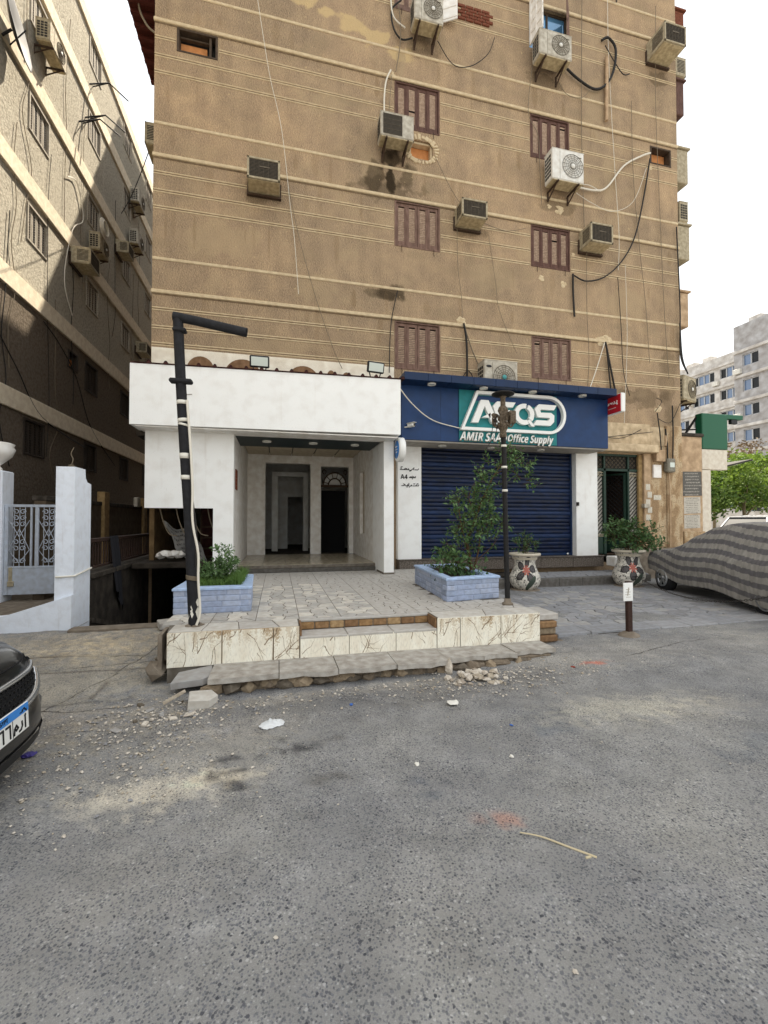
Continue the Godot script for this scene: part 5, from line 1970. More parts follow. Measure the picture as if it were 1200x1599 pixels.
func conditioners() -> void:
	split_unit("stained white split unit cut by the top edge, beside the topmost left shutter", 3.22, 3.98, 14.05, 14.72, -10.1, .36, M.ac_white, 0)
	split_unit("yellowed split unit under the open window with a blue pane", 6.70, 7.69, 14.06, 14.74, -10.1, .36, M.ac_white, 0)
	split_unit("weathered split unit with a square ribbed grille over a black water stain", 2.36, 3.2, 10.93, 11.52, -10.1, .36, M.ac_white, 1)
	split_unit("clean white split unit with round fan below the right third-row shutter", 7.05, 8.03, 10.74, 11.57, -10.1, .36, M.ac_clean, 0)
	split_unit("split unit with teal fan hub standing on the blue sign's canopy", 5.0, 5.93, 4.82, 5.66, -10.0, .4, M.ac_white, 2, 0, Vector3.INF, false)
	split_unit("split unit mostly hidden behind the right end of the blue canopy", 8.0, 8.95, 4.81, 5.20, -10.1, .32, M.ac_clean, 0, 0, Vector3.INF, false)
	window_unit("beige box unit alone on the plain left part of the brown wall", -.71, .01, 9.30, 9.79, -10.1, .5)
	window_unit("beige box unit just right of the second-row left shutter", 4.46, 5.16, 9.29, 9.75, -10.1, .5)
	window_unit("beige box unit just right of the second-row right shutter", 8.22, 8.93, 9.21, 9.74, -10.1, .5)
	window_unit("large grey box unit near the brown wall's upper right corner", 10.60, 11.35, 15.25, 15.82, -9.95, .65)
	# on the side walls of the brown block
	window_unit("pale box unit jutting from the brown block's hidden left side", -.35, .35, 0, .55, 0, .5, -PI / 2, V(-3.02, 11.05, -12.2))
	window_unit("box unit jutting out at the brown block's upper right edge", -.35, .35, 0, .6, 0, .5, PI / 2, V(12.10, 15.5, -11.2))
	split_unit("small dark fan unit at the brown block's right edge", -.4, .4, 0, .62, 0, .34, M.ac_beige, 0, PI / 2, V(12.15, 10.86, -11.2))
	split_unit("rust-streaked unit on the right edge above the poster pier", -.42, .42, 0, .72, 0, .36, M.ac_beige, 0, .35, V(12.15, 5.28, -10.9))
	# on the left building
	var lx := -6.42
	split_unit("shelf-mounted unit at the top left of the sunlit wall", -.5, .5, 0, .6, 0, .36, M.ac_beige, 0, PI / 2, V(lx, 15.0, -14.3))
	split_unit("unit with a coil of white hose in the shade of the left wall", -.45, .45, 0, .6, 0, .36, M.ac_beige, 0, PI / 2, V(lx, 11.35, -17.9))
	window_unit("small pale box unit low on the shaded left wall", -.4, .4, 0, .55, 0, .6, PI / 2, V(lx + .05, 10.1, -16.6))
	window_unit("tiny box unit between the shaded windows of the left wall", -.36, .36, 0, .5, 0, .5, PI / 2, V(lx, 12.9, -20.6))
	split_unit("unit on long brackets deep in the alley on the left wall", -.5, .5, 0, .65, 0, .36, M.ac_white, 0, PI / 2, V(lx, 14.2, -22.2))
	window_unit("lowest box unit far down the alley beside the white fascia", -.4, .4, 0, .5, 0, .5, PI / 2, V(lx, 9.7, -23.4))
	split_unit("highest unit in the deep shade of the alley wall", -.5, .5, 0, .65, 0, .36, M.ac_white, 0, PI / 2, V(lx, 16.2, -22.3))
	var st := S()
	for k in 3:
		var pts := []
		for s in 21:
			var a := TAU * s / 20.0
			pts.append(V(-6.2 + k * .03, 12.25 + sin(a) * (.30 - k * .03), -17.7 + cos(a) * (.36 - k * .04)))
		tube(st, pts, .022, 6)
	top("hose_coil", st, M.cable_white, "coil of white hose hung on a unit on the left wall", "hose")


func facade_cables() -> void:
	var b := thing("cable_run", "loose wires and hoses strung down the front of the brown block", "cables", V(4, 4.5, -10.55))
	var z := -10.54
	# [material, radius, x, y, x, y, ...]
	var runs := [
		["cable_white", .007, -.6, 14.4, -.26, 12.25, .04, 10.92, .25, 9.1, .35, 8.3, .45, 7.0],
		["cable_grey", .008, .2, 9.6, .45, 8.4, .85, 7.0, 1.27, 5.8, 1.5, 5.3],
		["cable_white", .022, 2.72, 13.0, 2.60, 12.7, 2.55, 12.2, 2.56, 11.6],
		["cable_grey", .012, 2.85, 13.0, 2.95, 13.6, 2.98, 14.2, 2.92, 14.8],
		["cable_grey", .008, 2.75, 12.9, 2.7, 12.3, 2.66, 11.6],
		["cable_black", .02, 3.0, 14.9, 2.75, 14.6, 2.8, 14.1, 3.02, 13.9, 3.3, 14.0],
		["cable_white", .02, 2.70, 15.6, 2.72, 14.9, 2.8, 14.4, 3.1, 14.2],
		["cable_black", .010, 3.98, 14.1, 4.4, 13.6, 4.9, 13.65, 5.4, 14.1, 5.6, 14.6],
		["cable_grey", .007, 3.9, 11.0, 4.3, 10.3, 4.6, 9.9],
		["cable_grey", .007, 4.5, 9.2, 4.52, 8.2, 4.62, 7.4, 4.64, 6.9],
		["cable_black", .026, 4.68, 6.75, 4.76, 6.3, 4.77, 5.5, 4.75, 5.1],
		["cable_grey", .016, 4.70, 6.7, 4.9, 6.1, 5.15, 5.6],
		["cable_black", .012, 4.76, 5.5, 4.66, 5.35, 4.64, 5.15, 4.75, 5.0, 4.9, 5.0],
		["cable_black", .012, 4.79, 5.52, 4.9, 5.42, 4.92, 5.2, 4.85, 5.02],
		["cable_grey", .006, 5.4, 9.2, 5.6, 8.0, 5.7, 7.2, 6.2, 6.1],
		["cable_grey", .007, 5.2, 9.5, 5.9, 9.4, 6.5, 9.55],
		["cable_black", .034, 7.75, 14.35, 8.2, 14.1, 8.75, 13.95, 9.15, 14.2, 9.4, 14.7, 9.45, 15.3, 9.2, 15.55, 9.0, 15.45],
		["cable_black", .014, 9.1, 15.3, 9.4, 14.9, 9.7, 14.6, 9.95, 14.7],
		["cable_grey", .008, 7.5, 14.0, 7.8, 13.6, 8.3, 13.6, 8.6, 13.9],
		["worn_pink", .05, 9.17, 15.0, 9.14, 14.0, 9.12, 13.1],
		["cable_white", .007, 9.22, 17.4, 9.2, 15.5, 9.28, 13.5, 9.4, 11.5, 9.5, 9.8, 9.46, 8.8],
		["cable_white", .026, 8.05, 11.0, 8.7, 11.0, 9.1, 11.15, 9.7, 11.9, 10.3, 12.3, 10.62, 12.45],
		["cable_white", .007, 8.05, 10.85, 8.6, 10.6, 9.3, 10.5, 10.0, 10.9, 10.5, 12.0],
		["cable_white", .009, 8.05, 11.05, 8.5, 11.1, 8.9, 11.0],
		["cable_black", .020, 10.62, 12.3, 10.4, 11.2, 10.05, 9.9, 9.6, 9.1, 9.0, 8.55, 8.4, 8.35, 8.0, 8.45],
		["cable_black", .026, 7.97, 8.5, 7.98, 8.0, 8.0, 7.3],
		["cable_grey", .008, 10.0, 13.9, 10.0, 11.8, 10.2, 9.6, 10.4, 8.0, 10.5, 6.2],
		["cable_grey", .008, 10.9, 17.0, 10.85, 14.0, 10.95, 11.0, 11.05, 8.0, 11.2, 5.8],
		["cable_grey", .010, 8.35, 17.0, 8.3, 13.0, 8.36, 9.9],
		["cable_grey", .008, 8.42, 9.2, 8.4, 7.5, 8.45, 6.2, 8.4, 5.3],
		["cable_black", .026, 9.0, 6.68, 9.15, 6.0, 9.35, 5.2],
		["cable_black", .020, 9.03, 6.66, 9.10, 5.9, 9.18, 5.25],
		["cable_white", .014, 8.98, 6.66, 8.7, 5.9, 8.45, 5.25],
		["cable_black", .010, 9.45, 8.6, 9.55, 7.2, 9.6, 5.9, 9.8, 5.2],
		["cable_white", .006, 9.72, 9.0, 9.74, 7.0, 9.66, 5.4, 9.6, 4.4],
		["cable_black", .018, 11.55, 10.4, 11.62, 8.0, 11.6, 6.6, 11.8, 6.1],
		["cable_black", .022, 11.62, 7.5, 11.7, 6.5, 11.9, 6.0],
		["cable_black", .012, 2.9, 7.4, 2.72, 6.5, 2.68, 5.3],
		["cable_grey", .008, 6.76, 14.2, 6.6, 12.8, 6.9, 12.2, 6.95, 11.3, 7.0, 10.3],
		["cable_black", .016, 7.6, 17.2, 8.6, 16.9, 9.4, 17.1, 9.5, 16.7]]
	for r in runs:
		var pts := []
		for k in range(2, r.size(), 2):
			pts.append(V(r[k], r[k + 1], z + .02 + R(-.015, .02)))
		var st := S()
		tube(st, curve(pts, 6), r[1], 6)
		wp("wire", st, M[r[0]], b)
	# splashes of mortar where cables go into the wall
	for p in [[4.66, 6.84, .2], [9.0, 6.76, .34], [6.98, 8.3, .16], [7.72, 8.2, .14], [7.3, 10.35, .1], [7.62, 10.3, .2], [2.8, 13.0, .12], [10.9, 4.9, .18], [8.05, 9.1, .1], [10.7, 12.1, .1]]:
		var st := S()
		for k in 6:
			rock(st, V(p[0] + R(-.5, .5) * p[2], p[1] + R(-.4, .4) * p[2], -10.6), V(R(.3, .6), R(.2, .45), .12) * p[2], k + int(p[0] * 10))
		wp("mortar_splash", st, M.ledge, b)
	var st := S()
	tube(st, sag(V(-6.7, 15.0, -21), V(-2.8, 14.6, -13), .6, 12), .015, 5)
	top("overhead_cable", st, M.cable_black, "thin black cable crossing the alley high between the two buildings", "cable")
	# a curl of hose on the block's upper left corner
	st = S()
	tube(st, curve([V(-2.85, 15.1, -10.9), V(-3.2, 14.9, -11.2), V(-3.35, 14.2, -11.5), V(-3.1, 13.4, -11.2), V(-2.8, 12.9, -10.9)], 6), .025, 6)
	top("corner_hose", st, M.cable_grey, "curl of grey hose hanging off the brown block's upper left corner", "hose")


func terrace() -> void:
	var b := thing("terrace", "raised terrace of crazy paving faced with cream marble tiles and two steps", "terrace", V(1.08, 0, -7.6))
	var yt := .43
	var st := S()
	# core: left of the step, right of it, behind it
	prism(st, flatpoly([-1.13, -5.07, .24, -5.07, .24, -5.36, 1.89, -5.36, 1.89, -5.07, 3.29, -5.07, 3.29, -10.3, -1.27, -10.3, -1.27, -6.0]), -.25, .4255, Transform3D(Basis(Vector3(1, 0, 0), Vector3(0, 0, 1), Vector3(0, 1, 0)), Vector3.ZERO))
	wp("bed", st, M.grout, b)
	# paving: irregular stones, the nearer ones as pieces of their own
	var keep := func(c: Vector2) -> bool: return true
	var tiles := []
	# stamped squares of about half a metre, each broken into stones
	var k := 0
	var far := S()
	var lists := []
	for i in 9:
		for j in 10:
			var x0 := -1.26 + i * .507
			var x1 := x0 + .499
			var z1 := -5.40 - j * .492
			var z0 := z1 - .484
			var nx := 3
			lists.append([voronoi(x0, x1, z0, z1, nx, 4, .42, .012, keep), j])
	for l in lists:
		for poly in l[0]:
			var skip := false
			var c := Vector2.ZERO
			for p in poly:
				c += p / poly.size()
			if c.x > 2.42 and c.y < -6.05 and c.y > -7.9 and c.x < 3.25:
				continue
			if c.x < -.42 and c.y < -6.02 and c.y > -7.2:
				continue
			if l[1] < 6 and k < 290:
				st = S()
				stone(st, poly, .396, yt + R(-.002, .002), .004, Vector2(R(-.006, .006), R(-.006, .006)))
				wp("paving_stone", st, M["pave%d" % (rng.randi() % 4)], b)
				k += 1
			else:
				stone(far, poly, .396, yt + R(-.002, .002), .004, Vector2(R(-.006, .006), R(-.006, .006)))
	stuff(wp("far_paving", far, M.pave1, b))
	# front strip on both sides of the step
	for q in [[-1.12, .23, 4], [1.90, 3.28, 4]]:
		for poly in voronoi(q[0], q[1], -5.385, -5.06, q[2], 1, .28, .008, keep):
			st = S()
			stone(st, poly, .396, yt + R(-.002, .003), .006)
			wp("edge_stone", st, M["pave%d" % (rng.randi() % 3)], b)
	# marble faces
	var face := func(x0: float, x1: float, y0: float, y1: float, z: float, uo: Vector2):
		var s2 := S()
		var w := (x1 - x0) * .62
		var h := (y1 - y0) * .9
		var d := .004
		# a tile with a narrow bevel round it
		quv(s2, [V(x0 + d, y0 + d, z), V(x1 - d, y0 + d, z), V(x1 - d, y1 - d, z), V(x0 + d, y1 - d, z)], [uo + Vector2(0, h), uo + Vector2(w, h), uo + Vector2(w, 0), uo])
		for e in [[0, 1], [1, 2], [2, 3], [3, 0]]:
			var o := [V(x0, y0, z - .006), V(x1, y0, z - .006), V(x1, y1, z - .006), V(x0, y1, z - .006)]
			var n := [V(x0 + d, y0 + d, z), V(x1 - d, y0 + d, z), V(x1 - d, y1 - d, z), V(x0 + d, y1 - d, z)]
			quv(s2, [o[e[0]], o[e[1]], n[e[1]], n[e[0]]], [uo, uo, uo, uo])
		wp("marble_tile", s2, M.marble, b)
	var cuts := [-1.135, -.582, -.042, .245]
	for c in 3:
		face.call(cuts[c] + .003, cuts[c + 1] - .003, .05, .418, -5.05, Vector2(.07 + c * .33, .02))
	cuts = [1.885, 2.19, 2.74, 3.295]
	for c in 3:
		face.call(cuts[c] + .003, cuts[c + 1] - .003, .045, .418, -5.05, Vector2(.21 + c * .29, .04))
	cuts = [.25, .81, 1.37, 1.882]
	for c in 3:
		face.call(cuts[c] + .003, cuts[c + 1] - .003, .05, .292, -5.046, Vector2(.5 + c * .27, .36))
	for c in 5:
		var zz := -5.06 - c * .62
		st = S()
		quv(st, [V(3.296, .06, zz), V(3.296, .06, zz - .61), V(3.296, .418, zz - .61), V(3.296, .418, zz)], [Vector2(.1 + c * .2, .36), Vector2(.5 + c * .2, .36), Vector2(.5 + c * .2, .02), Vector2(.1 + c * .2, .02)])
		wp("marble_tile", st, M.marble, b)
	# the sunk step: tread slabs and a riser of orange-brown stones
	wp("step_core", lohi(V(.245, -.2, -5.36), V(1.885, .27, -5.052)), M.grout, b)
	for c in 3:
		wp("step_tread", lohi(V(.25 + c * .545, .272, -5.35), V(.25 + c * .545 + .539, .302 + R(-.002, .002), -5.042), .006), M.pave1, b)
	for c in 9:
		wp("riser_stone", lohi(V(.26 + c * .18, .305, -5.39), V(.26 + c * .18 + .17, .392 + R(-.006, .004), -5.345 + R(-.006, .006)), .012), M["riser%d" % (c % 4)], b)
	wp("riser_cap", lohi(V(.25, .395, -5.40), V(1.88, .428, -5.34), .008), M.pave3, b)
	for x in [.247, 1.86]:
		wp("step_cheek", lohi(V(x, .304, -5.34), V(x + .022, .424, -5.056), .004), M.riser3, b)
	# left return, broken open
	st = S()
	prism(st, flatpoly([-5.06, .0, -5.06, .40, -5.32, .41, -5.9, .41, -6.0, -.1, -5.4, -.1]), -.02, .02, Transform3D(Basis(Vector3(0, 0, 1), Vector3(0, 1, 0), Vector3(-1, 0, 0)), V(-1.20, 0, 0)))
	wp("broken_return", st, M.concrete, b)
	st = S()
	for c in 7:
		rock(st, V(-1.22 + R(-.06, .05), .02 + (c % 3) * .13, -5.15 - c * .11), V(R(.08, .14), R(.07, .12), R(.1, .16)), 100 + c)
	stuff(wp("broken_edge", st, M.concrete, b))
	# right end: a stack of bare bricks
	for c in 4:
		wp("brick", lohi(V(3.31, .02 + c * .092, -5.62 + R(-.02, .02)), V(3.60 + R(-.03, .04), .105 + c * .092, -5.12 + R(-.03, .03)), .012), [M.riser3, M.rubble0, M.riser1, M.pave1][c], b)
	wp("brick_bed", lohi(V(3.30, -.15, -5.68), V(3.72, .02, -5.12), .03), M.rubble1, b)
	# pavement slab in front, on a rubble footing
	var p := thing("kerb_slab", "long broken pavement slab on a rubble footing in front of the terrace", "pavement", V(1, -.1, -4.8))
	var edges := [-.66, .02, .62, 1.25, 1.85, 2.30, 2.72, 3.28]
	for c in edges.size() - 1:
		var z1 := -4.56 + R(-.03, .03) - (.06 if c > 3 else 0.0) - (.05 if c == 6 else 0.0)
		var poly := PackedVector2Array([Vector2(edges[c] + .004, -5.048)])
		poly.append(Vector2(edges[c] + .004, z1))
		for s in 4:
			poly.append(Vector2(lerpf(edges[c], edges[c + 1], (s + 1) / 5.0), z1 + R(-.045, .04)))
		poly.append(Vector2(edges[c + 1] - .004, z1 + R(-.02, .02)))
		poly.append(Vector2(edges[c + 1] - .004, -5.048))
		st = S()
		prism(st, poly, -.062, -.012, Transform3D(Basis(Vector3(1, 0, 0), Vector3(0, 0, 1), Vector3(0, -1, 0)), V(0, 0, 0)))
		# prism extrudes along -y in this frame
		var o := wp("slab", st, M.kerb_slab, p)
		o.position.y += [.0, .0, .006, .004, .0, -.004, .004][c]
	var n := 0
	for c in 22:
		var x := -.62 + c * .176
		st = S()
		rock(st, V(x + R(-.02, .02), -.06 + R(-.015, .01), -4.66 + R(-.03, .02)), V(R(.08, .12), R(.06, .085), R(.07, .1)), 200 + c)
		wp("rubble_stone", st, M["rubble%d" % (rng.randi() % 4)], p)
	for c in 12:
		wp("rubble_stone", one(V(0, 0, 0), V(R(.12, .22), R(.06, .09), .14), .018, at(V(-.4 + c * .29 + R(-.05, .05), -.045 + R(-.01, .0), -4.70), R(-.15, .15), 0, R(-.08, .08))), M["rubble%d" % (rng.randi() % 4)], p)
	wp("footing", lohi(V(-.66, -.3, -5.04), V(3.2, .008, -4.68), .01), M.rubble1, p)
	# two slabs that have slid off at the left end
	var l1 := ["cracked grey paving slab tilted at the terrace's front left corner", "broken paving block lying on edge below the tilted slab", "flat stone lying by the ramp's lip at the terrace's left side"]
	for c in 3:
		var poly: PackedVector2Array = [flatpoly([-.16, -.14, .17, -.17, .19, .10, .10, .16, -.20, .12]), flatpoly([-.10, -.11, .10, -.10, .15, .03, .07, .13, -.11, .10]), flatpoly([-.22, -.12, .18, -.14, .22, .10, -.16, .14])][c]
		var loc: Vector3 = [V(-.83, -.02, -4.87), V(-.70, -.12, -4.45), V(-1.52, .05, -7.15)][c]
		st = S()
		stone(st, poly, -.02, [.05, .09, .07][c], .01)
		var o := top("loose_slab", st, [M.slab2, M.pave0, M.pave1][c], l1[c], "slab", "slabs broken off the terrace")
		o.transform = at(loc, R(-.2, .2), .06, [.10, -.05, .02][c])
	planters()


func planter(called: String, label: String, p: Array, y0: float, y1: float) -> Node3D:
	# p: four corners in x and z: front left, front right, back right, back left
	var o := thing(called, label, "planter", V((p[0].x + p[2].x) * .5, y0, (p[0].y + p[2].y) * .5), 0, "painted brick planters on the terrace")
	var th := .13
	var rows := 4
	var rh := (y1 - .035 - y0) / rows
	for s in 4:
		var a: Vector2 = p[s]
		var c: Vector2 = p[(s + 1) % 4]
		var len := a.distance_to(c)
		var dir := (c - a) / len
		var inw := Vector2(dir.y, -dir.x)
		for r in rows:
			var x := 0.0
			var first := true
			while x < len - .01:
				var l := (.18 if (r + s) % 2 == 0 else .30) if first else R(.27, .34)
				first = false
				var e := minf(len, x + l)
				if len - e < .09:
					e = len
				# corners: every other course runs through
				var xa := x
				var xe := e
				if x == 0.0 and (r + s) % 2 == 1:
					xa = th * .98
				if e >= len - .001 and (r + s + 1) % 2 == 1:
					xe = len
				var mid := a + dir * (xa + xe) * .5 + inw * (th * .5 + R(-.002, .002))
				if xe - xa > .04:
					wp("brick", one(Vector3.ZERO, V(xe - xa - .006, rh - .007, th), .007, at(V(mid.x, y0 + rh * (r + .5), mid.y), -dir.angle())), M["blue_brick%d" % (rng.randi() % 4)], o)
				x = e
	# mortar core just behind the faces, then the coping
	var ctr: Vector2 = (p[0] + p[1] + p[2] + p[3]) * .25
	var ring := func(d: float) -> Array:
		var out := []
		for s in 4:
			var prev: Vector2 = (p[s] - p[(s + 3) % 4]).normalized()
			var nxt: Vector2 = (p[(s + 1) % 4] - p[s]).normalized()
			out.append(p[s] + Vector2(prev.y, -prev.x) * d + Vector2(nxt.y, -nxt.x) * d)
		return out
	for lay in 2:
		var a: Array = ring.call([.006, -.012][lay])
		var c: Array = ring.call([th - .006, th + .01][lay])
		var ya: float = [y0, y1 - .035][lay]
		var yb: float = [y1 - .036, y1][lay]
		var st := S()
		for s in 4:
			var t := (s + 1) % 4
			var f := func(v: Vector2, y: float) -> Vector3: return V(v.x, y, v.y)
			var bev := .012 if lay == 1 else .0
			var a2: Array = ring.call([.006, 0.0][lay])
			quad(st, f.call(a[s], ya), f.call(a[t], ya), f.call(a[t], yb - bev), f.call(a[s], yb - bev))
			quad(st, f.call(a[s], yb - bev), f.call(a[t], yb - bev), f.call(a2[t], yb), f.call(a2[s], yb))
			quad(st, f.call(a2[s], yb), f.call(a2[t], yb), f.call(c[t], yb), f.call(c[s], yb))
			quad(st, f.call(c[t], ya), f.call(c[s], ya), f.call(c[s], yb), f.call(c[t], yb))
			quad(st, f.call(c[s], ya), f.call(c[t], ya), f.call(a[t], ya), f.call(a[s], ya))
		wp(["mortar", "coping"][lay], st, [M.blue_brick3, M.cap_blue][lay], o)
	var c2: Array = ring.call(th - .01)
	var st := S()
	quad(st, V(c2[0].x, y1 - .06, c2[0].y), V(c2[1].x, y1 - .06, c2[1].y), V(c2[2].x, y1 - .06, c2[2].y), V(c2[3].x, y1 - .06, c2[3].y))
	wp("soil", st, M.soil, o)
	return o


func planters() -> void:
	planter("brick_planter", "pale blue brick planter with grass beside the leaning pole", [Vector2(-1.27, -5.97), Vector2(-.33, -5.97), Vector2(-.38, -7.28), Vector2(-1.24, -7.28)], .43, .76)
	planter("brick_planter", "pale blue brick planter holding a shrub by the black lamp post", [Vector2(2.38, -5.98), Vector2(3.29, -6.12), Vector2(3.36, -8.0), Vector2(2.52, -7.95)], .43, .775)


func right_pavement() -> void:
	var st := S()
	# bed, two levels
	prism(st, flatpoly([3.72, -5.35, 4.9, -5.30, 7.5, -5.30, 12.5, -5.4, 12.5, -9.3, 3.31, -9.25, 3.31, -5.68]), -.12, .022, Transform3D(Basis(Vector3(1, 0, 0), Vector3(0, 0, 1), Vector3(0, 1, 0)), Vector3.ZERO))
	var base := struct("pavement", st, M.grout_grey)
	var k := 0
	var far := S()
	var keep := func(c: Vector2) -> bool: return c.x > 3.4 or c.y < -5.8
	for poly in voronoi(3.33, 8.7, -9.2, -5.72, 24, 17, .36, .014, keep):
		if k < 290 and poly[0].y > -8.5 and poly[0].x < 7.9:
			var s2 := S()
			stone(s2, poly, .02, .035 + R(-.004, .004), .006, Vector2(R(-.012, .012), R(-.012, .012)))
			part("paver", s2, M["slab%d" % (rng.randi() % 4)], base)
			k += 1
		else:
			stone(far, poly, .02, .035 + R(-.004, .004), .006)
	stuff(part("far_pavers", far, M.slab1, base))
	# border of larger flags along the road
	var x := 3.76
	while x < 9.2:
		var w := R(.5, .62)
		st = S()
		stone(st, flatpoly([x, -5.70, x + w - .012, -5.70, x + w - .03, -5.33, x - .01, -5.32]), -.1, .05 + R(-.008, .006), .01, Vector2(R(-.02, .02), R(-.02, .02)))
		part("flag", st, M["slab%d" % (rng.randi() % 3)], base)
		x += w
	# the upper level before the shutter, behind a kerb
	st = S()
	prism(st, flatpoly([3.31, -9.30, 8.62, -9.50, 9.55, -9.6, 9.55, -10.5, 3.31, -10.5]), -.1, .20, Transform3D(Basis(Vector3(1, 0, 0), Vector3(0, 0, 1), Vector3(0, 1, 0)), Vector3.ZERO))
	var up := struct("upper_pavement", st, M.grout_grey)
	for c in 9:
		var x0 := 3.31 + c * .66
		part("kerb_stone", one(Vector3.ZERO, V(.652, .3, .15), .018, at(V(x0 + .33, .075, -9.30 - c * .022), .034)), M.kerb, up)
	var more := S()
	for poly in voronoi(3.33, 9.5, -10.4, -9.62, 24, 4, .34, .014, func(c: Vector2) -> bool: return true):
		stone(more, poly, .19, .232, .008, Vector2(0, -.15))
	stuff(part("upper_pavers", more, M.slab1, up))
	st = S()
	var disc := []
	lathe(st, [Vector2(0, .012), Vector2(.55, .012), Vector2(.56, 0)], 24, at(V(5.75, .252, -9.95)))
	top("manhole_lid", st, M.concrete_dark, "dark round lid in the pavement before the blue shutter", "manhole cover")


func ramp_and_gate() -> void:
	# the ramp down beside the terrace
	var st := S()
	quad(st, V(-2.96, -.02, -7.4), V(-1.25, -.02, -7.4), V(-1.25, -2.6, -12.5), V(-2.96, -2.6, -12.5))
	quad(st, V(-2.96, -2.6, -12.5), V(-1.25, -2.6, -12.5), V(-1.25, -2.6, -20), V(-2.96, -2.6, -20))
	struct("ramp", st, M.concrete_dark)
	struct("ramp_lip", lohi(V(-2.95, -.2, -7.46), V(-1.2, .035, -7.25), .02), M.concrete)
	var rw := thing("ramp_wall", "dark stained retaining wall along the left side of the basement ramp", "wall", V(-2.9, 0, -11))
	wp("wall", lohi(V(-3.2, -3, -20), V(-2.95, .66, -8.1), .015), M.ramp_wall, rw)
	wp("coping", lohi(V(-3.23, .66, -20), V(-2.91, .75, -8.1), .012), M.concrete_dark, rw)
	st = S()
	prism(st, flatpoly([8.1, -.05, 8.1, .03, 14, -1.6, 14, -1.7]), -.01, .02, Transform3D(Basis(Vector3(0, 0, -1), Vector3(0, 1, 0), Vector3(1, 0, 0)), V(-2.95, 0, 0)))
	wp("ledge", st, M.concrete_dark, rw)
	wp("far_wall", lohi(V(-1.26, -3, -20), V(-1.0, .4, -7.3)), M.ramp_wall, rw)
	# dark store at the foot of it
	st = S()
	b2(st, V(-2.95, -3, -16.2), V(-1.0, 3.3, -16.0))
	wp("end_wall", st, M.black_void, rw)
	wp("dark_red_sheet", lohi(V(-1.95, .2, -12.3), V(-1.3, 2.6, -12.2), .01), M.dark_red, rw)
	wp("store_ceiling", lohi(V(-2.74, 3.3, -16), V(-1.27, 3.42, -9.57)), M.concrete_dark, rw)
	# railing on the coping
	var rl := thing("ramp_railing", "brown iron railing with thin bars above the basement ramp", "railing", V(-2.9, .75, -10))
	wp("top_rail", lohi(V(-3.08, 1.24, -15), V(-3.01, 1.31, -8.1), .01), M.rail_brown, rl)
	wp("bottom_rail", lohi(V(-3.07, .80, -15), V(-3.02, .84, -8.1), .006), M.rail_brown, rl)
	var bar_ := one(Vector3.ZERO, V(.018, .42, .018), .003)
	bar_.generate_normals()
	var bm := bar_.commit()
	for k in 58:
		wp("bar", bm, M.rail_brown, rl).position += V(-3.045, 1.04, -8.15 - k * .12)
	st = S()
	var cl := []
	for k in 9:
		var zz := -9.0 - k * .05
		cl.append([V(-2.99 + sin(k * 1.9) * .02, 1.33, zz), V(-2.95 + sin(k * 1.9) * .03, .85 + sin(k) * .05, zz - .03), V(-2.89 + sin(k * 1.3) * .03, .30 - .05 * k + sin(k * 2.2) * .05, zz - .06)])
	for k in 8:
		for j in 2:
			quad(st, cl[k][j], cl[k][j + 1], cl[k + 1][j + 1], cl[k + 1][j])
	top("black_cloth", st, M.cloth_dark, "black cloth thrown over the brown railing above the ramp", "cloth")
	st = S()
	for s in 9:
		for j in 8:
			var f := func(u: int, v: int) -> Vector3:
				return V(-2.42 + u * .072 + v * .055, 1.60 - v * .105 + sin(u * 1.3 + v * .9) * .05 - u * .035, -10.3 + sin(u * .9 + v * 1.4) * .09)
			quv(st, [f.call(s, j + 1), f.call(s + 1, j + 1), f.call(s + 1, j), f.call(s, j)], [Vector2(s / 9.0, (j + 1) / 8.0), Vector2((s + 1) / 9.0, (j + 1) / 8.0), Vector2((s + 1) / 9.0, j / 8.0), Vector2(s / 9.0, j / 8.0)])
	top("printed_banner", st, M.banner, "crumpled grey printed banner hanging in the dark gap under the white wall", "banner")
	st = S()
	for s in 5:
		rock(st, V(-2.42 + s * .09, .88 + (s % 2) * .03, -10.15 + R(-.1, .1)), V(.13, .09, .12), 300 + s)
	top("rag_bundle", st, M.white_worn, "pale bundle of rags on the wall top below the printed banner", "rags")
	var hw := thing("hanging_wires", "loose wires dangling in the dark gap under the white wall", "wires", V(-1.8, 1.86, -9.65))
	for s in 4:
		var x := -2.3 + s * .3
		st = S()
		tube(st, curve([V(x, 1.86, -9.6), V(x + .04, 1.6, -9.7), V(x + .14, 1.35, -9.75), V(x + .3, 1.3, -9.7)], 5), .012, 5)
		wp("wire", st, M.cable_grey, hw)
	var rk := thing("rack", "rusty rack of thin shelves behind the leaning pole in the dark gap", "rack", V(-1.5, .74, -10.87))
	for y in [.76, .95, 1.2, 1.45]:
		wp("shelf", lohi(V(-1.70, y, -10.95), V(-1.29, y + .035, -10.80), .004), M.rust_iron, rk)
	for x in [-1.74, -1.32]:
		wp("upright", lohi(V(x, .74, -10.89), V(x + .035, 1.86, -10.85), .004), M.rust_iron, rk)
	wp("shelf_slab", lohi(V(-2.9, .62, -11.0), V(-1.27, .74, -9.9), .02), M.ramp_wall, rw)
	# yard wall with ochre columns, left of the ramp
	var y := thing("yard_wall", "low brown yard wall with ochre columns in front of the left building", "wall", V(-4.5, 0, -14))
	wp("wall", lohi(V(-4.62, -.2, -22), V(-4.42, 2.0, -9.9), .01), M.yard_wall, y)
	wp("wall_top", lohi(V(-4.66, 2.0, -22), V(-4.40, 2.1, -9.9), .01), M.concrete_dark, y)
	for z in [-12.85, -16.3, -19.6]:
		wp("column", lohi(V(-4.52, -.2, z - .17), V(-4.34, 2.36, z + .17), .012), M.ochre, y)
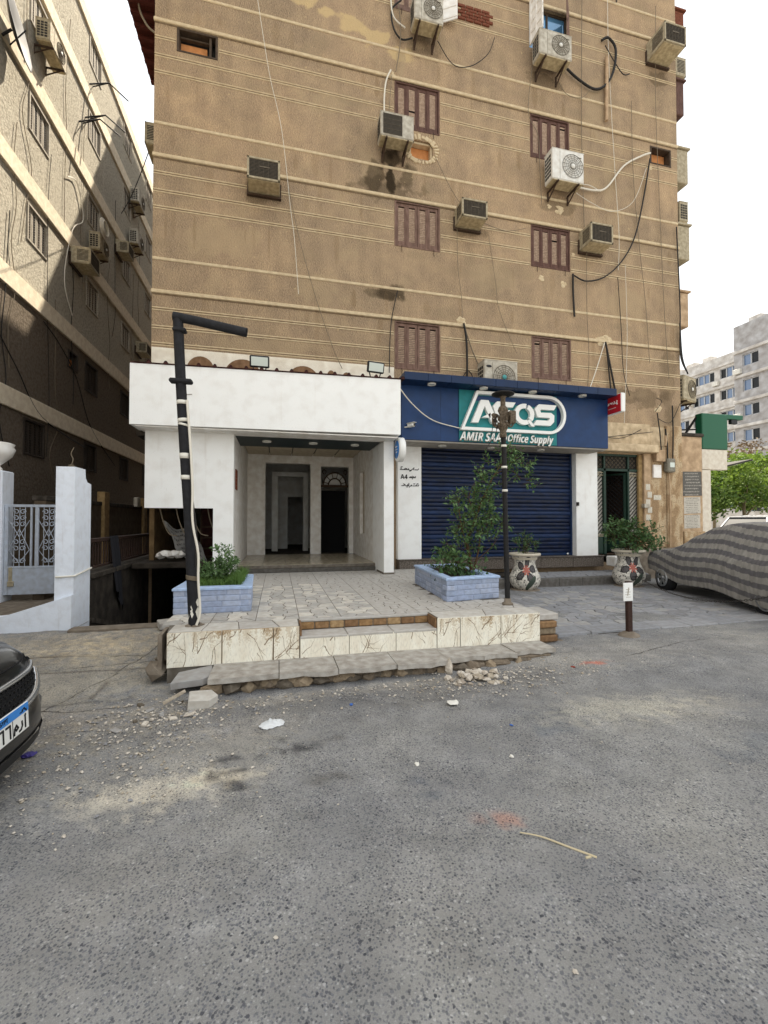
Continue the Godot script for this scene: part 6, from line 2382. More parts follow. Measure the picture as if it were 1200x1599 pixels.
	wp("lamp_box", lohi(V(-4.42, 2.05, -15.6), V(-4.30, 2.35, -15.25), .02), M.ac_white, y)
	struct("yard_floor", lohi(V(-6.7, -.1, -20), V(-3.06, .07, -7.75)), M.concrete)
	wp("back_wall", lohi(V(-6.69, -.1, -11.5), V(-4.63, 1.95, -11.3), .01), M.yard_wall, y)
	# gate pillars and wing wall
	var gp := thing("gate_pillar", "tall white gate pillar with a notched top beside the basement ramp", "pillar", V(-3.04, 0, -7.65))
	st = S()
	prism(st, flatpoly([-7.5, -.2, -7.5, 2.42, -7.86, 2.42, -7.88, 2.28, -7.95, 2.22, -8.09, 2.2, -8.09, -.2]), -3.22, -2.97, Transform3D(Basis(Vector3(0, 0, 1), Vector3(0, 1, 0), Vector3(1, 0, 0)), Vector3.ZERO))
	wp("shaft", st, M.blue_white, gp)
	st = S()
	for s in 4:
		lathe(st, [Vector2(.045, 0), Vector2(.04, .05), Vector2(0, .06)], 10, at(V(-3.1, 2.42, -7.7)))
	tube(st, curve([V(-3.1, 2.47, -7.7), V(-3.08, 2.56, -7.7), V(-3.11, 2.64, -7.7), V(-3.07, 2.74, -7.7)], 4), .006, 5)
	wp("wire_stub", st, M.cable_grey, gp)
	st = S()
	tube(st, [V(-3.2, .77, -7.485), V(-2.955, .78, -7.485), V(-2.955, .84, -8.09)], .016, 6)
	wp("conduit", st, M.tape_white, gp)
	var gq := thing("gate_pillar", "white gate pillar at the left edge carrying a stone urn", "pillar", V(-5.22, 0, -9.85))
	wp("shaft", lohi(V(-5.42, -.1, -10.1), V(-5.05, 2.56, -9.7), .02), M.blue_white, gq)
	st = S()
	lathe(st, [Vector2(0, 2.56), Vector2(.10, 2.56), Vector2(.11, 2.6), Vector2(.07, 2.66), Vector2(.13, 2.72), Vector2(.25, 2.84), Vector2(.30, 2.98), Vector2(.27, 3.03), Vector2(.29, 3.08), Vector2(.24, 3.1), Vector2(.2, 3.05), Vector2(0, 3.02)], 24, at(V(-5.24, 0, -9.85)))
	wp("urn", st, M.white_worn, gq)
	var ww := thing("wing_wall", "low pale blue wall that slopes down to the road left of the ramp", "wall", V(-4, 0, -7.5))
	st = S()
	prism(st, flatpoly([-6.5, -.3, -2.965, -.3, -2.965, .50, -3.1, .46, -3.4, .36, -3.85, .22, -6.5, .06]), -7.62, -7.42)
	wp("wall", st, M.blue_white, ww)
	var g := thing("iron_gate", "pale grey wrought-iron gate with scrolls between the white pillars", "gate", V(-4.55, .18, -9.8))
	st = S()
	var z := -9.8
	for p in [[-5.04, .2, -4.98, 1.92], [-4.14, .2, -4.08, 1.92], [-4.98, 1.87, -4.14, 1.92], [-4.98, .70, -4.14, .74], [-4.54, .74, -4.48, 1.87], [-4.62, .74, -4.59, 1.87]]:
		b2(st, V(p[0], p[1], z - .02), V(p[2], p[3], z + .02), .004)
	wp("frame", st, M.gate_paint, g)
	wp("lower_panel", lohi(V(-4.98, .2, z - .012), V(-4.14, .70, z + .012), .004), M.gate_paint, g)
	for q in [[-4.98, -4.62], [-4.48, -4.14]]:
		var cx: float = (q[0] + q[1]) * .5
		st = S()
		for x in [cx - .09, cx, cx + .09]:
			tube(st, [V(x, .74, z), V(x, 1.87, z)], .007, 5)
		for sg in [-1.0, 1.0]:
			tube(st, [V(cx, 1.25 + .2, z + .01), V(cx + sg * .17, 1.05, z + .01), V(cx, .80, z + .01)], .007, 5)
			tube(st, [V(cx, 1.30, z + .01), V(cx + sg * .17, 1.62, z + .01)], .007, 5)
		wp("bars", st, M.gate_paint, g)
		st = S()
		for sg in [-1.0, 1.0]:
			for y0 in [.84, 1.08, 1.2, 1.54, 1.66, 1.78]:
				var pts := []
				for s in 14:
					var a := s / 13.0 * TAU * 1.15
					var rr := .052 * (1.0 - s / 20.0)
					pts.append(V(cx + sg * (.055 + cos(a) * rr), y0 + sin(a) * rr, z + .012))
				tube(st, pts, .0075, 5)
		wp("scrolls", st, M.gate_paint, g)
	st = S()
	b2(st, V(-4.96, .42, z + .012), V(-4.90, .72, z + .03), .004)
	b2(st, V(-4.97, .36, z + .012), V(-4.87, .46, z + .05), .008)
	wp("lock", st, M.ac_beige, g)


func poles() -> void:
	var o := thing("leaning_pole", "leaning black pole with a bare side arm, white tape and a taped-on cable", "pole", V(-.90, .43, -5.30))
	var st := S()
	var z := -5.30
	var line := [V(-.905, .40, z), V(-.93, .9, z), V(-.965, 1.6, z), V(-1.02, 2.4, z), V(-1.07, 3.2, z), V(-1.105, 3.90, z)]
	tube(st, curve(line, 5), .058, 14, .054)
	wp("post", st, M.pole_black, o)
	st = S()
	tube(st, [V(-1.15, 3.90, z + .005), V(-.9, 3.865, z + .02), V(-.36, 3.775, z + .05)], .052, 14)
	wp("arm", st, M.pole_black, o)
	st = S()
	lathe(st, [Vector2(0, 0), Vector2(.046, 0)], 12, at(V(-.355, 3.775, z + .05), 0, 0, -PI / 2 - .16))
	wp("arm_end", st, M.black_void, o)
	st = S()
	b2(st, V(-1.18, 3.14, z - .02), V(-.94, 3.19, z + .075), .015)
	b2(st, V(-1.15, 3.72, z - .03), V(-1.01, 3.76, z + .07), .01)
	wp("clamp", st, M.pole_black, o)
	for q in [[2.93, .022, .0], [2.73, .02, .12], [2.68, .012, -.2], [2.33, .03, .0], [2.09, .024, .0]]:
		st = S()
		var x: float = lerpf(-.905, -1.105, (q[0] - .43) / 3.47) + .002
		lathe(st, [Vector2(.0595, -q[1]), Vector2(.0625, -q[1]), Vector2(.0625, q[1]), Vector2(.0595, q[1])], 16, at(V(x, q[0], z), 0, 0, q[2]))
		wp("tape", st, M.tape_white, o)
	st = S()
	tube(st, curve([V(-.99, 2.95, z + .06), V(-.955, 2.5, z + .062), V(-.925, 2.0, z + .066), V(-.92, 1.6, z + .07), V(-.86, 1.25, z + .07), V(-.855, .95, z + .075), V(-.835, .6, z + .07), V(-.87, .45, z + .07)], 5), .014, 7)
	wp("cable", st, M.cable_white, o)
	st = S()
	tube(st, curve([V(-.96, 2.4, z + .055), V(-.93, 1.9, z + .06), V(-.885, 1.5, z + .06), V(-.88, 1.1, z + .07)], 5), .012, 6)
	wp("cable", st, M.cable_black, o)
	st = S()
	for k in 4:
		var pts := []
		for s in 13:
			var a := TAU * s / 12.0
			pts.append(V(-.925 + cos(a) * .068, .93 + k * .012 + sin(a * .5) * .03, z + sin(a) * .068))
		tube(st, pts, .006, 5)
	wp("wire_wrap", st, M.cable_grey, o)
	st = S()
	for k in 22:
		var a := R(.2, PI - .3)
		var y := R(.5, .72)
		facet(st, [V(-.91 + cos(a - .3) * .060, y, z + sin(a - .3) * .060), V(-.91 + cos(a) * .0605, y - .04, z + sin(a) * .0605), V(-.91 + cos(a + .3) * .060, y + .01, z + sin(a + .3) * .060), V(-.91 + cos(a) * .0605, y + .05, z + sin(a) * .0605)], V(cos(a), 0, sin(a)), I)
	wp("bare_patch", st, M.tape_white, o, "patch of flaked pale paint")
	st = S()
	for k in 5:
		rock(st, V(-.9 + cos(k * 1.3) * .06, .435, z + sin(k * 1.3) * .06), V(.05, .02, .05), 400 + k)
	wp("mortar_foot", st, M.concrete, o)

	var l := thing("lamp_post", "slim black lamp post with an ornate bronze head and flat disc on top", "lamp post", V(3.13, .43, -5.6))
	z = -5.6
	st = S()
	tube(st, [V(3.14, .43, z), V(3.115, 1.5, z), V(3.09, 2.85, z)], .036, 12, .034)
	wp("post", st, M.black_iron, l)
	st = S()
	lathe(st, [Vector2(0, .43), Vector2(.075, .43), Vector2(.075, .455), Vector2(.05, .47), Vector2(.042, .52), Vector2(0, .52)], 14, at(V(3.14, 0, z)))
	wp("foot", st, M.concrete, l)
	for y in [2.03, 2.36, 2.66]:
		st = S()
		lathe(st, [Vector2(.036, -.016), Vector2(.0395, -.016), Vector2(.0395, .016), Vector2(.036, .016)], 12, at(V(lerpf(3.14, 3.09, (y - .43) / 2.42), y, z)))
		wp("tape", st, M.tape_white, l)
	st = S()
	lathe(st, [Vector2(0, 2.78), Vector2(.045, 2.78), Vector2(.055, 2.82), Vector2(.04, 2.86), Vector2(.06, 2.9), Vector2(.085, 2.95), Vector2(.05, 2.99), Vector2(.045, 3.1), Vector2(.075, 3.16), Vector2(.06, 3.2), Vector2(.035, 3.23), Vector2(.035, 3.34), Vector2(.05, 3.36), Vector2(0, 3.37)], 16, at(V(3.085, 0, z)))
	wp("head", st, M.iron_bronze, l)
	for k in 6:
		var a := k * TAU / 6.0 + .2
		var pts := []
		for s in 12:
			var f := s / 11.0 * TAU * .95
			pts.append(V(3.085, 3.02, z) + V(cos(a), 0, sin(a)) * (.06 + .05 * (1.0 - cos(f)) * .9) + V(0, sin(f) * .09, 0))
		st = S()
		tube(st, pts, .014, 6)
		rock(st, V(3.085 + cos(a) * .14, 3.10, z + sin(a) * .14), V(.03, .035, .03), 420 + k)
		wp("scroll", st, M.iron_bronze, l)
	st = S()
	lathe(st, [Vector2(0, 3.36), Vector2(.1, 3.37), Vector2(.155, 3.385), Vector2(.16, 3.40), Vector2(.13, 3.415), Vector2(0, 3.43)], 24, at(V(3.085, 0, z), 0))
	wp("disc", st, M.black_iron, l)
	wp("control_box", lohi(V(3.17, 2.98, z - .04), V(3.26, 3.16, z + .06), .01), M.iron_bronze, l)
	st = S()
	tube(st, curve([V(3.0, 3.1, z), V(2.93, 2.95, z), V(2.90, 2.75, z), V(2.86, 2.66, z)], 4), .005, 5)
	tube(st, curve([V(3.0, 2.95, z), V(2.96, 2.8, z), V(2.93, 2.74, z)], 4), .005, 5)
	wp("wire", st, M.cable_black, l)

	var s := thing("sign_stake", "short brown stake with a small worn white board at the pavement edge", "sign", V(4.72, .03, -5.12))
	part("stake", one(V(0, .36, 0), V(.075, .76, .06), .006, at(Vector3.ZERO, 0, 0, .01)), M.post_brown, s)
	part("board", one(V(-.045, .60, .036), V(.155, .25, .014), .004), M.letter_white, s)
	st = S()
	bar(st, V(-.06, .55, .046), V(-.04, .66, .046), .012, .004)
	for k in 4:
		bx(st, V(-.05 + R(-.01, .01), .53 + k * .035, .0445), V(R(.05, .09), .005, .003))
	part("worn_print", st, M.frame_pale, s)
	st = S()
	lathe(st, [Vector2(0, .0), Vector2(.16, -.03), Vector2(.12, .02), Vector2(.06, .05), Vector2(0, .06)], 12)
	part("mortar_foot", st, M.concrete, s)
	var c := thing("chain", "rusty chain slung low from the right mosaic pot across in front of the covered car", "chain", V(8.0, .1, -8.0))
	var pts := curve(sag(V(8.16, .32, -8.62), V(7.62, .58, -4.95), .36, 8), 9)
	wp("anchor_post", lohi(V(7.58, -.05, -4.98), V(7.66, .70, -4.90), .008), M.post_brown, c)
	var link := S()
	var ring := []
	for k in 11:
		var a := TAU * k / 10.0
		ring.append(V(cos(a) * .028, sin(a) * .016, 0))
	tube(link, ring, .006, 5)
	link.generate_normals()
	var lm := link.commit()
	var prev: Vector3 = pts[0]
	var n := 0
	for k in pts.size() - 1:
		var d: Vector3 = pts[k + 1] - pts[k]
		var cnt := int(maxf(1.0, d.length() / .044))
		for j in cnt:
			var p: Vector3 = pts[k] + d * (j + .5) / cnt
			var bas := Basis.looking_at(d.normalized(), Vector3.UP) * Basis(Vector3.UP, PI / 2) * Basis(Vector3.RIGHT, PI / 2 if n % 2 else 0.0)
			part("link", lm, M.chain, c, Transform3D(bas, p - c.position))
			n += 1


func pots() -> void:
	for k in 2:
		var p: Vector3 = [V(5.52, .03, -9.06), V(8.28, .03, -8.98)][k]
		var o := thing("mosaic_pot", ["white mosaic pot with dark flower beside the black lamp post", "white mosaic pot with red-hearted flower at the covered car's nose"][k], "pot", p, [-.42, -.60][k], "mosaic pots on the pavement")
		var s: float = [1.0, 1.05][k]
		var st := S()
		var prof := []
		for q in [[.17, .0], [.24, .03], [.31, .12], [.345, .22], [.335, .32], [.29, .42], [.245, .52], [.225, .60], [.235, .68], [.275, .75], [.31, .79]]:
			prof.append(Vector2(q[0], q[1]) * s)
		lathe(st, prof, 40, I, true)
		var b := part("bowl", st, M["pot%d" % k], o)
		st = S()
		lathe(st, [Vector2(.30, .775) * s, Vector2(.345, .785) * s, Vector2(.355, .81) * s, Vector2(.345, .84) * s, Vector2(.30, .845) * s, Vector2(.285, .82) * s, Vector2(.27, .70) * s], 40)
		part("rim", st, M.pot_rim, o)
		st = S()
		lathe(st, [Vector2(0, .77) * s, Vector2(.28, .76) * s], 20)
		part("soil", st, M.soil, o)
		st = S()
		lathe(st, [Vector2(.34, -.03), Vector2(.33, .015), Vector2(.2, .025), Vector2(0, .025)], 20)
		part("plinth", st, M.concrete, o)


func leaf(st: SurfaceTool, p: Vector3, dir: Vector3, l: float, w: float, roll: float) -> void:
	var s := dir.cross(Vector3.UP if absf(dir.y) < .95 else Vector3.RIGHT).normalized().rotated(dir, roll)
	var n := s.cross(dir)
	var m := p + dir * l * .45 + n * l * .06
	var tip := p + dir * l - n * l * .05
	tri(st, p, m + s * w * .5 + n * w * .12, m)
	tri(st, p, m, m - s * w * .5 + n * w * .12)
	tri(st, m, m + s * w * .5 + n * w * .12, tip)
	tri(st, m, tip, m - s * w * .5 + n * w * .12)


func sprays(st: Array, stems: SurfaceTool, c: Vector3, rad: Vector3, twigs: int, per: int, l: float, up: float, root := Vector3.INF) -> void:
	# twigs that carry leaves alternately, spread through a clump
	for k in twigs:
		var d := V(R(-1, 1), R(-1, 1), R(-1, 1))
		while d.length() > 1.0:
			d = V(R(-1, 1), R(-1, 1), R(-1, 1))
		var a := c + d * rad * .75
		var out := (d + V(R(-.4, .4), up + R(-.2, .3), R(-.4, .4))).normalized()
		var len := R(.7, 1.3) * l * per * .34
		var b := a + out * len
		tube(stems, [a, (a + b) * .5 + V(0, .01, 0), b], .004, 4, .0015)
		for j in per:
			var f := (j + .6) / per
			var side := out.cross(V(R(-1, 1), R(-1, 1), R(-1, 1))).normalized()
			leaf(st[rng.randi() % st.size()], a.lerp(b, f), (out * .55 + side * .9 + V(0, R(-.25, .25), 0)).normalized(), l * R(.6, 1.15), l * R(.34, .5), R(-.8, .8))


func planting() -> void:
	# the shrub in the right planter
	var o := thing("shrub", "tall straggly green shrub growing in the planter by the lamp post", "shrub", V(3.1, .72, -6.9))
	var st := S()
	var z := -6.9
	tube(st, curve([V(3.20, .70, z), V(3.16, 1.0, z), V(3.13, 1.25, z - .02), V(3.25, 1.6, z), V(3.42, 2.0, z), V(3.62, 2.4, z + .02), V(3.85, 2.68, z)], 5), .035, 8, .008)
	tube(st, curve([V(3.22, .70, z), V(3.30, 1.1, z + .05), V(3.36, 1.45, z + .06), V(3.55, 1.6, z + .05)], 5), .018, 7, .005)
	tube(st, curve([V(3.16, 1.05, z), V(3.0, 1.4, z + .1), V(2.93, 1.8, z + .1), V(2.98, 2.0, z)], 5), .014, 6, .004)
	tube(st, curve([V(3.13, .72, z + .05), V(2.85, .95, z + .1), V(2.66, 1.1, z + .1)], 5), .012, 6, .004)
	tube(st, curve([V(3.30, 1.7, z), V(3.2, 2.0, z - .1), V(3.35, 2.3, z - .15)], 5), .012, 6, .004)
	tube(st, curve([V(3.62, 2.4, z), V(3.9, 2.5, z), V(4.15, 2.35, z)], 5), .010, 6, .004)
	tube(st, curve([V(3.24, .9, z), V(3.5, 1.15, z + .1), V(3.66, 1.35, z + .1)], 5), .010, 6, .003)
	var lv := [S(), S(), S()]
	for q in [[3.82, 2.72, .0, .22, .2, .2, 24], [4.08, 2.56, 0, .22, .18, .2, 22], [3.60, 2.50, 0, .2, .16, .2, 16], [4.18, 2.32, 0, .1, .14, .1, 8], [3.48, 2.22, 0, .24, .18, .25, 22], [3.3, 1.96, 0, .30, .2, .3, 34], [3.06, 1.92, .05, .2, .16, .2, 20], [3.5, 1.84, 0, .25, .2, .25, 28], [3.55, 1.52, .05, .22, .2, .22, 26], [3.3, 1.6, 0, .3, .22, .3, 34], [3.02, 1.62, .1, .2, .2, .2, 20], [3.12, 1.36, .05, .28, .16, .28, 26], [3.5, 1.22, .1, .18, .14, .18, 12], [2.98, 1.12, .1, .24, .16, .24, 26], [2.72, 1.08, .1, .16, .14, .16, 14], [2.60, .93, .2, .17, .1, .15, 16], [2.80, .88, .1, .2, .1, .2, 20], [3.02, .90, .1, .2, .12, .2, 14]]:
		sprays(lv, st, V(q[0], q[1], z + q[2]), V(q[3], q[4], q[5]), int(q[6] * 1.0), 6, .098, .15)
	wp("trunk", st, M.bark, o)
	for k in 3:
		wp("foliage", lv[k], M["leaf%d" % k], o)
	var low := S()
	var lst := S()
	for k in 150:
		var p := V(R(2.66, 3.2), .74, R(-7.8, -6.15))
		leaf(low, p, V(R(-.6, .6), R(.5, 1), R(-.6, .6)).normalized(), R(.05, .11), R(.02, .04), R(-1, 1))
	stuff(top("ground_cover", low, M.leaf2, "low dark weeds on the soil of the right planter", "weeds"))
	# left planter: grass, and an upright weed
	var g := S()
	for k in 2600:
		var p := V(R(-1.12, -.46), .72, R(-7.15, -6.1))
		var h := R(.05, .15) + .16 * smoothstep(-.75, -.45, p.x) * R(.3, 1.0)
		var d := V(R(-.5, .5), 1, R(-.5, .5)).normalized()
		var s := V(R(-1, 1), 0, R(-1, 1)).normalized() * R(.003, .006)
		var m := p + d * h * .6
		var t := p + d * h + V(R(-.6, .6), -.1, R(-.6, .6)) * h * .5
		tri(g, p - s, p + s, m + s * .8)
		tri(g, p - s, m + s * .8, m - s * .8)
		tri(g, m - s * .8, m + s * .8, t)
	stuff(top("grass", g, M.grass, "bright green grass filling the planter beside the leaning pole", "grass"))
	var w := thing("garden_weed", "upright leafy weed rising from the grass in the left planter", "plant", V(-.75, .72, -6.6))
	st = S()
	var lw := [S(), S()]
	for q in [[-.76, 1.14, .0], [-.62, 1.0, .1], [-.88, .94, .05], [-.70, .96, -.1], [-.95, .87, .1]]:
		tube(st, curve([V(-.76, .70, -6.6), V(lerpf(-.76, q[0], .6), lerpf(.7, q[1], .6), -6.6 + q[2] * .6), V(q[0], q[1], -6.6 + q[2])], 4), .008, 5, .003)
		sprays(lw, st, V(q[0], q[1], -6.6 + q[2]), V(.09, .07, .09), 16, 5, .07, .4)
		sprays(lw, st, V(lerpf(-.76, q[0], .6), lerpf(.7, q[1], .55), -6.6 + q[2] * .5), V(.12, .10, .12), 18, 5, .08, .3)
	wp("stem", st, M.leaf1, w)
	for k in 2:
		wp("foliage", lw[k], M["leaf%d" % k], w)
	# pot plants
	for k in 2:
		var p: Vector3 = [V(5.52, .86, -9.06), V(8.28, .90, -8.98)][k]
		var pl := thing("pot_plant", ["sparse thin-leaved plant in the mosaic pot near the lamp post", "dense dark green bush in the mosaic pot by the covered car"][k], "plant", p, 0, "plants in the mosaic pots")
		st = S()
		var l3 := [S(), S()]
		if k == 0:
			for q in [[-.05, .42, 0], [.12, .3, .05], [-.18, .22, .05], [.2, .16, 0], [.02, .2, -.1], [-.1, .12, .1], [.0, .3, .1]]:
				tube(st, [V(0, -.1, 0), V(q[0] * .6, q[1] * .6, q[2] * .6), V(q[0], q[1], q[2])], .008, 5, .003)
				sprays(l3, st, V(q[0], q[1] * .9, q[2]), V(.12, .1, .12), 12, 5, .07, .3)
		else:
			for q in [[0, .40, 0], [-.3, .30, 0], [.3, .36, 0], [.1, .55, 0], [-.15, .52, 0], [.55, .42, .1], [-.45, .36, 0], [.2, .2, .2], [-.2, .16, .2], [.0, .25, .25], [.42, .16, .1], [.62, .1, .15], [-.4, .55, 0]]:
				tube(st, [V(0, -.1, 0), V(q[0] * .5, q[1] * .6, q[2] * .6), V(q[0], q[1], q[2])], .01, 5, .004)
				sprays(l3, st, V(q[0], q[1], q[2]), V(.18, .15, .18), 22, 5, .11, .2)
		part("stem", st, M.bark, pl)
		for j in 2:
			part("foliage", l3[j], M["leaf%d" % (2 - j * 2)], pl)


func covered_car() -> void:
	var o := thing("covered_car", "parked car under a grey and charcoal striped cover, front wheel showing", "car", V(9.0, .04, -6.66))
	# local x runs forward
	o.rotation.y = atan2(.964, .265)
	var noise := FastNoiseLite.new()
	noise.seed = 3
	noise.frequency = 1.6
	var hs := [[0.0, .64], [.06, .74], [.25, .83], [.6, .90], [1.0, .95], [1.3, 1.03], [1.75, 1.27], [2.2, 1.46], [2.7, 1.54], [3.9, 1.53], [4.3, 1.4], [4.6, 1.15], [4.75, 1.0]]
	var rows := []
	var n := 44
	for i in n + 1:
		var s := 4.75 * i / n
		var h := .7
		for k in hs.size() - 1:
			if s >= hs[k][0] - .0001:
				h = lerpf(hs[k][1], hs[k + 1][1], smoothstep(0, 1, clampf((s - hs[k][0]) / (hs[k + 1][0] - hs[k][0]), 0, 1)) * .4 + .6 * clampf((s - hs[k][0]) / (hs[k + 1][0] - hs[k][0]), 0, 1))
		var W := .87 * (1.0 - .30 * pow(clampf(1.0 - s / .55, 0, 1), 2.2)) * (1.0 - .18 * pow(clampf((s - 4.3) / .45, 0, 1), 2.0))
		var hem := .40 - .17 * smoothstep(.3, 1.6, s) - .10 * smoothstep(2.2, 3.6, s) + .02 * sin(s * 3.0)
		var cab := clampf((h - .95) / .5, 0, 1)
		var hb := minf(h, .96)
		var wt := W * (.93 - .27 * cab)
		var half := [Vector2(W * .97, hem), Vector2(W * 1.0, lerpf(hem, hb, .35)), Vector2(W * 1.01, lerpf(hem, hb, .65)), Vector2(W * .985, hb - .12), Vector2(lerpf(W * .95, wt, .1), hb - .045), Vector2(lerpf(W * .93, wt, .45), lerpf(hb - .01, h - .06, .45)), Vector2(wt, h - .06), Vector2(wt * .93, h - .022), Vector2(wt * .7, h - .006), Vector2(wt * .35, h + .004), Vector2(0, h + .008)]
		var row := []
		for q in half:
			row.append(V(2.375 - s, q.y, -q.x))
		for k in range(half.size() - 2, -1, -1):
			row.append(V(2.375 - s, half[k].y, half[k].x))
		# slack: shallow folds that run down the sides
		for k in row.size():
			var p: Vector3 = row[k]
			var f := noise.get_noise_3d(p.x * 1.1, p.y * .7, p.z) * .018 + noise.get_noise_3d(p.x * 3.5, p.y * 1.2, p.z * 2.0) * .008
			row[k] = p + V(0, f * .35, f * signf(p.z) * (1.0 if absf(p.z) > .05 else 0.0))
		rows.append(row)
	var st := S()
	st.set_smooth_group(1)
	var m: int = rows[0].size()
	for i in n:
		var g := 0.0
		for k in m - 1:
			var l: float = rows[i][k].distance_to(rows[i][k + 1])
			var u0 := Vector2(i * .1, g / 2.6)
			var u1 := Vector2((i + 1) * .1, g / 2.6)
			var v0 := Vector2(u0.x, (g + l) / 2.6)
			var v1 := Vector2(u1.x, (g + l) / 2.6)
			quv(st, [rows[i][k], rows[i][k + 1], rows[i + 1][k + 1], rows[i + 1][k]], [u0, v0, v1, u1])
			g += l
	# the nose and tail fall as one sheet
	for e in 2:
		var r: Array = rows[0 if e == 0 else n]
		var fx := .05 if e == 0 else -.05
		for k in m - 1:
			var a: Vector3 = r[k]
			var c: Vector3 = r[k + 1]
			var a2 := V(a.x + fx, lerpf(a.y, .38, .5), a.z * .97)
			var c2 := V(c.x + fx, lerpf(c.y, .38, .5), c.z * .97)
			var a3 := V(a.x + fx * .6, .38, a.z * .95)
			var c3 := V(c.x + fx * .6, .38, c.z * .95)
			quv(st, [a, c, c2, a2], [Vector2(a.z, a.y * .4), Vector2(c.z, c.y * .4), Vector2(c.z, c2.y * .4), Vector2(a.z, a2.y * .4)])
			quv(st, [a2, c2, c3, a3], [Vector2(a.z, a2.y * .4), Vector2(c.z, c2.y * .4), Vector2(c.z, .15), Vector2(a.z, .15)])
	part("cover", st, M.cover, o)
	part("underbody", one(V(0, .34, 0), V(3.9, .32, 1.5), .05), M.trim_black, o)
	for x in [1.5, -1.35]:
		for sg in [-1.0, 1.0]:
			st = S()
			lathe(st, [Vector2(.19, .09), Vector2(.27, .095), Vector2(.31, .07), Vector2(.31, -.07), Vector2(.27, -.095), Vector2(.19, -.09)], 28, at(V(x, .27, sg * .74), 0, PI / 2))
			var wh := part("wheel", st, M.tyre, o)
			st = S()
			for k in 6:
				var a := TAU * k / 6.0
				bar(st, V(x, .27, sg * .82), V(x + cos(a) * .19, .27 + sin(a) * .19, sg * .825), .055, .02)
			lathe(st, [Vector2(.175, .02), Vector2(.2, .02), Vector2(.2, -.04), Vector2(.175, -.04)], 24, at(V(x, .27, sg * .82), 0, PI / 2))
			lathe(st, [Vector2(0, .025), Vector2(.05, .02), Vector2(.05, -.02)], 12, at(V(x, .27, sg * .82), 0, PI / 2 * sg))
			part("rim", st, M.alloy, wh)


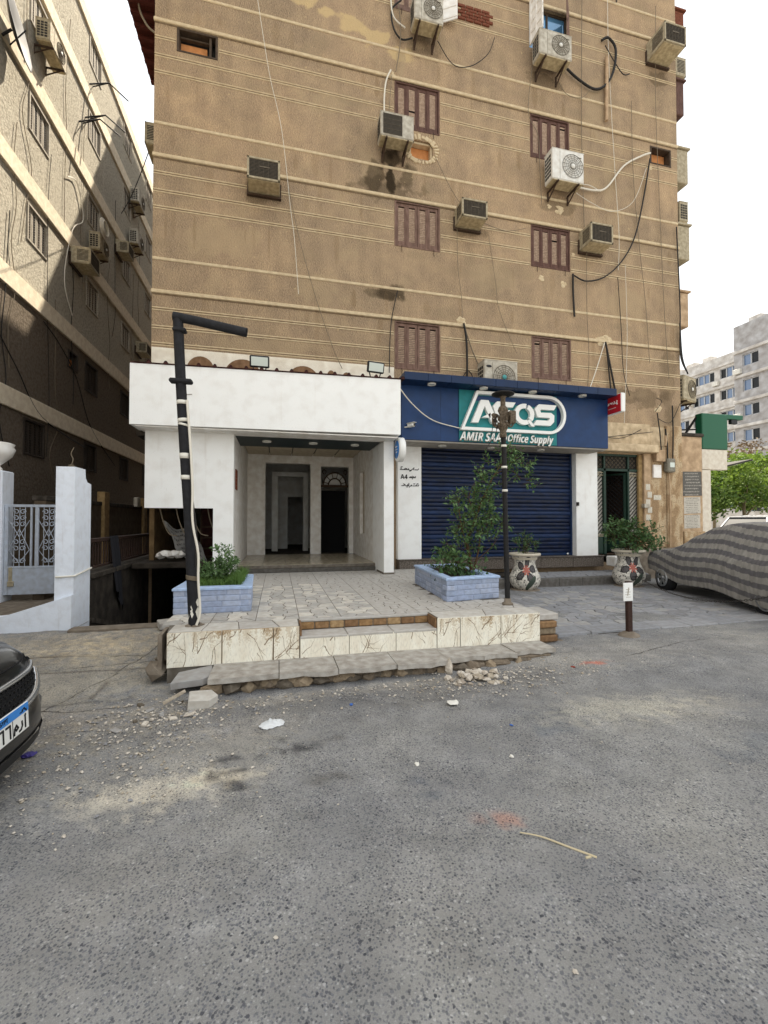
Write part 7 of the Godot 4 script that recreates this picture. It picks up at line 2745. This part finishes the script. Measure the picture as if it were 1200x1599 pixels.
func black_car() -> void:
	var o := thing("black_car", "black car at the left edge, nose in, with chrome-edged grille and number plate", "car", V(-3.70, -.08, -3.19))
	# local x forward: the nose is at x = 2.1; z is across; the ground is y = 0
	var prof := [[.10, .14], [.03, .17], [.0, .24], [.0, .34], [.02, .44], [.05, .54], [.08, .64], [.13, .73], [.22, .80], [.45, .87], [.8, .93], [1.15, .97], [1.3, .98]]
	var skin := func(q: float, d: float, y: float, lift := 0.0) -> Vector3:
		var a := absf(q)
		var back := d + .10 * a * a + .40 * pow(a, 5.0)
		var yy := y - .05 * pow(a, 3.0) * clampf((y - .5) * 3.0, 0, 1)
		return V(2.1 - back + lift, yy, q * .88)
	var at_y := func(y: float) -> float:
		for k in prof.size() - 1:
			if y <= prof[k + 1][1]:
				return lerpf(prof[k][0], prof[k + 1][0], (y - prof[k][1]) / (prof[k + 1][1] - prof[k][1]))
		return 1.3
	var st := S()
	st.set_smooth_group(1)
	for k in prof.size() - 1:
		for j in 24:
			var q0 := -1.0 + j / 12.0
			var q1 := q0 + 1.0 / 12.0
			quad(st, skin.call(q1, prof[k][0], prof[k][1]), skin.call(q0, prof[k][0], prof[k][1]), skin.call(q0, prof[k + 1][0], prof[k + 1][1]), skin.call(q1, prof[k + 1][0], prof[k + 1][1]))
	st.set_smooth_group(-1)
	# flanks and tail
	for sg in [-1.0, 1.0]:
		var poly := PackedVector2Array()
		for k in prof.size():
			var p: Vector3 = skin.call(1.0, prof[k][0], prof[k][1])
			poly.append(Vector2(p.x, p.y))
		poly.append_array(PackedVector2Array([Vector2(-1.6, 1.0), Vector2(-2.1, .95), Vector2(-2.15, .5), Vector2(-2.0, .2)]))
		prism(st, poly, -.01, .01, at(V(0, 0, sg * .875)))
	b2(st, V(-2.15, .3, -.86), V(-2.0, .98, .86), .06)
	b2(st, V(-2.0, .90, -.86), V(-1.2, .99, .86), .03)
	b2(st, V(-2.0, .2, -.8), V(1.0, .3, .8))
	part("body", st, M.car_black, o)
	st = S()
	var gh := [Vector2(.85, .93), Vector2(.1, 1.42), Vector2(-.9, 1.44), Vector2(-1.7, .97)]
	for k in 3:
		quad(st, V(gh[k].x, gh[k].y, .64), V(gh[k].x, gh[k].y, -.64), V(gh[k + 1].x, gh[k + 1].y, -.64), V(gh[k + 1].x, gh[k + 1].y, .64))
	for sg in [-1.0, 1.0]:
		quad(st, V(.85, .93, sg * .82), V(-1.7, .97, sg * .82), V(-.9, 1.44, sg * .64), V(.1, 1.42, sg * .64))
	part("glasshouse", st, M.car_glass, o)
	part("roof_panel", one(V(-.4, 1.445, 0), V(1.0, .03, 1.26), .012), M.car_black, o)
	# bonnet shut line
	st = S()
	var pts := []
	for j in 21:
		var q := -.86 + j * .086
		pts.append(skin.call(q, at_y.call(.705), .708, .003))
	tube(st, pts, .006, 5)
	part("bonnet_gap", st, M.black_void, o)
	# grille
	st = S()
	for j in 20:
		var q0 := -.62 + j * .062
		var q1 := q0 + .062
		for k in 3:
			var y0 := .475 + k * .05
			quad(st, skin.call(q1, at_y.call(y0), y0, .004), skin.call(q0, at_y.call(y0), y0, .004), skin.call(q0, at_y.call(y0 + .05), y0 + .05, .004), skin.call(q1, at_y.call(y0 + .05), y0 + .05, .004))
	part("grille", st, M.black_void, o)
	st = S()
	for r in 4:
		for j in 22:
			var q := -.60 + j * .055 + (r % 2) * .027
			var y := .495 + r * .037
			var c: Vector3 = skin.call(q, at_y.call(y), y, .008)
			for s in 6:
				var a := TAU * s / 6.0
				var b := TAU * (s + 1) / 6.0
				bar(st, c + V(sin(a) * .004, sin(a) * .019, cos(a) * .022), c + V(sin(b) * .004, sin(b) * .019, cos(b) * .022), .005, .006)
	part("grille_mesh", st, M.trim_black, o)
	st = S()
	var up := []
	var dn := []
	for j in 25:
		var q := -.66 + j * .055
		var e := pow(absf(q) / .66, 4.0)
		up.append(skin.call(q, at_y.call(.635 + .02 * e), .635 + .02 * e, .010))
		dn.append(skin.call(q, at_y.call(.465 + .13 * e), .465 + .13 * e, .012))
	tube(st, up, .018, 8)
	tube(st, dn, .027, 8)
	part("chrome_band", st, M.chrome, o)
	# headlights that sweep back round the corner
	for sg in [-1.0, 1.0]:
		st = S()
		st.set_smooth_group(1)
		for j in 8:
			var q0: float = sg * (.68 + j * .038)
			var q1: float = sg * (.68 + (j + 1) * .038)
			for k in 3:
				var ya := .60 + k * .035 + j * .004
				var yb := ya + .035
				quad(st, skin.call(q0, at_y.call(ya), ya, .008), skin.call(q1, at_y.call(ya), ya, .008), skin.call(q1, at_y.call(yb), yb, .008), skin.call(q0, at_y.call(yb), yb, .008))
		var hl := part("headlight", st, M.headlight, o)
		for j in 2:
			st = S()
			var p: Vector3 = skin.call(sg * (.74 + j * .1), at_y.call(.65), .65, .010)
			lathe(st, [Vector2(0, .012), Vector2(.022, .008), Vector2(.03, 0)], 12, at(p, PI / 2 - sg * .9, PI / 2))
			part("lens", st, M.chrome, hl)
		st = S()
		var f: Vector3 = skin.call(sg * .76, at_y.call(.33), .33, .006)
		lathe(st, [Vector2(0, .006), Vector2(.038, .008), Vector2(.046, 0)], 16, at(f, 0, 0, -PI / 2 + .0))
		part("fog_lamp", st, M.headlight, o)
	st = S()
	for j in 16:
		var q0 := -.8 + j * .1
		quad(st, skin.call(q0 + .1, .02, .16, .012), skin.call(q0, .02, .16, .012), skin.call(q0, at_y.call(.23), .23, .014), skin.call(q0 + .1, at_y.call(.23), .23, .014))
	part("lower_lip", st, M.trim_black, o)
	# plate: blue strip above, white below, dark characters
	var t := at(V(2.112, .42, .0), PI / 2, -.06)
	var pl := part("number_plate", one(Vector3.ZERO, V(.36, .17, .012), .003, t), M.plate_white, o)
	part("blue_strip", one(V(0, .055, .0065), V(.352, .054, .003), 0, t), M.plate_blue, pl)
	st = S()
	# Arabic letters alef, reh, meem on the right and the figure 6 twice on the left; the country's name above
	strokes(st, [[.0, .0, .0, 1.0], [-.06, 1.1, .08, 1.2]], V(.135, -.065, .008), .06, .065, .012, .003)
	strokes(st, [[.5, .6, .55, .2, .3, -.1, .0, -.15]], V(.068, -.055, .008), .06, .065, .012, .003)
	strokes(st, [[.7, .3, .4, .65, .1, .4, .4, .15, .7, .3], [.1, .4, .0, -.2]], V(.012, -.055, .008), .06, .06, .012, .003)
	strokes(st, [[.0, 1.0, .6, 1.0, .6, .0]], V(-.07, -.065, .008), .07, .075, .012, .003)
	strokes(st, [[.0, 1.0, .6, 1.0, .6, .0]], V(-.14, -.065, .008), .07, .075, .012, .003)
	b2(st, V(-.0015, -.078, .0062), V(.0015, .026, .0085))
	part("characters", st, M.ink, pl, t)
	st = S()
	strokes(st, [[.0, .1, .3, .1, .35, .5], [.4, .1, .55, .6, .7, .6, .8, .1], [.8, .1, .95, .2, 1.0, -.2]], V(.08, .04, .009), .07, .03, .007, .002)
	var ec := S()
	ec.append_from(text_mesh("EGYPT", .035, true, .002), 0, at(V(-.10, .055, .009)))
	part("country_name", st, M.ink, pl, t)
	part("country_name", ec, M.ink, pl, t)
	for x in [1.2, -1.35]:
		for sg in [-1.0, 1.0]:
			st = S()
			lathe(st, [Vector2(.19, .1), Vector2(.28, .1), Vector2(.315, .07), Vector2(.315, -.07), Vector2(.28, -.1), Vector2(.19, -.1)], 26, at(V(x, .315, sg * .80), 0, PI / 2))
			var wh := part("wheel", st, M.tyre, o)
			st = S()
			for k in 5:
				var a := TAU * k / 5.0
				bar(st, V(x, .315, sg * .87), V(x + cos(a) * .19, .315 + sin(a) * .19, sg * .875), .06, .02)
			lathe(st, [Vector2(0, .02), Vector2(.2, .02), Vector2(.2, -.04)], 20, at(V(x, .315, sg * .85), 0, PI / 2))
			part("rim", st, M.alloy, wh)


func simple_car(label: String, p: Vector3, yaw: float, paint: Material) -> void:
	var o := thing("parked_car", label, "car", p, yaw, "cars parked beyond the covered car")
	var st := S()
	var side := flatpoly([-2.2, .3, -2.15, .85, -1.95, .98, -1.5, 1.02, -.9, 1.05, .75, 1.02, 1.6, .92, 2.1, .78, 2.2, .5, 2.15, .28])
	prism(st, side, -.86, .86)
	part("body", st, paint, o)
	st = S()
	for k in 1:
		var a := [V(.9, 1.0, .78), V(.2, 1.55, .6), V(-1.2, 1.56, .6), V(-1.9, 1.0, .78)]
		var b := [V(.9, 1.0, -.78), V(.2, 1.55, -.6), V(-1.2, 1.56, -.6), V(-1.9, 1.0, -.78)]
		quad(st, a[3], a[0], a[1], a[2])
		quad(st, b[0], b[3], b[2], b[1])
		for s in 3:
			quad(st, a[s], b[s], b[s + 1], a[s + 1])
	part("glasshouse", st, M.car_glass, o)
	part("roof_panel", one(V(-.5, 1.57, 0), V(1.5, .05, 1.25), .02), paint, o)
	st = S()
	for sg in [-1.0, 1.0]:
		for q in [[.9, 1.0, .2, 1.56], [-.45, 1.0, -.45, 1.56], [-1.9, 1.0, -1.2, 1.56]]:
			bar(st, V(q[0], q[1], sg * .79), V(q[2], q[3], sg * .61), .05, .03)
	part("pillars", st, paint, o)
	for sg in [-1.0, 1.0]:
		part("tail_light", one(V(-2.17, .8, sg * .68), V(.1, .2, .26), .02), M.tail_red, o)
		part("headlight", one(V(2.12, .68, sg * .65), V(.14, .14, .3), .03), M.headlight, o)
		for x in [1.35, -1.35]:
			st = S()
			lathe(st, [Vector2(0, .1), Vector2(.28, .1), Vector2(.32, .06), Vector2(.32, -.1)], 20, at(V(x, .32, sg * .8), 0, PI / 2 * sg))
			part("wheel", st, M.tyre, o)


func tree(label: String, p: Vector3, h: float, rad: float, leaves: int, mats: Array, size: float, group := "trees along the side street") -> void:
	var o := thing("street_tree", label, "tree", p, 0, group)
	var st := S()
	tube(st, curve([V(0, -.2, 0), V(.05, h * .25, .02), V(-.03, h * .5, 0), V(.05, h * .75, 0)], 4), .13, 8, .04)
	for k in 7:
		var a := k * 2.4
		tube(st, curve([V(0, h * (.3 + k * .05), 0), V(cos(a) * rad * .4, h * (.45 + k * .05), sin(a) * rad * .4), V(cos(a) * rad * .8, h * (.55 + k * .05), sin(a) * rad * .8)], 4), .06, 6, .015)
	part("trunk", st, M.bark_pale, o)
	var sts := []
	for m in mats:
		sts.append(S())
	for k in leaves / 30:
		# clumps of leaves through the crown
		var a := R(0, TAU)
		var rr := sqrt(R(0, 1)) * rad
		var y := h * (.66 + R(-.30, .30) * (1.0 - .35 * rr / rad))
		var c := V(cos(a) * rr, y, sin(a) * rr)
		var cr := R(.25, .6)
		for j in 30:
			var d := V(R(-1, 1), R(-.7, .7), R(-1, 1))
			leaf(sts[(k + (1 if R(0, 1) < .2 else 0)) % sts.size()], c + d * cr, V(R(-1, 1), R(-.6, .8), R(-1, 1)).normalized(), size * R(.7, 1.4), size * R(.45, .7), R(-2, 2))
	for m in mats.size():
		part("crown", sts[m], mats[m], o)


func far_block(called: String, label: String, xw: float, z0: float, z1: float, h: float, top_row: float, rows: int, bays: Array, m: Material) -> void:
	var o := thing(called, label, "building", V(xw + 6, 0, (z0 + z1) * .5))
	# local x runs along +z, faces -x
	var t := Transform3D(Basis(Vector3(0, 0, 1), Vector3.UP, Vector3(-1, 0, 0)), V(xw, 0, 0))
	var holes := []
	for r in rows:
		for b in bays:
			holes.append([b[0], top_row - r * 3.0 - .7, b[1], top_row - r * 3.0 + .7])
	var st := S()
	wall(st, z0, z1, 0, h, holes, .35, t)
	b2(st, V(xw + .01, 0, z1 - .3), V(xw + 12, h, z1))
	b2(st, V(xw + .01, 0, z0), V(xw + 12, h, z0 + .3))
	b2(st, V(xw + .4, h - .4, z0), V(xw + 12, h - .1, z1))
	wp("wall", st, m, o)
	for r in rows + 1:
		wp("floor_band", lohi(t * V(z0, top_row - r * 3.0 + 1.0, -.1), t * V(z1 + .2, top_row - r * 3.0 + 1.35, .25), .03), M.far_wall, o)
	for hh in holes:
		st = S()
		var n := 4 if hh[2] - hh[0] > 2.0 else 2
		for k in n + 1:
			var x: float = lerpf(hh[0], hh[2], float(k) / n)
			b2(st, t * V(x - .05, hh[1], -.3), t * V(x + .05, hh[3], -.12))
		b2(st, t * V(hh[0], hh[1], -.3), t * V(hh[2], hh[1] + .08, -.12))
		b2(st, t * V(hh[0], hh[3] - .08, -.3), t * V(hh[2], hh[3], -.12))
		var f := wp("window", st, M.far_frame, o)
		for k in n:
			wp("pane", lohi(t * V(lerpf(hh[0], hh[2], float(k) / n) + .05, hh[1] + .08, -.26), t * V(lerpf(hh[0], hh[2], float(k + 1) / n) - .05, hh[3] - .08, -.24)), M.far_glass if (k + int(hh[1])) % 3 else M.car_glass, f)
	for k in 5:
		wp("roof_shed", lohi(V(xw + 1 + k * 1.4, h, z0 + 1 + k * 1.5), V(xw + 2.2 + k * 1.4, h + .9 + (k * 7 % 3) * .6, z0 + 2.4 + k * 1.5), .05), M.far_wall, o)
	for k in 6:
		var bb: Array = bays[k % bays.size()]
		wp("outdoor_unit", lohi(t * V(bb[0] - .9 + (k % 3) * .2, top_row - k * 3.0 * .6 - 1.5, .0), t * V(bb[0] - .05 + (k % 3) * .2, top_row - k * 3.0 * .6 - .9, .4), .03), M.ac_clean, o)


func far_right() -> void:
	var o := thing("totem_sign", "tall roadside sign with a green block over cream panels on a white post", "sign", V(13.0, 0, -10.9))
	wp("green_block", lohi(V(12.84, 3.86, -11.15), V(13.85, 4.98, -10.9), .02), M.totem_green, o)
	wp("green_arm", lohi(V(13.86, 4.86, -11.1), V(14.55, 5.0, -10.95), .01), M.totem_green, o)
	wp("arm_lamp", lohi(V(14.1, 4.72, -11.08), V(14.35, 4.86, -10.97), .01), M.black_plastic, o)
	wp("cream_panel", lohi(V(12.84, 3.22, -11.14), V(13.84, 3.85, -10.92), .01), M.totem_cream, o)
	wp("post", lohi(V(12.84, -.2, -11.12), V(13.2, 3.21, -10.94), .01), M.totem_cream, o)
	var st := S()
	bar(st, V(12.86, 4.9, -11.1), V(12.4, 4.1, -11.3), .05, .05)
	bar(st, V(12.86, 4.5, -11.1), V(12.4, 4.5, -11.3), .04, .04)
	wp("brace", st, M.black_iron, o)
	var c := thing("carport", "dark slanting shade roof behind the roadside sign", "canopy", V(15, 0, -14))
	st = S()
	bx(st, Vector3.ZERO, V(2.6, .06, 2.4), .01, at(V(15.5, 3.55, -13.5), 0, 0, .22))
	wp("sheet", st, M.ac_dark, c)
	st = S()
	for x in [14.5, 16.5]:
		b2(st, V(x - .04, 0, -14.4), V(x + .04, 3.4, -14.32))
	wp("post", st, M.black_iron, c)
	tree("sunlit green tree with a pale trunk behind the white parked cars", V(26.5, .1, -20), 5.6, 2.5, 6600, [M.far_leaf, M.far_leaf, M.far_leaf_dark], .22)
	tree("green tree directly behind the roadside sign's post", V(22.6, .1, -20.5), 5.0, 2.2, 5400, [M.far_leaf, M.far_leaf_dark], .22)
	tree("green tree at the right edge of the view", V(30.4, .1, -21), 5.8, 2.5, 5400, [M.far_leaf, M.far_leaf, M.far_leaf_dark], .22)
	tree("brownish half-bare tree rising behind the green ones", V(34, .1, -28), 8.4, 3.0, 3000, [M.bare_leaf, M.bare_leaf], .22)
	tree("low dark tree in the gap left of the pale trunk", V(25.6, .1, -23.5), 4.0, 2.6, 4200, [M.far_leaf_dark, M.leaf2], .22)
	simple_car("white parked car with a red tail light nearest the totem", V(19.6, .2, -14.2), .35, M.car_white)
	simple_car("white parked car in front of the pale tree trunk", V(24.4, .3, -17.2), .2, M.car_white)
	simple_car("white parked car at the right edge just above the covered car", V(22.6, .15, -12.6), .3, M.car_white)
	far_block("far_apartments", "pale apartment block with strips of bluish windows beyond the trees", 60, -58, -44.0, 24.6, 22.1, 7, [[-48.2, -44.9], [-52.3, -49.0], [-56.2, -53.0]], M.far_wall)
	far_block("far_tower", "grey block with balconies at the far right edge", 54, -41.6, -26, 25.2, 20.8, 7, [[-40.6, -38.8], [-36.5, -34.0], [-32, -29]], M.far_wall_grey)
	st = S()
	for k in 5:
		bx(st, V(9.6 + k * .45, .88, -10.2), V(.4, .02, .3))
	# a long low wall closes the far street
	var w := thing("street_wall", "low pale wall along the far side of the side street", "wall", V(40, 0, -30))
	wp("wall", lohi(V(46, -.2, -60), V(46.4, 2.6, 10)), M.far_wall, w)


func debris() -> void:
	# a heap of broken plaster at the kerb, with crumbs around it
	for k in 46:
		var a := R(0, TAU)
		var d := sqrt(R(0, 1))
		var p := V(2.02 + cos(a) * d * .38 + .05, 0, -4.36 + sin(a) * d * .24)
		p.y = ground_y(p.x, p.z) + (1.0 - d) * .05
		var s := R(.018, .052) * (1.25 - d * .5)
		var st := S()
		rock(st, Vector3.ZERO, V(s * R(.9, 1.5), s * R(.5, .9), s * R(.8, 1.2)), 500 + k)
		top("plaster_chunk", st, M["chunk%d" % (k % 4)], "pale broken plaster chunk in the heap at the kerb slab", "rubble", "plaster chunks heaped at the kerb slab", at(p, R(0, TAU)))
	var st := S()
	rock(st, Vector3.ZERO, V(.06, .11, .05), 561)
	top("standing_shard", st, M.chunk0, "pointed pale shard standing against the kerb at the plaster heap", "rubble", "", at(V(1.84, -.02, -4.56), .4))
	# crumbs: small stones nobody could count
	var lump := S()
	rock(lump, Vector3.ZERO, V(1, .6, .8), 571)
	lump.generate_normals()
	var lm := lump.commit()
	for q in [["gravel", M.chunk1, 900, 72], ["grit", M.slab3, 700, 73], ["pale_grit", M.chunk2, 1600, 74]]:
		var mm := MultiMesh.new()
		mm.transform_format = MultiMesh.TRANSFORM_3D
		mm.mesh = lm
		mm.instance_count = q[2]
		var r := RandomNumberGenerator.new()
		r.seed = q[3]
		for k in q[2]:
			var x := 0.0
			var z := 0.0
			var s := pow(r.randf(), 3.0) * .016 + .004
			var m: int = k % 5
			if m == 0:
				x = r.randf_range(-1.6, 3.6)
				z = -4.45 + absf(r.randfn(0, .22))
			elif m == 1:
				x = r.randfn(-1.0, .32)
				z = r.randfn(-4.25, .25)
			elif m == 2:
				x = r.randfn(2.1, .5)
				z = r.randfn(-4.2, .22)
			elif m == 3:
				x = r.randfn(-1.2, .5)
				z = r.randfn(-3.6, .35)
			else:
				x = r.randf_range(-3.5, 6.5)
				z = -1.2 - 4.0 * sqrt(r.randf())
				s *= .55
			mm.set_instance_transform(k, Transform3D(Basis.from_euler(Vector3(r.randf() * .5, r.randf() * TAU, r.randf() * .5)).scaled(V(s, s * .7, s)), V(x, ground_y(x, z) + s * .3 + .004, z)))
		var mi := MultiMeshInstance3D.new()
		mi.multimesh = mm
		mi.name = q[0]
		mi.material_override = q[1]
		add_child(mi)
		stuff(mi)
		tag(mi, "%s of small broken stones scattered along the kerb and over the road" % ["Pale gravel", "Dark grit", "Whitish grit"][["gravel", "grit", "pale_grit"].find(q[0])], "gravel")
	# broken flat pieces at the left end of the slab
	for k in 14:
		st = S()
		var w := R(.03, .09)
		bx(st, Vector3.ZERO, V(w, R(.01, .025), w * R(.5, .9)), .004, at(Vector3.ZERO, R(0, 3), R(-.2, .2), R(-.2, .2)))
		var x := R(-1.45, -.55)
		var z := R(-4.55, -4.05)
		top("tile_shard", st, M[["chunk2", "slab2", "rubble3"][k % 3]], "flat broken tile piece scattered by the terrace's front left corner", "rubble", "tile pieces by the terrace corner", at(V(x, ground_y(x, z) + .012, z)))
	st = S()
	bar(st, V(-1.02, -.08, -4.44), V(-.84, .0, -4.5), .03, .02, .004)
	top("splintered_stick", st, M.chunk1, "short grey splinter propped on the tilted slab's edge", "stick")
	# plastic bag
	st = S()
	st.set_smooth_group(1)
	var g := []
	var nb := FastNoiseLite.new()
	nb.seed = 6
	nb.frequency = 9.0
	for i in 15:
		var row := []
		for j in 15:
			var u := i / 7.0 - 1.0
			var v := j / 7.0 - 1.0
			var rr := Vector2(u, v).length()
			var edge := 1.0 + nb.get_noise_2d(u * 3.0, v * 3.0) * .2
			var y := maxf(0.0, (1.0 - rr * .78)) * .02 + absf(nb.get_noise_2d(i * .06, j * .06)) * .075 * (1.2 - minf(1.0, rr))
			row.append(V(u * .105 * edge / maxf(1.0, rr), y + .004, v * .075 * edge / maxf(1.0, rr)))
		g.append(row)
	for i in 14:
		for j in 14:
			quad(st, g[i][j], g[i][j + 1], g[i + 1][j + 1], g[i + 1][j])
	top("plastic_bag", st, M.plastic_bag, "crumpled white plastic bag lying flat on the road below the steps", "bag", "", at(V(-.04, ground_y(-.04, -3.83), -3.83), .3))
	# dry stick
	st = S()
	tube(st, curve([V(0, .008, 0), V(.09, .012, .06), V(.18, .010, .15), V(.275, .010, .25)], 4), .003, 6, .006)
	bx(st, V(.235, .010, .24), V(.03, .012, .01), .002, at(Vector3.ZERO))
	top("dry_stick", st, M.twig, "long thin dry stick lying on the road at lower right", "stick", "", at(V(1.27, ground_y(1.27, -2.15) + .004, -2.15)))
	st = S()
	tube(st, [V(0, .006, 0), V(.028, .006, .006)], .0045, 8)
	var b := thing("cigarette_butt", "orange-tipped cigarette butt on the road at the bottom edge", "cigarette butt", V(-.27, ground_y(-.27, -1.62) + .004, -1.62), -.2)
	part("filter", st, M.butt, b)
	st = S()
	tube(st, [V(-.013, .006, -.003), V(0, .006, 0)], .0046, 8)
	part("paper_end", st, M.paper, b)
	# scraps
	var bits := [["crumpled_paper", M.paper, V(1.57, 0, -3.78), .06, "crumpled pale paper on the road below the right half of the terrace", "paper"], ["blue_scrap", M.blue_bit, V(.66, 0, -4.0), .02, "tiny blue plastic scrap on the road before the steps", "litter"], ["blue_scrap", M.blue_bit, V(1.85, 0, -3.25), .018, "small blue plastic scrap right of the crumpled paper", "litter"], ["purple_wrapper", M.purple_bit, V(-1.78, 0, -3.80), .05, "crushed purple wrapper on the road by the black car's bumper", "litter"], ["brick_piece", M.red_brick_bit, V(3.2, 0, -4.28), .025, "small dark red brick piece on the road near the pavement", "rubble"], ["white_scrap", M.paper, V(.95, 0, -2.95), .022, "torn white scrap in the middle of the road", "litter"], ["white_scrap", M.paper, V(1.62, 0, -2.85), .02, "white fleck of paint on the road right of centre", "litter"], ["pale_chip", M.chunk2, V(.0, 0, -1.88), .012, "pale triangular stone chip in the near road", "stone"], ["pale_chip", M.chunk2, V(1.08, 0, -1.45), .014, "pale square stone chip near the bottom right", "stone"]]
	for q in bits:
		st = S()
		for k in 3:
			rock(st, V(R(-.4, .4), .2 + k * .1, R(-.3, .3)) * q[3], V(R(.7, 1.1), R(.15, .4), R(.5, .9)) * q[3], 600 + k + int(q[3] * 1000))
		var p: Vector3 = q[2]
		top(q[0], st, q[1], q[4], q[5], "", at(V(p.x, ground_y(p.x, p.z), p.z), R(0, 3)))
